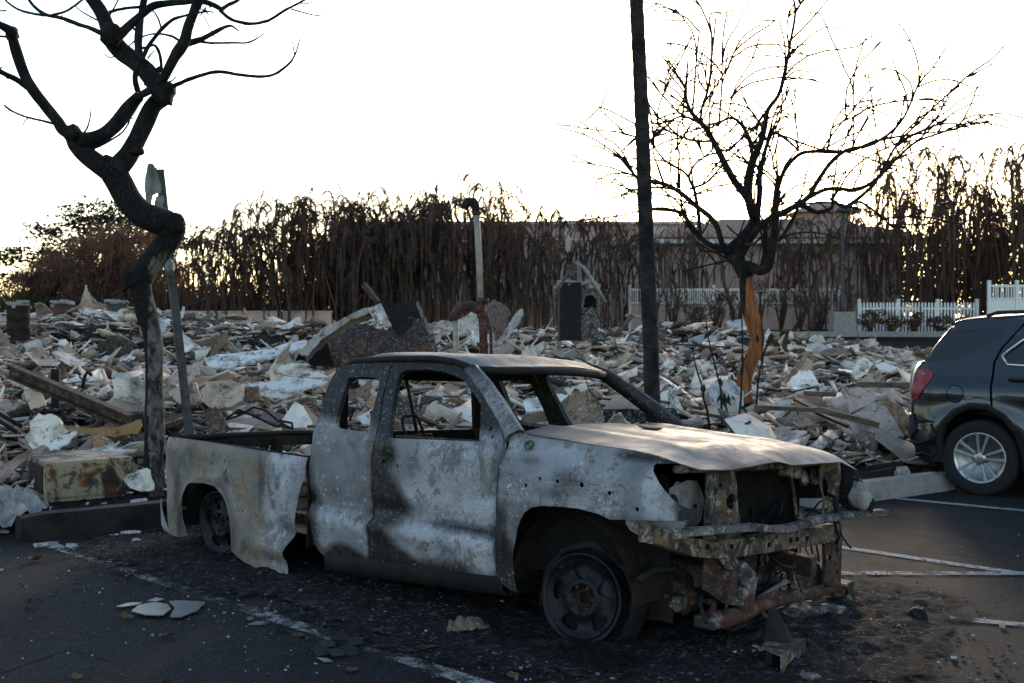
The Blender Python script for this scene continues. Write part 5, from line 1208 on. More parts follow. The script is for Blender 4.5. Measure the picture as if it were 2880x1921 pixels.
# cab back wall with rear window opening, interior
bw = [(-.86, .24), (.86, .24), (.86, .93), (.70, 1.30), (.60, 1.385), (-.60, 1.385), (-.70, 1.30), (-.86, .93)]
bwh = [(-.60, .955), (.60, .955), (.585, 1.24), (.53, 1.30), (-.53, 1.30), (-.585, 1.24)]
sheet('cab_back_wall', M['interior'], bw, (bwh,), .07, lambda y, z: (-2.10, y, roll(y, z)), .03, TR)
b = MB(); b.tube([(-2.08, -.11, 1.30), (-2.07, -.06, 1.1), (-2.05, -.01, .82)], .013, 6); b.build('rear_window_bar', M['soot'], TR)
b = MB(); b.tube([(-1.55, -.575, .90), (-1.56, -.612, 1.04), (-1.56, -.60, 1.072), (-1.56, -.50, 1.072), (-1.56, -.475, 1.05), (-1.55, -.41, .90)], .009, 6); b.build('headrest_frame', M['soot'], TR)
for yy in (-.42, .42):
    b = MB(); b.tube([(-1.2, yy - .2, .5), (-1.62, yy - .2, .5), (-1.72, yy - .2, .92), (-1.72, yy + .2, .92), (-1.62, yy + .2, .5), (-1.2, yy + .2, .5), (-1.2, yy - .2, .5)], .016, 6)
    for k in range(4): b.tube([(-1.64 - .025 * k, yy - .2, .56 + .1 * k), (-1.64 - .025 * k, yy + .2, .56 + .1 * k)], .005, 4)
    b.build('seat_frame', M['sootbrown'], TR)
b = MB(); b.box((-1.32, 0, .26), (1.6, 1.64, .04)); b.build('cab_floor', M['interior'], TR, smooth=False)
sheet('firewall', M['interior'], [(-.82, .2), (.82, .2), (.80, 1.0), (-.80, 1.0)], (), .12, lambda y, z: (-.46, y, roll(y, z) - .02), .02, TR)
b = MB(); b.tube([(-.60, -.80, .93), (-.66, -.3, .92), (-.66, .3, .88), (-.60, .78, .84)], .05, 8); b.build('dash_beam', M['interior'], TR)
cw = [(-.50, -.78), (-.36, -.76), (-.30, 0), (-.36, .76), (-.50, .78), (-.58, 0)]
sheet('cowl', M['soot'], cw, (), .08, lambda x, y: (x, y, roll(y, 1.045 - .06 * (y / .8) ** 2 * 0 - .02 * sst(-.4, -.58, x))), .01, TR)
b = MB(); b.tube([(-.55, .2, 1.04), (-.62, .22, 1.10), (-.78, .25, 1.24), (-.84, .28, 1.36)], .004, 4); b.build('dangling_wire', M['wire'], TR)

# front fenders
FE = [(-.560, 1.052), (-.369, 1.067), (-.232, 1.049), (-.008, 1.042), (.171, 1.034), (.343, 1.025), (.483, 1.013), (.587, .99), (.487, .98), (.475, .971), (.481, .946), (.516, .912), (.562, .867), (.603, .819), (.644, .794), (.715, .778), (.72, .751), (.705, .728), (.649, .722), (.567, .716), (.261, .686), (.188, .707), (.072, .719), (-.046, .717), (-.168, .708), (-.249, .689), (-.293, .656), (-.325, .609), (-.35, .558), (-.37, .502), (-.389, .441), (-.396, .384), (-.385, .30), (-.36, .222), (-.41, .228), (-.475, .255), (-.522, .29), (-.522, .363), (-.518, .741), (-.505, .938), (-.488, .985), (-.500, 1.025)]
def fen_y(x, z):
    w = .885 if z < .88 else .885 - (z - .88) * .62
    r = math.hypot(x + .03, z - .27); w += .026 * gau(r, .47, .05) * sst(.3, .6, z)
    w -= .05 * sst(.45, .72, x) * sst(.95, .8, z)
    w += .013 * noise.noise(Vector((x * 3.2, z * 3.6, 14))) + .004 * noise.noise(Vector((x * 11, z * 11, 2)))
    w -= .020 * math.exp(-(((x + .28) / .12) ** 2 + ((z - .90) / .03) ** 2))
    w -= .012 * sst(-.47, -.52, x)
    return w
fh = [tiny(-.30, .80, .011), tiny(-.20, .845, .011), tiny(-.08, .842, .012), (tiny(.07, .838, .014)), tiny(.245, .815, .013), tiny(.42, .755, .012)]
sheet('front_fender', P_, FE, fh, .028, side_map(fen_y, -1), .004, TR, burn=burn_shade_fender)
FEF = FE[:8] + [(.655, .95), (.76, .84), (.85, .72), (.82, .66), (.73, .63)] + FE[19:]
sheet('front_fender', P_, FEF, (), .05, side_map(fen_y, 1), .004, TR, burn=burn_dark)
b = MB(); b.lathe([(.030, 0), (.024, .012), (.02, .006), (0, .006)], 14, Matrix.Translation((-.335, -.822, 1.005)) @ Matrix.Rotation(R(60), 4, 'X')); b.build('antenna_base', M['ashmetal'], TR)
# hood
HO = [(-.44, -.755), (-.351, -.79), (-.004, -.795), (.171, -.79), (.339, -.785), (.475, -.775), (.56, -.75), (.655, -.70), (.70, -.5), (.72, -.2), (.735, .02), (.735, .3), (.715, .55), (.70, .66), (.70, .72), (.765, .775), (.69, .79), (.45, .80), (.15, .80), (-.351, .79), (-.44, .755), (-.49, .3), (-.49, -.3)]
EX, EZ = [-.5, -.351, -.224, -.004, .171, .339, .475, .569, .68, .8], [1.068, 1.066, 1.055, 1.046, 1.038, 1.029, 1.015, .995, .968, .925]
def hood_z(x, y):
    z = float(np.interp(x, EX, EZ)) + .040 * (1 - (abs(y) / .79) ** 2.4)
    z += .010 * gau(abs(y), .50, .08) * sst(.7, .2, x) - .008 * gau(abs(y), .34, .09) * sst(.7, .2, x)
    z -= .035 * gau(y, -.50, .34) * sst(.40, .72, x) + .03 * sst(.58, .76, x) * sst(-.1, .1, y)
    z += .008 * nz(x, y, 3, 8)
    return roll(y, z)
sheet('hood', M['hood'], HO, (), .03, lambda x, y: (x, y, hood_z(x, y)), .005, TR, burn=burn_hood)
b = MB(); b.lathe([(0, .0), (.055, .002), (.075, .008), (.05, .012), (0, .010)], 12, Matrix.Translation((-.13, .0, hood_z(-.13, 0) + .004)) @ Matrix.Rotation(.12, 4, 'Y')); b.build('soot_flake', M['soot'], TR)
b = MB()
for yy in (-.55, -.2, .2, .55): b.tube([(-.3, yy, hood_z(-.3, yy) - .03), (.2, yy * .9, hood_z(.2, yy) - .035), (.62, yy * .7, hood_z(.62, yy) - .04)], .018, 5)
b.build('hood_inner_brace', M['soot'], TR)
# inner engine bay
for s in (-1, 1):
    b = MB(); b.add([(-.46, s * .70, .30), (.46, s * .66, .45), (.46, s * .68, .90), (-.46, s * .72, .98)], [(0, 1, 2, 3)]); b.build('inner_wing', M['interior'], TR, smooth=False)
    b = MB(); V = []; n = 12
    for i in range(n + 1):
        a = math.pi * i / n
        for yy in (.52, .84): V.append((-.04 + .40 * math.cos(a), s * yy, .26 + .42 * math.sin(a)))
    b.add(V, [(2 * i, 2 * i + 1, 2 * i + 3, 2 * i + 2) for i in range(n)]); b.build('wheel_liner', M['sootbrown'], TR)
    b = MB(); b.add([(-.44, s * .52, .12), (.38, s * .52, .12), (.38, s * .52, .70), (-.44, s * .52, .70)], [(0, 1, 2, 3)]); b.build('chassis_side', M['sootbrown'], TR, smooth=False)
def lump(name, mat, c, d, seed, n=3, parent=None, amp=.35):
    bm = bmesh.new(); bmesh.ops.create_icosphere(bm, subdivisions=n, radius=1)
    for v in bm.verts:
        k = 1 + amp * noise.noise(v.co * 1.6 + Vector((seed, 0, 0))) + .4 * amp * noise.noise(v.co * 4 + Vector((0, seed, 0)))
        q = Vector((max(-.8, min(.8, v.co.x)), max(-.8, min(.8, v.co.y)), max(-.85, min(.85, v.co.z)))) * k
        v.co = Vector(c) + Vector((q.x * d[0], q.y * d[1], q.z * d[2]))
    me = bpy.data.meshes.new(name); bm.to_mesh(me); bm.free(); me.materials.append(M[mat]); me.polygons.foreach_set('use_smooth', [True] * len(me.polygons))
    o = bpy.data.objects.new(name, me); return link(o, parent)
lump('engine_block', 'sootbrown', (-.02, .05, .46), (.36, .34, .30), 3, 4, TR)
lump('gearbox', 'sootbrown', (-.8, 0, .24), (.5, .18, .14), 8, 3, TR)
# headlamp remnant
b = MB(); o2 = [(-.645, .80), (-.60, .83), (-.50, .858), (-.42, .85), (-.375, .82), (-.33, .76), (-.294, .70), (-.33, .655), (-.374, .614), (-.47, .605), (-.54, .615), (-.60, .68), (-.640, .75)]
hl = sheet('headlamp_remnant', M['ash'], o2, (), .025, lambda y, z: (.47 - 1.6 * ((y + .47) ** 2 + (z - .73) ** 2) + .015 * nz(y, z, 9, 2), y, z), .02, TR)
b = MB(); b.lathe([(.036, 0), (.034, .03), (.02, .036), (0, .036)], 14, Matrix.Translation((.45, -.655, .765)) @ Matrix.Rotation(R(70), 4, 'Y')); b.build('lamp_socket', M['sootbrown'], TR)
# radiator support
def xs_(fn): return lambda y, z: (fn(y, z), y, z)
radN = sheet('radiator_support', M['flaked'], [(-.465, .915), (-.252, .897), (-.25, .80), (-.229, .64), (-.24, .56), (-.60, .58), (-.585, .62), (-.532, .66), (-.48, .70), (-.464, .766)], [[(-.375 + .032 * math.cos(a), .755 + .042 * math.sin(a)) for a in np.linspace(0, 5.9, 12)], tiny(-.43, .84, .012), tiny(-.36, .845, .010), tiny(-.30, .66, .02)], .03, xs_(lambda y, z: .60 + .03 * nz(y, z, 6, 1) + .03 * gau(y, -.36, .05)), .01, TR)
b = MB(); b.bar((.575, -.475, .905), (.575, -.50, .60), .05, .03, (1, 0, 0)); b.build('support_flange', M['ashmetal'], TR, smooth=False)
sheet('radiator_support', M['flaked'], [(.657, .851), (.857, .839), (.866, .70), (.874, .606), (.807, .502), (.688, .518), (.70, .60), (.67, .70)], [[(.71 + .028 * math.cos(a), .70 + .055 * math.sin(a)) for a in np.linspace(0, 5.9, 10)], [(.725 + .014 * math.cos(a), .58 + .04 * math.sin(a)) for a in np.linspace(0, 5.9, 10)]], .03, xs_(lambda y, z: .60 + .03 * nz(y, z, 6, 4) + .04 * gau(y, .80, .05)), .01, TR)
b = MB(); b.tube([(.58, -.80, .955), (.60, -.50, .935), (.61, -.19, .915), (.62, .10, .895), (.62, .33, .876), (.60, .72, .865), (.56, .85, .85)], [.02, .024, .026, .026, .026, .024, .02], 8); b.build('upper_tie_bar', M['flaked'], TR)
b = MB(); b.box((.63, .195, .875), (.05, .08, .09)); b.box((.65, .26, .85), (.03, .07, .08)); b.tube([(.65, .186, .86), (.66, .184, .844), (.67, .205, .73), (.67, .234, .609), (.66, .25, .590), (.66, .343, .577), (.65, .38, .53)], .010, 6); b.build('hood_latch_brace', M['flaked'], TR, smooth=False)
for (y, z, nm) in ((.60, .765, 1), (.735, .757, 2)):
    m4 = Matrix.Translation((.52, y - .02, z)) @ Matrix.Rotation(R(80), 4, 'Y')
    b = MB(); b.lathe([(.048, 0), (.050, .012), (.042, .020), (.030, .014), (.016, .022), (0, .022)], 18, m4); h = b.build('horn', M['ashmetal'], TR)
    b = MB(); b.bar((.50, y, z + .04), (.55, y, z + .12), .02, .008); b.build('horn_bracket', M['rust'], h, smooth=False)
sheet('radiator_core', M['interior'], [(-.24, .45), (.66, .38), (.68, .80), (-.25, .86)], [[(.17, .58), (.24, .57), (.25, .62), (.19, .64)]], .06, xs_(lambda y, z: .40 + .03 * nz(y, z, 5, 9)), .02, TR)
# bumper carrier strips
b = MB(); pts = [(.64, -.86, .655), (.68, -.62, .645), (.72, -.315, .622), (.74, -.1, .588), (.745, .05, .572), (.745, .30, .575), (.75, .55, .565), (.78, .80, .553), (.84, .98, .545)]
V = []
for i, (x, y, z) in enumerate(pts):
    for dx, dz in ((-.03, .026), (.014, .022), (.02, -.012), (-.03, -.02)): V.append((x + dx, y, z + dz + .006 * nz(y, i, 4)))
b.add(V, [(i * 4 + k, i * 4 + 4 + k, i * 4 + 4 + (k + 1) % 4, i * 4 + (k + 1) % 4) for i in range(len(pts) - 1) for k in range(4)] + [(3, 2, 1, 0), tuple((len(pts) - 1) * 4 + k for k in range(4))]); b.build('bumper_carrier', M['ashmetal'], TR, smooth=False, bevel=.004)
b = MB(); pts = [(.50, -.90, .655), (.60, -.72, .575), (.64, -.58, .545), (.67, -.40, .530), (.69, -.10, .512), (.69, .30, .485), (.68, .54, .462), (.64, .80, .44)]
V = []
for i, (x, y, z) in enumerate(pts):
    hh_ = .045
    for dx, dz in ((-.06, hh_), (.012, hh_), (.020, -hh_), (-.06, -hh_)): V.append((x + dx, y, z + dz + .005 * nz(y, i, 5)))
b.add(V, [(i * 4 + k, i * 4 + 4 + k, i * 4 + 4 + (k + 1) % 4, i * 4 + (k + 1) % 4) for i in range(len(pts) - 1) for k in range(4)] + [(3, 2, 1, 0), tuple((len(pts) - 1) * 4 + k for k in range(4))]); lb = b.build('lower_radiator_beam', M['flaked'], TR, smooth=False, bevel=.006)
for (y, z) in ((.10, .50), (.17, .495), (-.62, .565), (-.45, .545), (-.13, .51), (.28, .485)):
    b = MB(); x = float(np.interp(y, [p[1] for p in pts], [p[0] for p in pts])) + .0175
    b.lathe([(.014, 0), (.014, .006), (0, .006)], 10, Matrix.Translation((x, y, z)) @ Matrix.Rotation(R(90), 4, 'Y')); b.build('bolt_hole', M['interior'], lb)
b = MB(); b.bar((.70, -.19, .575), (.70, .27, .545), .02, .05); b.build('inner_strip', M['flaked'], TR, smooth=False)
sheet('fender_bracket', P_, [(.284, .66), (.312, .627), (.378, .603), (.421, .595), (.43, .61), (.57, .619), (.60, .69), (.56, .72), (.29, .715)], [tiny(.40, .655, .012), tiny(.39, .625, .013)], .025, lambda x, z: (x, -.80 + .05 * sst(.3, .6, x) + .008 * nz(x, z, 9), z), .006, TR, burn=lambda x, y, z: (.2, .1, .6))
# frame rails, cross member and front suspension
for s in (-1, 1):
    b = MB(); b.bar((.68, s * .42, .33 - .03 * s), (-.2, s * .42, .36 - .02 * s), .07, .11); b.bar((-.2, s * .42, .36), (-.7, s * .45, .26), .07, .11); b.bar((-.7, s * .45, .26), (-4.0, s * .47, .28), .07, .10); b.build('frame_rail', M['rust'], TR, smooth=False, bevel=.006)
    b = MB()
    for k in range(7):
        a = [(.12 + .05 * math.cos(t), s * .60 + .05 * math.sin(t), .38 + .036 * k + .006 * t) for t in np.linspace(0, 6.28, 10)]
        b.tube(a, .010, 5)
    b.build('coil_spring', M['rust'], TR)
    b = MB(); b.tube([(.22, s * .30, .12), (.10, s * .52, .12), (.03, s * .66, .16)], [.04, .045, .03], 8); b.tube([(-.18, s * .30, .13), (-.06, s * .50, .13), (.03, s * .66, .16)], [.035, .04, .03], 8); b.build('control_arm', M['rust_red'], TR)
b = MB(); pts = [(.60, -.52, .175), (.62, -.40, .165), (.62, -.217, .158), (.62, -.066, .17), (.62, .278, .145), (.62, .692, .120), (.60, .90, .09)]
b.tube(pts, [.050, .050, .044, .036, .034, .036, .036], 8); b.build('front_crossmember', M['rust_red'], TR)
b = MB(); b.box((.59, -.50, .17), (.12, .13, .06)); b.build('crossmember_end', M['ashmetal'], TR, smooth=False, bevel=.008)
b = MB(); b.box((.60, .90, .085), (.12, .14, .08)); b.build('crossmember_end', M['ashmetal'], TR, smooth=False, bevel=.008)
b = MB(); b.bar((.60, -.42, .52), (.64, -.34, .40), .09, .03, (1, 0, 0)); b.bar((.64, -.34, .41), (.66, -.25, .33), .11, .06, (1, 0, 0)); b.bar((.66, -.25, .36), (.64, -.26, .22), .12, .05, (1, 0, 0)); b.build('tow_bracket', M['ashmetal'], TR, smooth=False, bevel=.01)
b = MB(); b.bar((.66, -.255, .27), (.64, -.265, .14), .10, .03, (1, 0, 0)); b.build('bracket_plate', M['rust_red'], TR, smooth=False)
sheet('frame_horn_plate', M['rust'], [(.641, .427), (.86, .40), (.86, .095), (.64, .14), (.66, .30)], [[(.70 + .03 * math.cos(a), .30 + .018 * math.sin(a)) for a in np.linspace(0, 5.9, 8)], tiny(.80, .20, .022), tiny(.80, .33, .016)], .05, xs_(lambda y, z: .63 + .01 * nz(y, z, 5)), .02, TR)
b = MB(); m4 = Matrix.Translation((.40, .40, .185)) @ Matrix.Rotation(R(90), 4, 'Y')
b.lathe([(.115, -.05), (.115, .0), (.10, .012), (.07, .004), (.06, .02), (.03, .02), (.028, .07), (0, .07)], 22, m4); pl = b.build('fan_pulley', M['rust'], TR)
for k in range(4):
    a = k * math.pi / 2 + .4; b = MB(); b.lathe([(.012, .02), (.012, .034), (0, .034)], 8, m4 @ Matrix.Translation((.055 * math.cos(a), .055 * math.sin(a), 0))); b.build('bolt', M['ashmetal'], pl)
b = MB(); b.tube([(.5, .11, .150), (.51, .20, .172), (.51, .32, .186), (.5, .46, .182), (.5, .50, .165), (.5, .46, .13), (.5, .36, .12)], .014, 6); b.build('perforated_strap', M['galv'], TR)
b = MB(); b.tube([(.42, .58, .26), (.48, .52, .22), (.49, .50, .15)], [.035, .022, .016], 8); b.build('link_arm', M['rust'], TR)
b = MB(); b.tube([(.32, .15, .22), (.30, .40, .24), (.28, .62, .30), (.26, .80, .32)], .05, 8); b.build('steering_rack', M['rust'], TR)
b = MB(); b.tube([(.40, -.84, .40), (.40, -.72, .43), (.42, -.60, .42), (.44, -.48, .36), (.46, -.36, .25), (.46, -.1, .20), (.44, .4, .16)], .020, 8); b.build('sway_bar', M['soot'], TR)
b = MB(); b.tube([(.5, -.34, .27), (.52, -.31, .25), (.52, -.26, .20), (.50, -.195, .177)], .024, 8); b.build('hose_stub', M['soot'], TR)
b = MB(); b.tube([(.20, -.62, .26), (.38, -.55, .264)], .012, 6); b.build('tie_rod', M['rust_red'], TR)
lump('ball_joint_boot', 'ashmetal', (.40, -.50, .225), (.045, .04, .05), 5, 3, TR)
b = MB(); b.tube([(.66, .60, .165), (.70, .68, .16), (.71, .76, .13), (.70, .80, .09), (.69, .76, .075), (.68, .68, .10)], .014, 7); b.build('tow_ring', M['rust_red'], TR)
b = MB(); b.bar((.55, -.36, .10), (.45, .5, .06), .16, .02); b.build('skid_plate', M['soot'], TR, smooth=False)
lump('melted_fender_lump', 'ash', (.76, .82, .66), (.07, .045, .08), 12, 3, TR, .5)

# wheels: bare steel rims, burnt tyre wire
disc_holes = []
for k in range(5):
    a0 = k * 2 * math.pi / 5 + .45
    disc_holes.append([((r) * math.cos(a0 + d), (r) * math.sin(a0 + d)) for r, d in ((.098, -.10), (.098, .10), (.125, .28), (.160, .34), (.176, .24), (.180, 0), (.176, -.24), (.160, -.34), (.125, -.28))])
def wheel(loc, rz, rx, s, wires):
    w = MB(); n = 44
    prof = [(.232, .000), (.236, -.006), (.232, -.016), (.215, -.020), (.208, -.045), (.190, -.075), (.188, -.14), (.205, -.17), (.212, -.19), (.232, -.194), (.234, -.204), (.226, -.206), (.200, -.18), (.180, -.13), (.182, -.07), (.200, -.03), (.206, -.012), (.222, -.004)]
    mA = Matrix.Rotation(R(90), 4, 'X')     # lathe axis +Z -> -Y (outward on the near side)
    w.lathe(prof, n, mA, closed=True); o = w.build('wheel', M['rim'], TR)
    o.location = loc; o.rotation_euler = (rx, 0, rz + (math.pi if s > 0 else 0))
    def dz(x, y):
        r = math.hypot(x, y); return -.006 - .026 * sst(.20, .16, r) + .024 * sst(.125, .085, r) - .03 * sst(.075, .05, r)
    d = sheet('rim_disc', M['rim'], [(.203 * math.cos(a), .203 * math.sin(a)) for a in np.linspace(0, 2 * math.pi, 40, endpoint=False)], disc_holes + [[(.034 * math.cos(a), .034 * math.sin(a)) for a in np.linspace(0, 2 * math.pi, 12, endpoint=False)]], .018, lambda x, y: (x, -dz(x, y) * 1.0, y), .005, o)
    hb = MB(); hb.lathe([(.033, -.09), (.05, -.05), (.050, -.032), (.034, -.028), (.030, -.05), (0, -.05)], 16, mA); hb.build('hub', M['sootbrown'], o)
    hb = MB(); hb.lathe([(.15, -.09), (.15, -.075), (.10, -.07), (.06, -.07)], 24, mA); hb.build('brake_disc', M['rust_red'], o)
    for k in range(6):
        a = k * math.pi / 3; nb = MB(); nb.lathe([(.011, -.03), (.011, -.012), (.006, -.008), (0, -.008)], 6, mA @ Matrix.Translation((.062 * math.cos(a), .062 * math.sin(a), 0))); nb.build('lug_nut', M['rust'], o)
    if wires:
        rg = random.Random(5); t = MB()
        t.lathe([(.205, -.05), (.222, -.07), (.226, -.12), (.220, -.17), (.205, -.19)], 40, mA)
        for k in range(wires):
            a0 = rg.uniform(0, 6.28); ln = rg.uniform(.5, 2.4); off = rg.uniform(-.27, -.03); rr = .232 + rg.uniform(0, .02) + (.028 * rg.random() if rg.random() < .3 else 0)
            pts = []
            for j in range(9):
                a = a0 + ln * j / 8; q = rr + .012 * math.sin(j * 1.3 + k) + (.03 * max(0, math.sin(a)) if True else 0); zz = off + .02 * math.sin(j * .8 + k * 2) - .10 * max(0, math.sin(a)) * rg.uniform(.6, 1.2)
                pts.append((q * math.cos(a), -zz, max(-.232 + .004, q * math.sin(a))))
            t.tube(pts, .0016, 3, cap=False)
        t.build('tyre_wire', M['wire'], o)
        if wires > 100:
            q = MB(); V = []; na, nb = 40, 9
            for i in range(na):
                a = -1.2 + 4.4 * i / (na - 1)
                for j in range(nb):
                    b_ = 2 * math.pi * j / nb; rr = .245 + .030 * (1 + math.cos(b_)) * (.7 + .7 * noise.noise(Vector((a * 3, b_, 1)))); yy = .15 + .10 * math.sin(b_) + .03 * noise.noise(Vector((a * 4, b_ * 2, 5)))
                    V.append((rr * math.cos(a), yy, max(-.23, rr * math.sin(a))))
            q.add(V, [(i * nb + j, i * nb + (j + 1) % nb, (i + 1) * nb + (j + 1) % nb, (i + 1) * nb + j) for i in range(na - 1) for j in range(nb)]); q.build('tyre_remnant', M['tyre'], o)
    return o
wheel((.0, -.80, .236), R(9), R(-7), -1, 520)
wheel((-3.28, -.80, .222), R(1), R(2), -1, 60)
wheel((.02, .80, .222), R(-5), 0, 1, 60)
wheel((-3.28, .80, .222), 0, 0, 1, 0)
b = MB(); b.tube([(-3.28, -.70, .22), (-3.28, .70, .22)], .035, 10); b.build('rear_axle', M['rust'], TR)

# tangle of burnt wiring, hoses and scraps hanging in the nose
rg = random.Random(44); m = MB()
for k in range(70):
    y0 = rg.uniform(-.62, .8); x0 = rg.uniform(.25, .62); z0 = rg.uniform(.25, .85) - .06 * (y0 + .4); p = Vector((x0, y0, z0)); pts = [p]
    d = Vector((rg.gauss(0, .5), rg.gauss(0, 1), rg.gauss(-.3, .7))).normalized()
    for j in range(rg.randint(4, 8)):
        d = (d + Vector((rg.gauss(0, .4), rg.gauss(0, .4), rg.gauss(-.18, .35)))).normalized(); p = p + d * rg.uniform(.03, .07)
        p.z = max(.05, p.z); p.x = min(.72, p.x); pts.append(p.copy())
    m.tube(pts, rg.choice((.0025, .004, .006, .010)), 5)
o = m.build('wiring_tangle', M['soot'], TR); o['kind'] = 'stuff'
for k in range(16):
    y0 = rg.uniform(-.60, .75); c = Vector((rg.uniform(.35, .66), y0, rg.uniform(.14, .42) - .05 * (y0 + .4))); w, h = rg.uniform(.05, .16), rg.uniform(.04, .14)
    o = sheet('torn_scrap', M[rg.choice(('rust', 'ashmetal', 'flaked', 'rust_red', 'soot'))], [(-w, -h * .6), (w * .3, -h), (w, -h * .2), (w * .7, h * .8), (-w * .4, h), (-w * .9, h * .3)], (), .04, lambda a, b_: (.03 * nz(a, b_, 12, k), a, b_ ), .006, TR, rag=.006)
    o.location = c; o.rotation_euler = (rg.uniform(-1, 1), rg.uniform(-.7, .7), rg.uniform(-.8, .8))
# ------------------------------------------------------------------ grey SUV at the right (x forward, y left; near side y < 0)
SV = empty('parked_suv', (4.9635, 11.335, 0), -R(40))
tag(SV, 'dark teal-grey SUV with melted red tail lamp and damaged rear bumper', 'SUV')
def sw(x, z):
    w = .90 if z < .95 else .90 - (z - .95) * .42
    w -= .75 * max(0, -.40 - x) ** 1.7 + .42 * max(0, x - 2.9) ** 1.8
    w -= .03 * sst(.5, .3, z) - .014 * gau(z, 1.02, .06) + .012 * gau(z, .86, .10)
    r0, r1 = math.hypot(x, z - .36), math.hypot(x - 2.857, z - .36)
    w += .022 * (gau(r0, .47, .07) + gau(r1, .47, .07)) * sst(.2, .5, z)
    return w
def smap(s, off=0.0): return lambda x, z: (x, s * (sw(x, z) + off), z)
REAR = [(-.36, .30), (-.499, .287), (-.618, .337), (-.619, .417), (-.676, .473), (-.701, .571), (-.692, .712), (-.637, .735), (-.642, .865), (-.651, .973), (-.649, 1.111), (-.62, 1.175), (-.57, 1.241), (-.458, 1.412), (-.319, 1.602), (-.324, 1.631), (-.278, 1.651), (-.126, 1.667)]
TOP = [(.309, 1.695), (.80, 1.690), (1.25, 1.655), (1.60, 1.585), (2.0, 1.39), (2.38, 1.19), (2.75, 1.12), (3.2, 1.05), (3.52, .96), (3.72, .84), (3.80, .68), (3.78, .48), (3.70, .32), (3.55, .24), (3.29, .24)]
def arch(cx, r, a0, a1, n=12): return [(cx + r * math.cos(a), .36 + r * 1.02 * math.sin(a)) for a in np.linspace(a0, a1, n)]
ARC_R = [(.40, .27), (.382, .434), (.327, .60), (.217, .744), (.07, .822), (-.079, .824), (-.211, .759), (-.306, .656), (-.344, .516), (-.323, .302)]
SEAM = [(.128, .800), (.12, .853), (.103, 1.041), (.099, 1.268), (.151, 1.40), (.30, 1.60), (.36, 1.67)]
QG = [(-.535, 1.258), (-.304, 1.552), (.17, 1.582), (.15, 1.530), (-.098, 1.345), (-.259, 1.266)]
RW = [(.165, 1.326), (.225, 1.245), (1.02, 1.215), (1.02, 1.585), (.50, 1.575), (.36, 1.50)]
FW_ = [(1.14, 1.213), (2.02, 1.205), (1.98, 1.26), (1.60, 1.50), (1.42, 1.57), (1.14, 1.585)]
quarter = ARC_R[4:] + REAR[1:] + [(.20, 1.682), (.34, 1.672), (.29, 1.60), (.14, 1.40), (.089, 1.268), (.093, 1.041), (.11, .853), (.12, .81)]
rdoor = [(.135, .80), (.217, .750), (.327, .60), (.385, .434), (.42, .29), (1.075, .28), (1.075, 1.66), (.38, 1.665), (.31, 1.60), (.162, 1.40), (.110, 1.268), (.113, 1.041), (.13, .853)]
fdoor = [(1.085, .28), (2.05, .28), (2.12, .45), (2.12, 1.18), (1.60, 1.555), (1.28, 1.635), (1.085, 1.655)]
arcF = [(2.857 + .43 * math.cos(a), .36 + .44 * math.sin(a)) for a in np.linspace(math.pi - .15, .15, 12)]
ffen = [(2.06, .28)] + [(2.42, .29)] + arcF + [(3.30, .28), (3.55, .27), (3.70, .34), (3.78, .48), (3.80, .68), (3.72, .83), (3.52, .94), (3.2, 1.03), (2.75, 1.10), (2.40, 1.165), (2.13, 1.18), (2.13, .45)]
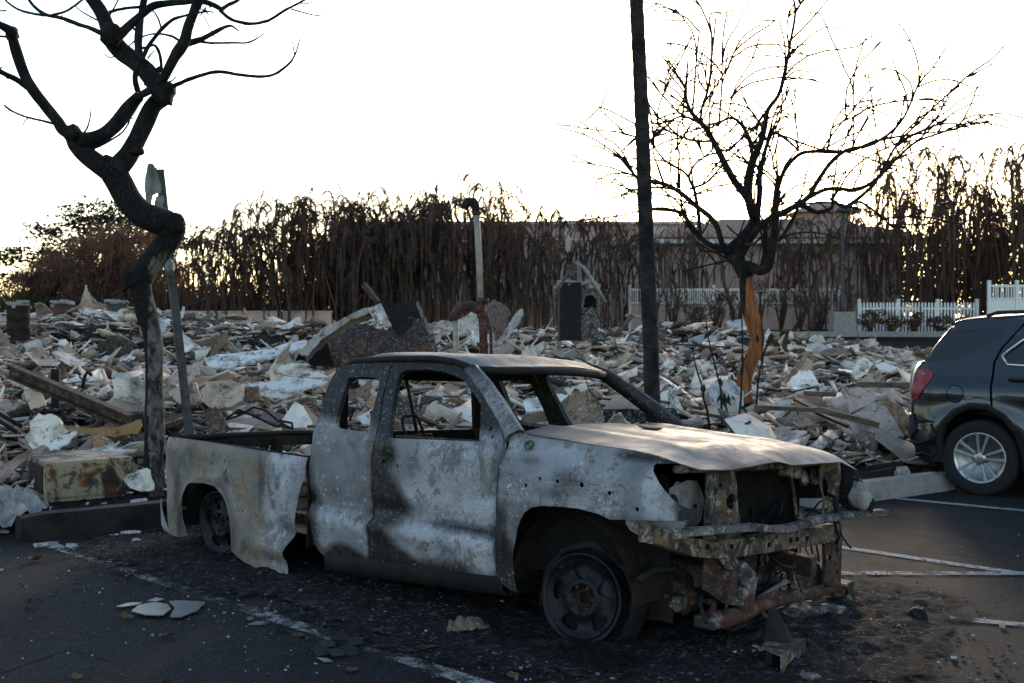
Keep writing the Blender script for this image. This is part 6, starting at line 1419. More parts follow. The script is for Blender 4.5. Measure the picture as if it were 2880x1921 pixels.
for s in (-1, 1):
    q = sheet('quarter_panel', M['carpaint'], quarter, (QG,), .05, smap(s), .006, SV)
    d1 = sheet('rear_door', M['carpaint'], rdoor, (RW,), .06, smap(s), .006, SV)
    d2 = sheet('front_door', M['carpaint'], fdoor, (FW_,), .07, smap(s), .006, SV)
    sheet('front_fender', M['carpaint'], ffen, (), .07, smap(s), .006, SV)
    sheet('quarter_glass', M['tint'], QG, (), .1, smap(s, -.004), .004, SV)
    sheet('window_glass', M['tint'], RW, (), .15, smap(s, -.006), .004, d1); sheet('window_glass', M['tint'], FW_, (), .15, smap(s, -.006), .004, d2)
    b = MB(); P = [smap(s, .006)(x, z) for x, z in RW + [RW[0]]]; b.tube(P, .016, 6); b.build('window_trim', M['chrome'], d1)
    b = MB(); b.tube([smap(s, .02)(x, 1.113) for x in (.25, .32, .42, .50)], [.012, .016, .016, .012], 6); b.build('door_handle', M['black'], d1)
    b = MB(); b.tube([smap(s, .02)(x, 1.10) for x in (1.22, 1.30, 1.40, 1.48)], [.012, .016, .016, .012], 6); b.build('door_handle', M['black'], d2)
    for nm, A in (('arch_trim', ARC_R), ('arch_trim', [(2.41, .30)] + arcF + [(3.30, .30)])):
        b = MB(); V = []; cx = 0 if A is ARC_R else 2.857
        for (x, z) in A:
            dx, dz = x - cx, z - .36; L = math.hypot(dx, dz)
            for k, o_ in ((1.0, .012), (1.13, .010)): V.append(smap(s, o_)(cx + dx * k, .36 + dz * k))
            V.append((x, s * (sw(x, z) - .10), z))
        b.add(V, [(3 * i, 3 * i + 1, 3 * i + 4, 3 * i + 3) for i in range(len(A) - 1)] + [(3 * i, 3 * i + 3, 3 * i + 5, 3 * i + 2) for i in range(len(A) - 1)]); b.build(nm, M['black'], SV)
    b = MB(); b.add([(.40, s * .88, .30), (2.4, s * .88, .29), (2.4, s * .86, .17), (.40, s * .86, .17)], [(0, 1, 2, 3)]); b.build('sill', M['black'], SV, smooth=False)
    for cx in (0, 2.857):
        b = MB(); V = []
        for a in np.linspace(0, math.pi, 12):
            for yy in (.55, .86): V.append((cx + .40 * math.cos(a), s * yy, .36 + .42 * math.sin(a)))
        b.add(V, [(2 * i, 2 * i + 1, 2 * i + 3, 2 * i + 2) for i in range(11)])
        b.add([(cx - .42, s * .55, .1), (cx + .42, s * .55, .1), (cx + .42, s * .55, .8), (cx - .42, s * .55, .8)], [(0, 1, 2, 3)])
        b.build('wheel_liner', M['interior'], SV)
lampP = [(-.447, 1.150), (-.50, 1.172), (-.542, 1.185), (-.615, 1.170), (-.643, 1.111), (-.648, .973), (-.640, .870), (-.583, .897), (-.513, 1.008), (-.452, 1.108)]
for s in (-1, 1): sheet('tail_lamp', M['lamp'], lampP, (), .025, lambda x, z, s=s: (x - .008, s * (sw(x, z) + .012 + .010 * nz(x, z, 14)), z), .02, SV)
fuel = [(-.222 + .078 * math.cos(a), .958 + .084 * math.sin(a)) for a in np.linspace(0, 2 * math.pi, 20, endpoint=False)]
b = MB(); b.tube([smap(-1, .002)(x, z) for x, z in fuel + [fuel[0]]], .004, 4, cap=False); b.build('fuel_flap_gap', M['interior'], SV)
sheet('fuel_flap', M['carpaint'], [(x * .95 - .0111, z * .95 + .0479) for x, z in fuel], (), .04, smap(-1, .003), .003, SV)
# surfaces across the car: (outline index range) -> part
prof = REAR[1:] + TOP
def cross(name, pts, mat, bul, crown=.03, ny=10, inset=.004):
    b = MB(); V = []
    for i, (x, z) in enumerate(pts):
        w = sw(x, z) - inset
        for k in range(ny + 1):
            t = -1 + 2 * k / ny; c = 1 - t * t
            V.append((x + bul * c, t * w, z + crown * c))
    n = ny + 1; b.add(V, [(i * n + k, i * n + k + 1, (i + 1) * n + k + 1, (i + 1) * n + k) for i in range(len(pts) - 1) for k in range(ny)])
    o = b.build(name, mat, SV); m = o.modifiers.new('solid', 'SOLIDIFY'); m.thickness = .006; return o
cross('rear_bumper', [(-.50, .28), (-.60, .34), (-.60, .417), (-.66, .473), (-.685, .571), (-.675, .712), (-.63, .74)], M['black'], -.22, .0)
cross('tailgate', [(-.632, .735), (-.637, .865), (-.646, .973), (-.644, 1.111), (-.615, 1.175), (-.57, 1.236)], M['carpaint'], -.25, .0)
cross('rear_glass', [(-.568, 1.241), (-.458, 1.412), (-.335, 1.585)], M['tint'], -.16, .02)
cross('roof', [(-.345, 1.60), (-.335, 1.632), (-.278, 1.651), (-.126, 1.669), (.309, 1.697), (.80, 1.692), (1.25, 1.657), (1.58, 1.590)], M['carpaint'], 0, .045)
cross('windshield', [(1.59, 1.587), (2.0, 1.39), (2.38, 1.19)], M['tint'], .18, .03)
cross('hood', [(2.40, 1.185), (2.75, 1.12), (3.2, 1.05), (3.52, .96), (3.66, .88)], M['carpaint'], .12, .05)
cross('front_bumper', [(3.66, .875), (3.72, .84), (3.80, .68), (3.78, .48), (3.70, .32), (3.55, .24)], M['carpaint'], .16, .0)
b = MB(); b.box((3.90, 0, .68), (.10, 1.0, .24)); b.build('grille', M['black'], SV, smooth=False, bevel=.02)
for s in (-1, 1): b = MB(); b.box((3.64, s * .66, .84), (.22, .30, .14), Matrix.Rotation(-s * .5, 3, 'Z')); b.build('headlamp', M['alu'], SV, smooth=False, bevel=.03)
for s in (-1, 1):
    b = MB(); b.box((2.02, s * 1.0, 1.20), (.12, .20, .15)); b.build('wing_mirror', M['carpaint'], SV, smooth=False, bevel=.03)
    b = MB(); b.tube([(-.05, s * .52, 1.70), (.05, s * .52, 1.735), (.8, s * .53, 1.755), (1.2, s * .53, 1.735), (1.3, s * .53, 1.70)], .018, 6); b.build('roof_rail', M['black'], SV)
b = MB(); b.box((1.2, 0, .30), (3.4, 1.6, .12)); b.build('floor', M['interior'], SV, smooth=False)
for (x, y) in ((.55, -.4), (.55, .4), (1.5, -.4), (1.5, .4)):
    b = MB(); b.box((x, y, .80), (.16, .50, .62)); b.box((x - .03, y, 1.20), (.10, .26, .18)); b.box((x + .25, y, .52), (.5, .5, .14)); b.build('seat', M['black'], SV, smooth=False, bevel=.04)
b = MB()
for (dx, dz) in ((0, 0), (.037, 0), (0, .037), (.037, .037)): b.box((-.565 + dx, -sw(-.56, .64) - .002, .615 + dz), (.031, .012, .031))
b.build('bumper_vent', M['galv'], SV, smooth=False)
for i, P in enumerate([[(-.69, .70), (-.60, .66), (-.50, .69), (-.42, .68)], [(-.68, .48), (-.58, .46), (-.46, .50), (-.36, .58)], [(-.64, .74), (-.60, .60), (-.66, .50)], [(-.62, .34), (-.52, .38), (-.44, .34), (-.38, .42)], [(-.44, .66), (-.40, .56), (-.43, .46)]]):
    b = MB(); b.tube([smap(-1, .012)(x, z) for x, z in P], [.012, .018, .014, .008][:len(P)], 6); b.build('torn_bumper_strip', M['black'], SV)
def suv_wheel(x, y):
    s = -1 if y < 0 else 1; mA = Matrix.Rotation(R(90), 4, 'X')
    w = MB(); w.lathe([(.235, -.03), (.262, -.012), (.30, -.004), (.338, -.012), (.354, -.03), (.360, -.06), (.360, -.18), (.352, -.21), (.30, -.225), (.235, -.21)], 48, mA, closed=True); o = w.build('wheel', M['tyre'], SV, auto=30); o.location = (x, y, .36); o.rotation_euler = (0, .13, math.pi if s > 0 else 0)
    r = MB(); r.lathe([(.240, -.035), (.244, -.024), (.238, -.018), (.226, -.024), (.218, -.035)], 44, mA); r.build('rim', M['alloy'], o)
    r = MB(); r.lathe([(.218, -.035), (.205, -.10), (.20, -.19), (.235, -.20)], 44, mA); r.build('rim_barrel', M['galv_dark'], o)  # darkness of the gaps between spokes put into the barrel's metal
    bk = MB(); bk.lathe([(.205, -.12), (.06, -.12)], 24, mA); bk.build('brake', M['interior'], o)
    for k in range(5):
        for e in (-1, 1):
            a = math.pi / 2 + k * 2 * math.pi / 5; sp = MB(); c, sn = math.cos(a), math.sin(a)
            def pt(rad, lat, dep): return (c * rad - sn * lat, dep, sn * rad + c * lat)
            V = []
            for rad, lat, hw, dep in ((.050, e * .017, .010, .022), (.12, e * .030, .011, .020), (.19, e * .044, .014, .016), (.232, e * .056, .018, .012)):
                V += [pt(rad, lat - hw, dep), pt(rad, lat + hw, dep), pt(rad, lat + hw * 1.1, dep + .03), pt(rad, lat - hw * 1.1, dep + .03)]
            sp.add(V, [(4 * i + q, 4 * i + 4 + q, 4 * i + 4 + (q + 1) % 4, 4 * i + (q + 1) % 4) for i in range(3) for q in range(4)] + [(0, 1, 2, 3), (15, 14, 13, 12)])
            sp.build('spoke', M['alloy'], o, smooth=False, bevel=.003)
        a = math.pi / 2 + (k + .5) * 2 * math.pi / 5; nb = MB(); nb.lathe([(.013, -.03), (.013, -.012), (0, -.010)], 6, mA @ Matrix.Translation((.055 * math.cos(a), .055 * math.sin(a), 0))); nb.build('lug_nut', M['galv_dark'], o)
    h = MB(); h.lathe([(.062, -.045), (.058, -.016), (.034, -.012), (0, -.010)], 20, mA); h = h.build('hub_cap', M['alloy'], o)
    e = MB(); e.box((0, .0075, 0), (.036, .004, .009)); e.box((0, .007, 0), (.014, .004, .018)); e.build('emblem', simple_gold, h, smooth=False)
simple_gold = simple('gold_emblem', (.50, .33, .10), .3, .8, .1, 5, 0)
for x in (0, 2.857):
    for y in (-.885, .885): suv_wheel(x, y)
# ------------------------------------------------------------------ crooked half-charred tree at the left
def limb_mesh(m, pts, depth, drift, conv, widths, nseg=8, lump=.12, seed=0, sub=4):
    """pts in photo close-up pixels, widths in the same pixels; depth in metres, drift = change of depth along the limb"""
    P = [np.array(p, float) for p in pts]; W = list(widths)
    if len(W) < len(P): W = list(np.interp(np.linspace(0, 1, len(P)), np.linspace(0, 1, len(W)), W))
    out, rad = [], []; n = len(P)
    for i in range(n - 1):
        p0, p1, p2, p3 = P[max(i - 1, 0)], P[i], P[i + 1], P[min(i + 2, n - 1)]
        for q in range(sub):
            t = q / sub
            c = .5 * (2 * p1 + (p2 - p0) * t + (2 * p0 - 5 * p1 + 4 * p2 - p3) * t * t + (3 * p1 - p0 - 3 * p2 + p3) * t ** 3)
            g = (i + t) / (n - 1); out.append((c, g)); rad.append(W[i] + (W[i + 1] - W[i]) * t)
    out.append((P[-1], 1.0)); rad.append(W[-1])
    pts3, r3 = [], []
    for (c, g), w in zip(out, rad):
        u, v, sc = conv(c); y = depth + drift * g; pts3.append(at(u, v, y)); r3.append(max(.0025, w * sc * y / F_PX / 2))
    m.tube(pts3, r3, nseg, lump=lump, seed=seed)
    return pts3, r3
def char_attr(o, fn):
    v = o.data.vertices; a = o.data.color_attributes.new('burn', 'FLOAT_COLOR', 'POINT')
    a.data.foreach_set('color', np.array([(fn(*(q.co)), 0, 0, 1) for q in v], dtype=np.float32).ravel())
c3 = lambda p: (p[0] * .4591, p[1] * .4591, .4591)
c4 = lambda p: (p[0] * .5101, 650 + p[1] * .5101, .5101)
DT = 10.0
tree = empty('crooked_tree', tuple(at(440, 1400, DT) * Vector((1, 1, 0)))) if False else None
bp = at(437, 1385, DT); tree = empty('crooked_tree', (0, 0, 0)); tag(tree, 'crooked bare tree with half-charred grey bark behind the truck bed', 'tree')
m = MB()
limb_mesh(m, [(862, 1520), (858, 1420), (848, 1280), (852, 1150), (850, 1020), (852, 900), (852, 780), (850, 650), (835, 540), (808, 450), (785, 370), (768, 300), (785, 240), (840, 160), (900, 80), (948, 10), (955, -40)], DT, 0, c4, [128, 112, 104, 116, 108, 100, 100, 108, 112, 118, 118, 130, 140, 132, 136, 140, 140], 16, .20, 1)
limb_mesh(m, [(1040, 1440), (1030, 1375), (960, 1350), (870, 1310), (790, 1220), (730, 1120), (680, 1050), (610, 1000)], DT, -.1, c3, [150, 165, 175, 160, 150, 145, 150, 130], 14, .20, 2)
limb_mesh(m, [(690, 1060), (610, 1010), (530, 950), (480, 880), (450, 820)], DT - .1, .1, c3, [140, 125, 120, 120, 95], 12, .12, 3)
o = m.build('trunk', M['crook_bark'], tree)
TX = at(420, 1150, DT).x
def tchar(x, y, z):
    return .55 + .55 * sst(1.95, 2.35, z) - 1.1 * (x - (TX + .02 + .05 * math.sin(z * 3))) / .12 * sst(2.5, 1.9, z)
char_attr(o, lambda x, y, z: min(1.2, max(-.2, .25 + .9 * sst(2.05, 2.5, z) + .8 * sst(.03, -.06, x - (at(425, 1000, DT).x + .0)) * sst(2.1, 1.2, z) + .6 * sst(.05, -.05, x - at(425, 900, DT).x) * sst(1.2, 1.9, z))))
LB = [([(700, 1050), (780, 960), (840, 850), (895, 740), (940, 650), (1000, 590), (1010, 560)], [140, 120, 110, 105, 105, 118, 100], 10, .25),
      ([(1000, 580), (960, 520), (900, 440), (820, 370), (740, 310), (680, 235), (660, 170), (620, 80), (560, -10), (500, -120), (430, -260), (330, -400)], [115, 120, 120, 112, 110, 112, 95, 85, 78, 66, 50, 30], 10, .5),
      ([(960, 520), (1010, 460), (1070, 350), (1120, 270), (1150, 180), (1190, 70), (1230, -40), (1290, -180), (1400, -330), (1560, -460)], [60, 62, 62, 78, 64, 58, 50, 42, 30, 16], 9, -.5),
      ([(1030, 545), (1100, 510), (1210, 468), (1330, 440), (1470, 458), (1600, 470), (1690, 450), (1770, 390), (1810, 330), (1836, 240)], [34, 26, 24, 23, 21, 19, 17, 14, 11, 7], 7, -.8),
      ([(1805, 335), (1797, 290), (1790, 252)], [9, 7, 5], 5, 0), ([(1140, 270), (1230, 240), (1320, 195), (1380, 165), (1420, 160), (1462, 190)], [44, 34, 30, 20, 16, 8], 7, .4),
      ([(1225, 255), (1300, 264), (1420, 262), (1510, 262), (1570, 238), (1620, 203)], [18, 15, 14, 12, 10, 6], 6, .5),
      ([(640, 215), (560, 175), (470, 145), (380, 112), (290, 92), (220, 50), (165, -20), (90, -140)], [36, 28, 25, 24, 22, 20, 18, 10], 7, .6),
      ([(310, 95), (240, 90), (130, 65), (60, 25), (20, -20), (-40, -120)], [18, 17, 15, 13, 12, 8], 6, .7), ([(310, 95), (400, 70), (470, 25), (530, -30), (580, -120)], [18, 16, 15, 13, 9], 6, .4),
      ([(700, 245), (780, 170), (860, 100), (940, 40), (1030, 18), (1130, 10), (1210, 0), (1300, 28), (1360, 62)], [70, 50, 46, 48, 44, 40, 40, 34, 28], 8, .3),
      ([(850, 360), (848, 260), (856, 140), (880, 20), (900, -80), (930, -220)], [52, 50, 46, 40, 34, 22], 8, .2),
      ([(1355, 60), (1400, 30), (1450, 5), (1500, -40), (1560, -140)], [26, 24, 20, 16, 10], 6, .3), ([(1350, 65), (1410, 115), (1480, 138), (1560, 145), (1650, 122), (1730, 72), (1790, 40), (1880, -10), (1960, -80)], [24, 22, 21, 20, 19, 18, 16, 12, 8], 7, -.4),
      ([(1785, 55), (1840, 72), (1910, 90), (1978, 99)], [11, 9, 8, 6], 5, .1), ([(1840, 20), (1890, 20), (1915, 5)], [7, 6, 5], 5, 0),
      ([(560, 915), (640, 880), (740, 818), (785, 760), (795, 730), (822, 722)], [18, 15, 12, 11, 9, 6], 6, -.3), ([(512, 818), (535, 780), (552, 720), (558, 660)], [13, 11, 9, 6], 5, .1),
      ([(330, 760), (260, 740), (180, 722), (110, 698), (60, 672), (28, 645)], [17, 14, 13, 13, 13, 12], 6, -.3), ([(170, 725), (150, 745), (140, 780)], [8, 6, 5], 5, 0),
      ([(460, 830), (390, 795), (350, 735), (270, 640), (190, 530), (130, 400), (80, 250), (70, 200), (20, 165), (-60, 120), (-160, 20)], [85, 72, 66, 62, 68, 62, 60, 66, 50, 44, 30], 9, -.4),
      ([(170, 535), (100, 490), (20, 448), (-60, 410), (-150, 380)], [44, 36, 32, 30, 24], 7, -.3), ([(75, 228), (0, 222), (-60, 215)], [16, 13, 10], 5, 0), ([(38, 65), (0, 66), (-60, 60)], [10, 9, 8], 5, 0),
      ([(480, 850), (560, 850), (640, 820), (720, 750), (790, 660), (850, 590)], [110, 100, 92, 88, 84, 70], 9, .2),
      ([(830, 600), (880, 575), (935, 548), (975, 580), (1000, 608)], [46, 44, 44, 42, 30], 8, -.05), ([(845, 560), (828, 490), (838, 420), (868, 350)], [36, 32, 32, 36], 7, -.1),
      ([(868, 375), (905, 290), (985, 185), (1060, 120), (1140, 95), (1250, 72), (1310, 75)], [30, 26, 24, 20, 16, 12, 6], 6, -.4), ([(990, 185), (975, 130), (950, 80), (925, 65)], [12, 11, 10, 6], 5, .1),
      ([(1000, 515), (990, 430), (980, 340), (955, 285), (925, 280), (900, 310), (880, 360)], [22, 20, 20, 18, 14, 12, 8], 6, -.2), ([(1100, 250), (1050, 222), (980, 208), (900, 215), (820, 255), (770, 305)], [18, 15, 12, 10, 10, 7], 6, -.1),
      ([(610, 130), (560, 105), (500, 70), (460, 35)], [12, 10, 9, 6], 5, .1), ([(670, 75), (740, 55), (830, 45), (900, 40)], [20, 18, 18, 16], 5, .1), ([(668, 100), (700, 45), (730, -10)], [10, 10, 9], 5, 0), ([(1250, 100), (1280, 160), (1320, 232), (1340, 240)], [6, 6, 5, 4], 4, 0),
      ([(700, 348), (665, 350), (640, 328)], [9, 8, 6], 5, 0), ([(1000, 512), (1050, 495), (1082, 470)], [11, 9, 7], 5, 0), ([(880, 520), (960, 512), (1000, 512)], [10, 9, 8], 5, 0), ([(905, 360), (925, 330), (955, 305)], [12, 9, 5], 5, 0)]
for i, (pts, w, ns, dr) in enumerate(LB):
    m = MB(); limb_mesh(m, pts, DT - .1, dr, c3, w, ns + 2, .26, 10 + i, 8); m.build('branch', M['char_bark'], tree)
# knots and spiky burr
for (p, r) in (((450, 820), 52), ((70, 200), 38), ((640, 1010), 42), ((1010, 570), 62), ((680, 215), 62), ((840, 915), 40), ((1075, 1370), 55)):
    u, v, s_ = c3(p); q = at(u, v, DT - .08); rr = r * s_ * DT / F_PX; lump('knot', 'char_bark', tuple(q), (rr * 1.15, rr * 1.15, rr * 1.15), r, 2, tree, .5)
u, v, s_ = c4((735, 265)); q = at(u, v, DT - .05); lump('knot', 'char_bark', tuple(q), (.10, .09, .085), 77, 3, tree, .4)
for k in range(22):
    pts, w, ns, dr = LB[rnd.choice([0, 1, 2, 7, 10, 11, 18, 21])]; i0 = rnd.randint(0, len(pts) - 2); f = rnd.random(); pp = (pts[i0][0] + (pts[i0 + 1][0] - pts[i0][0]) * f, pts[i0][1] + (pts[i0 + 1][1] - pts[i0][1]) * f)
    if pp[1] < -60: continue
    u, v, s_ = c3(pp); a = at(u, v, DT - .1 + dr * (i0 + f) / (len(pts) - 1)); rr = w[i0] * .4591 * DT / F_PX / 2; d = Vector((rnd.choice((-1, 1)) * rnd.uniform(.6, 1), rnd.uniform(-.5, .3), rnd.uniform(-.2, .8))).normalized(); ln = rr * rnd.uniform(1.3, 2.4)
    m = MB(); m.tube([a, a + d * ln * .6, a + d * ln], [rr * .45, rr * .34, rr * .22], 7, lump=.3, seed=k); m.build('broken_stub', M['char_bark'], tree)
m = MB()
for k in range(26):
    u, v, s_ = c3((1250 + rnd.gauss(0, 14), 72 + rnd.gauss(0, 10))); a = at(u, v, DT - .4); e = a + Vector((rnd.gauss(0, .05), rnd.gauss(0, .05), rnd.gauss(0, .045))); m.tube([a, a.lerp(e, .5) + Vector((0, 0, .006)), e], [.003, .0025, .0012], 3)
m.build('burr', M['dark_wood'], tree)

# ------------------------------------------------------------------ orange-barked tree in the rubble
c6 = lambda p: (1700 + p[0] * .5739, p[1] * .5739, .5739)
D2 = 16.2
ot = empty('orange_bark_tree', (0, 0, 0)); tag(ot, 'bare branching tree with peeled orange trunk and charred limbs, right of the palm trunk', 'tree')
m = MB(); c0 = lambda p: (p[0], p[1], 1.0)
limb_mesh(m, [(2102, 1225), (2098, 1190), (2096, 1150), (2092, 1105), (2096, 1060), (2112, 1015), (2126, 975), (2130, 945), (2118, 905), (2106, 860), (2100, 810), (2098, 770), (2094, 735)], D2, 0, c0, [96, 62, 48, 44, 42, 40, 40, 42, 44, 42, 40, 38, 44], 14, .08, 3)
o = m.build('trunk', M['orange_bark'], ot); z1, z2 = at(2100, 1130, D2).z, at(2098, 775, D2).z; xo = at(2092, 900, D2).x
char_attr(o, lambda x, y, z: min(1.2, max(0, 1.15 * sst(z1 + .10, z1 - .12, z) + 1.1 * sst(z2 - .03, z2 + .10, z) + .9 * sst(-.05, -.13, x - (at(2115, 0, D2).x + .0 * z)) * sst(z1, z1 + .8, z))))
RB = [([(690, 1345), (715, 1308), (765, 1325), (800, 1308), (816, 1250), (832, 1150), (836, 1050), (845, 940), (850, 860)], [80, 60, 52, 52, 46, 44, 40, 34, 18]), ([(690, 1345), (655, 1285), (620, 1240), (670, 1185), (730, 1105), (735, 1050), (700, 965), (640, 890), (590, 800), (550, 720), (490, 620), (430, 555), (400, 470), (410, 290)], [84, 74, 84, 82, 66, 56, 48, 40, 36, 32, 28, 22, 14, 6]),
      ([(730, 1060), (705, 960), (715, 850), (735, 770), (765, 700), (785, 620), (800, 540), (850, 470), (880, 380), (905, 240), (935, 60), (915, -40)], [52, 44, 40, 38, 34, 30, 24, 20, 16, 14, 12, 8]), ([(935, 65), (985, -20)], [10, 6]), ([(745, 1080), (760, 960), (760, 880), (775, 790), (800, 700), (830, 650), (900, 690), (950, 740)], [34, 30, 28, 24, 20, 16, 14, 8]),
      ([(640, 1250), (580, 1228), (510, 1195), (440, 1135), (390, 1055), (330, 1030), (240, 1025), (180, 1020)], [38, 32, 28, 24, 22, 20, 18, 10]), ([(605, 1235), (575, 1190), (555, 1120), (515, 1060), (450, 1010), (380, 950), (310, 908), (230, 888), (160, 872), (110, 800), (80, 765), (40, 728)], [34, 30, 28, 27, 26, 24, 22, 20, 17, 14, 10, 5]),
      ([(390, 1050), (378, 1015), (400, 985)], [10, 9, 8]), ([(470, 1140), (460, 1040), (440, 930), (415, 870), (440, 810), (490, 770), (560, 745)], [18, 18, 16, 14, 12, 9, 5]), ([(415, 870), (380, 835), (300, 790), (230, 700), (200, 640)], [14, 12, 10, 8, 5]), ([(360, 920), (362, 830), (366, 740), (345, 735)], [12, 10, 9, 6]), ([(420, 925), (500, 895), (560, 830), (600, 790)], [14, 12, 9, 5]),
      ([(660, 1275), (730, 1150), (800, 1080), (880, 1040), (960, 1005), (1040, 1040), (1110, 1020), (1120, 975)], [34, 36, 36, 34, 30, 22, 18, 8]), ([(940, 1010), (1000, 965), (1040, 895), (1110, 795), (1190, 735), (1300, 712), (1400, 650), (1470, 570), (1530, 430), (1560, 345)], [30, 28, 24, 22, 20, 17, 14, 12, 9, 5]),
      ([(1000, 968), (1080, 930), (1150, 925), (1240, 930), (1330, 880), (1420, 790), (1520, 700), (1640, 655), (1760, 620), (1890, 592)], [24, 22, 20, 20, 18, 15, 12, 10, 8, 4]), ([(845, 940), (880, 840), (950, 760), (1020, 742), (1110, 745), (1220, 735), (1330, 690), (1470, 665), (1600, 650), (1720, 636)], [24, 22, 20, 19, 18, 16, 14, 11, 8, 4]),
      ([(950, 740), (935, 690), (860, 660), (820, 650)], [12, 11, 8, 5]), ([(935, 690), (1020, 720), (1100, 745)], [10, 9, 8]), ([(1090, 745), (1105, 680), (1115, 630), (1170, 595), (1230, 570)], [12, 11, 9, 6, 4]), ([(1215, 735), (1222, 640), (1222, 520), (1220, 400)], [9, 7, 6, 3]), ([(1180, 1020), (1260, 960), (1330, 890), (1380, 800), (1440, 700), (1540, 600), (1640, 500), (1740, 420)], [20, 18, 16, 14, 12, 10, 8, 5]),
      ([(1110, 975), (1160, 1010), (1190, 1015), (1250, 990), (1330, 1040), (1400, 1100), (1470, 1120)], [16, 16, 14, 12, 10, 7, 4]), ([(550, 720), (600, 740), (660, 690), (700, 620)], [12, 11, 9, 5]), ([(730, 780), (700, 660), (650, 590), (600, 580), (550, 620)], [20, 18, 16, 12, 6]), ([(710, 720), (770, 640), (740, 570)], [12, 10, 5]), ([(490, 620), (390, 570), (300, 600), (230, 605)], [14, 12, 8, 5]), ([(530, 690), (440, 690), (340, 655), (250, 605), (225, 595)], [14, 12, 10, 8, 5]), ([(300, 655), (250, 670), (220, 700)], [10, 8, 5]), ([(160, 672), (85, 655)], [7, 4]),
      ([(470, 600), (480, 520), (510, 420), (530, 250), (545, 90)], [14, 12, 10, 8, 4]), ([(485, 520), (520, 380), (525, 160)], [12, 9, 4]), ([(560, 620), (575, 420), (580, 200), (600, 65)], [11, 9, 7, 4]), ([(430, 560), (440, 450), (450, 300), (465, 155)], [12, 10, 8, 4]), ([(385, 600), (390, 480), (410, 290)], [9, 7, 4]), ([(260, 600), (270, 510), (330, 380), (430, 175)], [8, 7, 6, 3]), ([(800, 545), (760, 590), (745, 660)], [16, 14, 10]), ([(575, 420), (620, 290), (680, 180), (770, 120)], [7, 6, 4, 3]), ([(600, 600), (640, 430), (720, 300), (760, 180)], [7, 6, 5, 3]), 
      ([(800, 1180), (860, 1170), (920, 1080), (960, 990)], [26, 22, 18, 12]), ([(690, 1270), (640, 1280), (605, 1270)], [28, 24, 14]), ([(770, 1320), (790, 1220), (790, 1100), (830, 1050)], [30, 26, 24, 18]), ([(740, 1195), (690, 1200)], [20, 12])]
rg = random.Random(31)
for i, (pts, w) in enumerate(RB):
    m = MB(); dr = rg.uniform(-1.1, 1.1); p3, r3 = limb_mesh(m, pts, D2 + (.0 if i < 3 else rg.uniform(-.15, .15)), dr, c6, [max(9, q * .92 + 2) for q in w], 7, .08, 40 + i, 4)
    # long thin shoots with side twigs along the outer part of the limb
    L = len(p3)
    for k in range(max(2, int(L * .22))):
        j = rg.randint(int(L * .3), L - 1); a = p3[j].copy(); t = (p3[j] - p3[max(0, j - 1)]).normalized()
        d = (t * .7 + Vector((rg.gauss(0, .45) + .15 * (1 if a.x > 3.6 else -.6), rg.gauss(0, .45), rg.gauss(.55, .4)))).normalized(); n_ = rg.randint(4, 7); st = rg.uniform(.10, .22); sh = [a.copy()]
        bend = Vector((rg.gauss(0, .10), rg.gauss(0, .08), rg.gauss(-.06, .08)))
        for q in range(n_):
            d = (d + bend + Vector((rg.gauss(0, .10), rg.gauss(0, .08), rg.gauss(0, .08)))).normalized(); a = a + d * st; sh.append(a.copy())
        m.tube(sh, [.0155 - .004 * q / n_ for q in range(n_ + 1)], 5)
        for q in range(rg.randint(1, 3)):
            c_ = sh[rg.randint(1, n_)]; e = c_ + (d + Vector((rg.gauss(0, .8), rg.gauss(0, .5), rg.gauss(0, .7)))).normalized() * rg.uniform(.12, .4); m.tube([c_, c_.lerp(e, .5) + Vector((0, 0, rg.gauss(0, .015))), e], [.0115, .011, .0105], 4)
    m.build('branch', M['char_bark'] if i < 20 else M['dark_wood'], ot)

# ------------------------------------------------------------------ tall palm trunk
m = MB(); PT = [(1478, 1300), (1499, 975), (1494, 800), (1486, 600), (1480, 450), (1473, 250), (1466, 100), (1461, 0), (1456, -120), (1452, -260)]
D3 = 12.6; pts, rad = [], []
U = np.array(PT) * 1.225
for k in range(150):
    t = k / 149; v = U[0][1] + (U[-1][1] - U[0][1]) * t; u = np.interp(-v, -U[:, 1], U[:, 0]); w = np.interp(-v, -np.array([1600, 1200, 700, 0, -320]), [46, 46, 43, 39, 37])
    y = D3 + .35 * t; pts.append(at(u if v < 1200 else 1499 * 1.225, v, y)); rad.append(w / 2 * y / F_PX * (1.0 + .035 * math.sin(k * 2.1) + .02 * math.sin(k * 5.3)))
m.tube(pts, rad, 18, lump=.03); pt = empty('palm_trunk', (0, 0, 0)); tag(pt, 'tall bare ringed palm trunk rising behind the truck windshield', 'palm tree'); o = m.build('trunk', M['palm_trunk'], pt)
top = pts[-1]; cr = MB(); rg = random.Random(8)
for k in range(11): frond(cr, top + Vector((0, 0, .6)), rg.uniform(0, 6.28), rg.uniform(1.4, 2.2), rg.uniform(.4, 1.2), rg.uniform(.2, .6), .5, 14, .03, rg, .8)
o = cr.build('crown', M['frond'], pt, smooth=False); o.location.z = .9
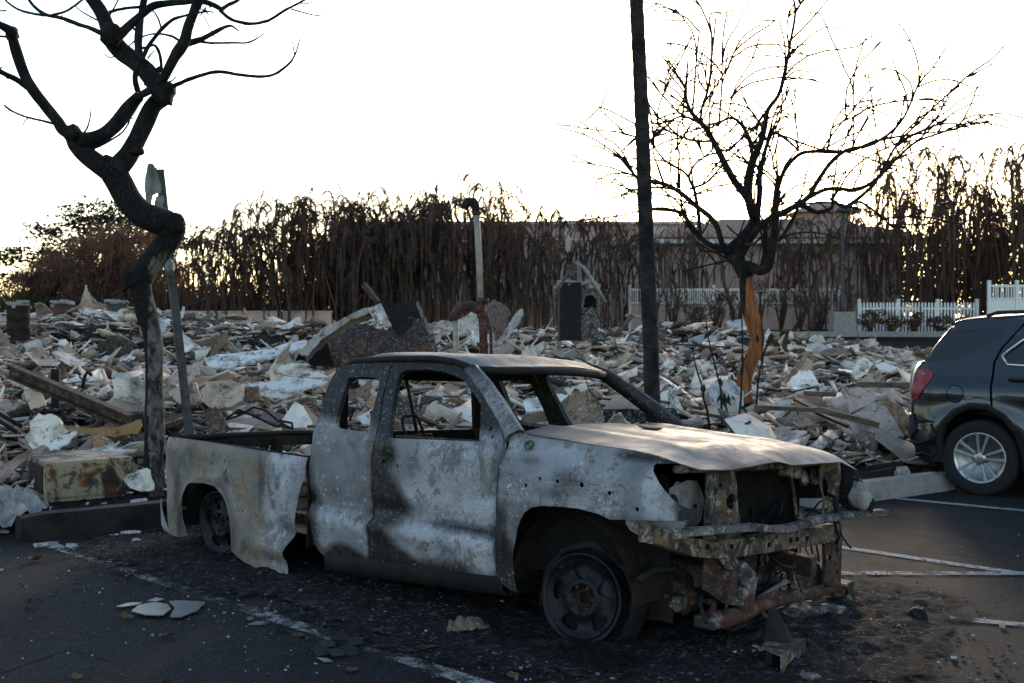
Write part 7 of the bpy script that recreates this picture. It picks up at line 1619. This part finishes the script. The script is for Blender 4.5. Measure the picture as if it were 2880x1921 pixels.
# ------------------------------------------------------------------ burnt saplings in front of the rubble
Z7 = lambda x, y: (1780 + x * .3488, 900 + y * .3488)
for i, (pts, yy, lab, extra) in enumerate([([(640, 830), (600, 730), (565, 620), (560, 540), (520, 420), (490, 300), (482, 220)], 13.2, 'thin burnt sapling with knobbly tip, nearest the palm trunk', True), ([(725, 830), (715, 700), (710, 560), (680, 440), (640, 280), (605, 130), (595, 20)], 13.4, 'thin burnt sapling between the palm trunk and the orange-barked tree', True), ([(770, 850), (760, 740), (740, 650), (745, 590)], 13.3, 'short burnt plant with black curled leaves left of the orange-barked tree', False), ([(845, 820), (870, 650), (880, 450), (885, 250), (880, 60), (870, -260), (862, -480)], 14.8, 'tall thin burnt stem touching the left of the orange-barked tree', True), ([(985, 660), (1010, 480), (1040, 330), (1045, 150), (1035, -100), (1020, -300)], 15.2, 'tall thin burnt stem just right of the orange-barked tree', True), ([(1055, 270), (1080, 210), (1110, 150), (1150, 130)], 15.2, 'drooping burnt shoot with hanging leaf right of the orange-barked tree', False)]):
    r = empty('burnt_sapling', (0, 0, 0)); tag(r, lab, 'sapling', 'burnt saplings')
    P = [at(*Z7(*p), yy) for p in pts]
    if i != 5: P[0].z = G(P[0].x, P[0].y) - .02
    m = MB(); m.tube(P, [.016 - .010 * k / (len(P) - 1) for k in range(len(P))], 6); 
    for k in range(10 if extra else 0):
        a = P[-1].lerp(P[-2], rnd.random() * .8); e = a + Vector((rnd.gauss(0, .05), rnd.gauss(0, .05), rnd.uniform(-.02, .08))); m.tube([a, e], [.006, .003], 4)
    if not extra and i == 5: m.tube([P[0], at(*Z7(1050, 300), 15.2), at(*Z7(1046, 420), 15.2)], .007, 5)
    m.build('stem', M['dark_wood'], r)
    lm = MB(); c = P[-1] if i in (2, 5) else P[3]
    nl = 9 if i in (2, 5) else 2
    for k in range(nl):
        a = c + Vector((rnd.gauss(0, .06), rnd.gauss(0, .05), rnd.gauss(0, .05))); L = rnd.uniform(.08, .2); d = Vector((rnd.gauss(0, .5), rnd.gauss(0, .4), -1)).normalized(); s_ = Vector((1, .3, 0)) * L * .18
        lm.add([a, a + d * L * .5 - s_, a + d * L, a + d * L * .5 + s_], [(0, 1, 2, 3)])
    lm.build('shrivelled_leaf', M['darkleaf'], r, smooth=False)['kind'] = 'stuff'
# ------------------------------------------------------------------ perforated sign post with folded sign
sg = empty('sign_post', (0, 0, 0)); tag(sg, 'leaning perforated steel sign post with heat-folded sign on top', 'sign post')
DS = 10.45; a, c = at(552, 1290, DS), at(478, 740, DS + .1); a.z = .02; d = (at(452, 480, DS + .12) - a)
topp = at(449, 478, DS + .12)
P0 = a; ax = (topp - a).normalized(); sx = ax.cross(Vector((.35, -1, 0))).normalized(); sy = sx.cross(ax); w = .036
Ltot = (topp - a).length; m = MB()
pm = Matrix((sx, sy, ax)).transposed()
# tube wall in sections with square holes on the two visible faces
hs, pitch = .006, .0265
nh = int(Ltot * .66 / pitch)
m.box(P0 + ax * (Ltot * .5), (2 * w - .004, 2 * w - .004, Ltot), pm); m.build('post', M['galv_dark'], sg, smooth=False)
for (fn, fs) in ((-sy, sx), (sx, sy), (-sx, sy)):
    m = MB(); m.cur = 0
    for e in (-1, 1): m.box(P0 + ax * (Ltot * .5) + fn * (w - .001) + fs * e * (w * .62), tuple(1 for _ in range(3)), None) if False else None
    f3 = Matrix((fs, fn, ax)).transposed()
    for e in (-1, 1): m.box(P0 + ax * (Ltot * .5) + fn * w + fs * e * (w * .64), (w * .72, .004, Ltot), f3)
    for k in range(int(Ltot / pitch)): m.box(P0 + ax * (k * pitch + .008) + fn * w, (w * .62, .004, pitch * .55), f3)
    m.build('perforated_face', M['galv_dark'], sg, smooth=False)
Z3 = lambda x, y: (x * .4591, y * .4591)
S1 = [(925, 1015), (945, 1010), (968, 1018), (985, 1060), (1000, 1120), (1006, 1190), (985, 1192), (962, 1205), (952, 1240), (945, 1320), (925, 1310), (905, 1240), (905, 1190), (893, 1145), (898, 1090), (915, 1050)]
o2 = [at(*Z3(*p), DS) for p in S1]; cc = sum(o2, Vector()) / len(o2)
o = sheet('folded_sign', M['galv'], [(p.x, p.z) for p in o2], (), .03, lambda x, z: (x, DS - .03 - .09 * math.sin((x - cc.x) * 14 + 1.2) + .02 * nz(x, z, 7), z), .003, sg)
S2 = [(955, 1240), (965, 1205), (1000, 1195), (1010, 1225), (1000, 1260), (1020, 1320), (990, 1330), (950, 1325)]
o2 = [at(*Z3(*p), DS) for p in S2]
o = sheet('sign_bracket', M['galv'], [(p.x, p.z) for p in o2], (), .03, lambda x, z: (x, DS - .02 + .03 * nz(x, z, 9), z), .004, sg)
for p in ((955, 1035), (985, 1300)):
    q = at(*Z3(*p), DS - .10); b = MB(); b.lathe([(.012, 0), (.012, .012), (0, .014)], 8, Matrix.Translation(q) @ Matrix.Rotation(R(90), 4, 'X')); b.build('bolt', M['soot'], sg)
q = at(478, 752, DS - .03); lump('melted_clamp', 'galv', tuple(q), (.042, .042, .075), 4, 3, sg, .5)
# ------------------------------------------------------------------ soot and ash round the truck, small litter on the asphalt
def ash_patch(name, poly, sp, mask, label=None, h=.02):
    ov, fs = tri2d(poly, (), sp); V = []; C = []
    for x, y in ov:
        a, t = mask(x, y); V.append((x, y, lot_z(x, y) + .009 + max(0, a) * h * (1 + .6 * t) * (.5 + .6 * fbm(x * 6, y * 6, 2) + .5 * fbm(x * 22, y * 22, 4)))); C.append((a, t, 0, 1))
    me = bpy.data.meshes.new(name); me.from_pydata(V, [], fs); me.polygons.foreach_set('use_smooth', [True] * len(me.polygons))
    at_ = me.color_attributes.new('burn', 'FLOAT_COLOR', 'POINT'); at_.data.foreach_set('color', np.array(C, dtype=np.float32).ravel()); me.materials.append(M['ashlayer']); me.update()
    o = bpy.data.objects.new(name, me); link(o); return tag(o, label, None, kind='stuff')
Minv = TR.matrix_basis.inverted()
def tl_(x, y): p = Minv @ Vector((x, y, 0)); return p.x, p.y
def amask(x, y):
    X, Y = tl_(x, y); dx = max(abs(X + 1.6) - 2.4, 0); dy = max(abs(Y) - .95, 0); d = math.hypot(dx, dy)
    front = math.exp(-(((X - .85) / .45) ** 2 + ((Y + .1) / .8) ** 2))
    a = 1.05 - d * 1.05 + .5 * front + .30 * fbm(x * 1.3, y * 1.3, 5)
    return min(1, a), min(1, 1.2 * front * sst(-.8, .2, Y))
poly = [tuple((TR.matrix_basis @ Vector((X, Y, 0))).xy) for X, Y in ((-4.6, -1.5), (-3, -1.75), (-1.5, -1.8), (0, -1.9), (1.2, -1.5), (1.9, -.6), (1.9, .6), (1.3, 1.5), (0, 1.7), (-4.4, 1.6))]
o = ash_patch('ash_layer', poly, .045, amask, 'layer of black soot and grey ash on the asphalt round the burnt truck', .03)
# grit and glass crumbs, one mass
gm = MB()
for k in range(3000):
    X = rnd.uniform(-4.4, 2.0); Y = rnd.gauss(-.9, .7) if rnd.random() < .7 else rnd.uniform(-2.2, 1.8)
    if X > .6 and rnd.random() < .5: Y = rnd.gauss(-.1, .7)
    p = TR.matrix_basis @ Vector((X, Y, 0)); 
    if edge(p.x, p.y) > 9.6 or p.y < 3.9: continue
    s = rnd.uniform(.002, .008) * (1.9 if rnd.random() < .06 else 1)
    gm.col = rnd.choice([(.02, .02, .02), (.03, .03, .03), (.06, .055, .05), (.15, .14, .13), (.38, .37, .36), (.012, .012, .013), (.02, .019, .018)])
    gm.box((p.x, p.y, lot_z(p.x, p.y) + .012 + s * .4), (s * 2, s * 1.4, s), Matrix.Rotation(rnd.uniform(0, 6), 3, 'Z') @ Matrix.Rotation(rnd.uniform(-.6, .6), 3, 'X'))
for k in range(450):
    y = rnd.uniform(3.9, 12); x = rnd.uniform(-.48, .48) * y
    if edge(x, y) > 9.7: continue
    s = rnd.uniform(.002, .006); gm.col = rnd.choice([(.3, .29, .28), (.1, .09, .08), (.05, .045, .04), (.4, .39, .38)])
    gm.box((x, y, lot_z(x, y) + .008 + s * .4), (s * 2, s * 1.4, s), Matrix.Rotation(rnd.uniform(0, 6), 3, 'Z'))
o = gm.build('grit', M['rubble'], smooth=False); tag(o, 'scattered crumbs of glass, grit and ash on the asphalt', None, kind='stuff')
Z8 = lambda x, y: (x * .638, 1400 + y * .638)
def glass(name, pts, label, mat='glassshard', th=.006, bend=.0, lift=.004, tilt=0.0, cat='glass shard', conv=Z8, grp=None, spp=.05):
    P = [on_z(*conv(*p), .01) for p in pts]; c = sum(P, Vector()) / len(P)
    o = sheet(name, M[mat], [(p.x - c.x, p.y - c.y) for p in P], (), spp, lambda x, y: (x, y, lift + bend * (x * x + y * y) * 3 + tilt * y + .004 * nz(x, y, 20)), th, rag=.002)
    o.location = (c.x, c.y, lot_z(c.x, c.y) + .012); return tag(o, label, cat, grp)
glass('glass_shard', [(580, 510), (610, 485), (680, 472), (740, 480), (755, 500), (720, 530), (640, 528)], 'left big curved windscreen shard on the worn line, paler of the pair', bend=.06, lift=.012)
glass('glass_shard', [(745, 465), (820, 462), (905, 468), (870, 505), (800, 535), (750, 535), (770, 490)], 'right big grey-green windscreen shard lying beside the paler one', bend=.04, lift=.008)
glass('glass_shard', [(510, 482), (560, 468), (628, 464), (610, 474), (540, 484)], 'narrow glass sliver left of the big windscreen shards')
glass('glass_shard', [(650, 455), (690, 442), (725, 448), (690, 460)], 'small glass piece behind the big windscreen shards')
glass('glass_shard', [(1095, 560), (1130, 548), (1190, 550), (1150, 562)], 'thin pale shard in the middle of the asphalt near the worn line')
glass('glass_shard', [(1290, 468), (1330, 454), (1440, 453), (1455, 465), (1400, 478), (1320, 476)], 'dark oval shard lying below the truck door', 'black')
glass('glass_shard', [(1285, 600), (1320, 598), (1350, 612), (1320, 620)], 'small dark shard right of the thin pale shard', 'black')
glass('glass_shard', [(2075, 625), (2110, 608), (2175, 603), (2180, 612), (2130, 635), (2085, 640)], 'pale torn flake in front of the crumpled lump under the door', 'alu')
glass('glass_shard', [(1395, 712), (1440, 718), (1465, 728), (1430, 730)], 'grey-blue sliver in the broken plastic heap', 'glassshard')
for i, (x, y) in enumerate([(1440, 660), (1500, 640), (1560, 650), (1410, 690), (1480, 700), (1540, 690)]):
    glass('plastic_fragment', [(x - 40, y - 8), (x, y - 16), (x + 36, y - 6), (x + 40, y + 8), (x - 10, y + 12)], ['leftmost', 'upper', 'right', 'lower left', 'lowest middle', 'lower right'][i] + ' dark plastic fragment of the broken heap on the worn line', 'black', .004, .3, .012, rnd.uniform(-.4, .4), 'plastic fragment', grp='broken plastic heap on the worn line')
for i, (x, y, lab) in enumerate([(740, 615, 'dry leaf below the windscreen shards'), (1545, 770, 'large dry leaf in front of the broken plastic heap'), (335, 800, 'dry leaf standing at the bottom left edge'), (2255, 795, 'dry leaf at the bottom centre of the asphalt'), (555, 535, 'small brown leaf left of the windscreen shards'), (1425, 685, 'small brown leaf in the broken plastic heap'), (1895, 672, 'small brown leaf right of the worn line'), (150, 280, 'brown leaf near the blackened wheel stop')]):
    glass('dry_leaf', [(x - 26, y), (x - 5, y - 9), (x + 28, y - 4), (x + 34, y + 4), (x + 5, y + 9)], lab, 'dead_leaf', .001, 2.5, .006, rnd.uniform(-.3, .3), 'leaf', grp='dry leaves on the asphalt', spp=.02)
for (a, c, lab) in [((130, 450), (190, 455), 'upper burnt nail at the left of the asphalt'), ((115, 488), (168, 490), 'lower burnt nail at the left of the asphalt'), ((515, 365), (560, 368), 'burnt bolt on the asphalt below the rear wheel'), ((2145, 718), (2230, 718), 'bent rod on the asphalt at the bottom centre'), ((720, 810), (765, 806), 'burnt screw at the bottom edge')]:
    p, q = on_z(*Z8(*a), .015), on_z(*Z8(*c), .015); b = MB(); b.tube([p, p.lerp(q, .5) + Vector((0, 0, .004)), q], .005, 6); b.lathe([(.011, -.003), (.011, .003)], 8, Matrix.Translation(p) @ Matrix.Rotation(R(80), 4, 'Y')); o = b.build('nail', M['rust']); o.location.z = .004; tag(o, lab, 'nail', 'nails and bolts on the asphalt')
# crumpled paper-like lump under the door
q = on_z(*Z8(2060, 575), .02)
o = sheet('crumpled_lump', M['cloth'], [(-.11, -.07), (.0, -.09), (.12, -.05), (.12, .04), (.02, .08), (-.10, .06)], (), .012, lambda x, y: (x, y, .004 + max(0, -.004 + .055 * math.exp(-(x * x + y * y) * 130) + .055 * abs(noise.noise(Vector((x * 22, y * 22, 1)))) * sst(.16, .06, math.hypot(x, y)) + .02 * noise.noise(Vector((x * 60, y * 60, 3))))), .003)
o.location = (q.x, q.y, .012); tag(o, 'crumpled tan ash-stiff lump on the asphalt under the front door', 'crumpled paper')
# tyre wire spilled beside the front wheel
for (X, Y, n, lab) in ((.30, -.98, 170, 'spread nest of burnt tyre wire on the ground right of the front wheel'), (-.32, -.95, 90, 'thin nest of burnt tyre wire left of the front wheel')):
    m = MB()
    for k in range(n):
        c = Vector((X + rnd.gauss(0, .12), Y + rnd.gauss(0, .07), 0)); r = rnd.uniform(.07, .20); a0 = rnd.uniform(0, 6.28); ln = rnd.uniform(1, 3); el = rnd.uniform(.02, .22)
        pts = [TR.matrix_basis @ (c + Vector((r * math.cos(a0 + ln * j / 7), r * .7 * math.sin(a0 + ln * j / 7), .014 + el * .22 * math.sin(math.pi * j / 7) * rnd.uniform(.6, 1.1)))) for j in range(8)]
        m.tube(pts, .0016, 3, cap=False)
    o = m.build('tyre_wire_nest', M['wire']); tag(o, lab, 'wire', 'burnt tyre wire on the ground'); o['kind'] = 'stuff' if False else 'thing'
# channel bracket and debris at the lower right
ZB = lambda x, y: (2080 + x * .3403, 1640 + y * .3403)
def onb(x, y, z=0.0): return on_z(*ZB(x, y), z)
br = empty('steel_bracket', (0, 0, 0)); tag(br, 'broken black channel-steel bracket lying at the lower right of the asphalt', 'bracket')
p = onb(165, 690); q = onb(350, 775); r_ = onb(545, 600)
ex = (q - p); ey = (r_ - q); L1, L2 = ex.length, ey.length; ex.normalize(); ey.normalize(); H = .085
b = MB(); up = Vector((0, 0, H))
V = [p, q, r_, p + ey * L2 * .35, p + up, q + up, r_ + up * .9, p + ey * L2 * .35 + up]
b.add([v + Vector((0, 0, .012)) for v in V], [(1, 2, 6, 5), (4, 5, 6, 7)]); o = b.build('channel_top', M['flaked'], br, smooth=False); s_ = o.modifiers.new('solid', 'SOLIDIFY'); s_.thickness = .008
b = MB(); b.bar(p + Vector((0, 0, .014)), q + Vector((0, 0, .014)), .012, .012); b.bar(p.lerp(q, .42) + Vector((0, 0, .01)), p.lerp(q, .42) + up, .006, .03); b.build('channel_web', M['soot'], br, smooth=False)
t = (p + r_) / 2 + Vector((-.01, .02, H)); b = MB(); b.add([t + Vector((-.09, -.02, 0)), t + Vector((.05, -.03, 0)), t + Vector((.08, .05, 0)), t + Vector((-.06, .07, 0)), t + Vector((-.05, .02, .17)), t + Vector((-.01, .03, .165))], [(0, 1, 5, 4), (1, 2, 5), (2, 3, 4, 5), (3, 0, 4), (3, 2, 1, 0)]); b.build('gusset', M['soot'], br, smooth=False, bevel=.004)
LIT = [([(495, 775), (520, 735), (600, 728), (690, 815), (600, 830), (510, 800)], 'ashmetal', .018, 'flat rusty-grey plate in front of the steel bracket', 'metal plate'),
       ([(340, 410), (370, 382), (470, 392), (560, 395), (590, 425), (520, 405), (450, 425), (380, 415)], 'dead_leaf', .012, 'curled tan leaf above the steel bracket', 'leaf'),
       ([(950, 475), (1060, 470), (1120, 445), (1200, 445), (1215, 470), (1160, 495), (1060, 495), (1000, 512)], 'alu', .02, 'long pale melted aluminium puddle right of the steel bracket', 'melted metal'),
       ([(1000, 345), (1080, 325), (1135, 342), (1100, 365), (1020, 362)], 'alu', .015, 'smaller melted aluminium puddle behind the long one', 'melted metal'),
       ([(15, 460), (80, 455), (225, 462), (220, 505), (130, 500), (60, 485)], 'ash', .01, 'flat pale flake left of the steel bracket', 'flake'),
       ([(65, 575), (100, 562), (135, 580), (110, 592)], 'alu', .006, 'left small shiny flake below the pale flake', 'flake'), ([(140, 548), (170, 550), (195, 575), (160, 582)], 'alu', .006, 'right small shiny flake below the pale flake', 'flake'),
       ([(1190, 325), (1250, 330), (1335, 385), (1290, 405), (1230, 370)], 'cloth', .01, 'curled tan scrap right of the melted puddles', 'scrap'),
       ([(880, 395), (930, 385), (1010, 440), (990, 465)], 'timber', .02, 'brown wood splinter between the melted puddles', 'splinter'),
       ([(770, 500), (840, 490), (865, 525), (800, 545)], 'dead_leaf', .008, 'brown curled leaf between bracket and melted puddle', 'leaf'),
       ([(600, 548), (650, 545), (695, 555), (640, 565)], 'alu', .005, 'thin shiny sliver right of the steel bracket', 'flake'), ([(515, 505), (590, 510), (580, 535), (520, 530)], 'ashmetal', .01, 'small rusty plate behind the steel bracket', 'metal plate'),
       ([(830, 195), (910, 165), (985, 215), (940, 235)], 'cloth', .02, 'folded pale scrap under the front cross member', 'scrap'), ([(2090, 735), (2140, 745), (2145, 770), (2105, 765)], 'dead_leaf', .015, 'single brown leaf at the lower right corner', 'leaf')]
for pts, mat, th, lab, cat in LIT: glass(cat.replace(' ', '_'), pts, lab, mat, th, .6 if 'leaf' in cat or 'scrap' in cat else .05, .010, rnd.uniform(-.15, .15), cat, ZB, spp=.03)
lump('charred_clod', 'soot', tuple(onb(1475, 270, .03)), (.055, .05, .05), 6, 3); o = bpy.data.objects['charred_clod']; tag(o, 'dark charred clod at the right rim of the ash', 'clod')
lump('ash_heap', 'ashmetal', tuple(onb(560, 260, .01)), (.26, .17, .07), 9, 4); o = bpy.data.objects['ash_heap']; tag(o, 'low brownish heap of ash below the front cross member', 'ash heap')
lump('rusty_clod', 'rust', tuple(onb(720, 250, .02)), (.07, .05, .045), 19, 3); o = bpy.data.objects['rusty_clod']; tag(o, 'rust-red clod on the ash right of the cross member', 'clod')
# loose fragments at the foot of the rubble by the burnt wheel stop
for i in range(26):
    y = rnd.uniform(8.2, 10.2); u = rnd.uniform(0, 430); x = ux(u, y)
    s = rnd.uniform(.05, .20); o = bpy.data.objects.new('plaster_fragment', rnd.choice(SL['flat'])); link(o); o.scale = (s, s * rnd.uniform(.5, 1), s); o.rotation_euler = (rnd.gauss(0, .12), rnd.gauss(0, .12), rnd.uniform(0, 6.28)); o.location = (x, y, max(G(x, y), lot_z(x, y)) + .03)
    if edge(x, y) < 9.2: o.location.z = lot_z(x, y) + .02
    c = rnd.choice(COLS['chalk-white'] + COLS['cream'] + COLS['pale grey']); o.color = (*c, 1); md = o.modifiers.new('solid', 'SOLIDIFY'); md.thickness = .12
    tag(o, 'small pale plaster fragment lying by the blackened wheel stop', 'plaster fragment', 'plaster fragments by the blackened wheel stop')

# ------------------------------------------------------------------ look-alikes told apart by their place, counted from the left of the photograph
bylab = {}
for o in S.objects:
    if o.parent is None and 'label' in o.keys() and o.get('kind') not in ('stuff', 'structure'): bylab.setdefault(o['label'], []).append(o)
ORD = ['leftmost', 'second', 'third', 'fourth', 'fifth', 'sixth', 'seventh', 'eighth', 'ninth', 'tenth', 'eleventh', 'twelfth', 'thirteenth', 'fourteenth', 'fifteenth', 'sixteenth', 'seventeenth', 'eighteenth', 'nineteenth', 'twentieth', 'twenty-first', 'twenty-second', 'twenty-third', 'twenty-fourth', 'twenty-fifth', 'twenty-sixth']
for lab, L in bylab.items():
    if len(L) < 2: continue
    L.sort(key=lambda o: o.location.x / max(1, o.location.y))
    for i, o in enumerate(L):
        if len(L) == 2: o['label'] = ('left of two: ', 'right of two: ')[i] + lab
        elif len(L) == 3: o['label'] = ('left of three: ', 'middle of three: ', 'right of three: ')[i] + lab
        else: o['label'] = (ORD[i] + (' from left: ' if i else ': ')) + lab

import re
for o in S.objects:
    if o.parent is None and 'label' in o.keys() and len(re.findall(r"[A-Za-z]+", o['label'])) > 16: o['label'] = o['label'].replace(' rubble,', ',').replace('chalk-white', 'white').replace(' farthest,', '').replace('scorched ', '')
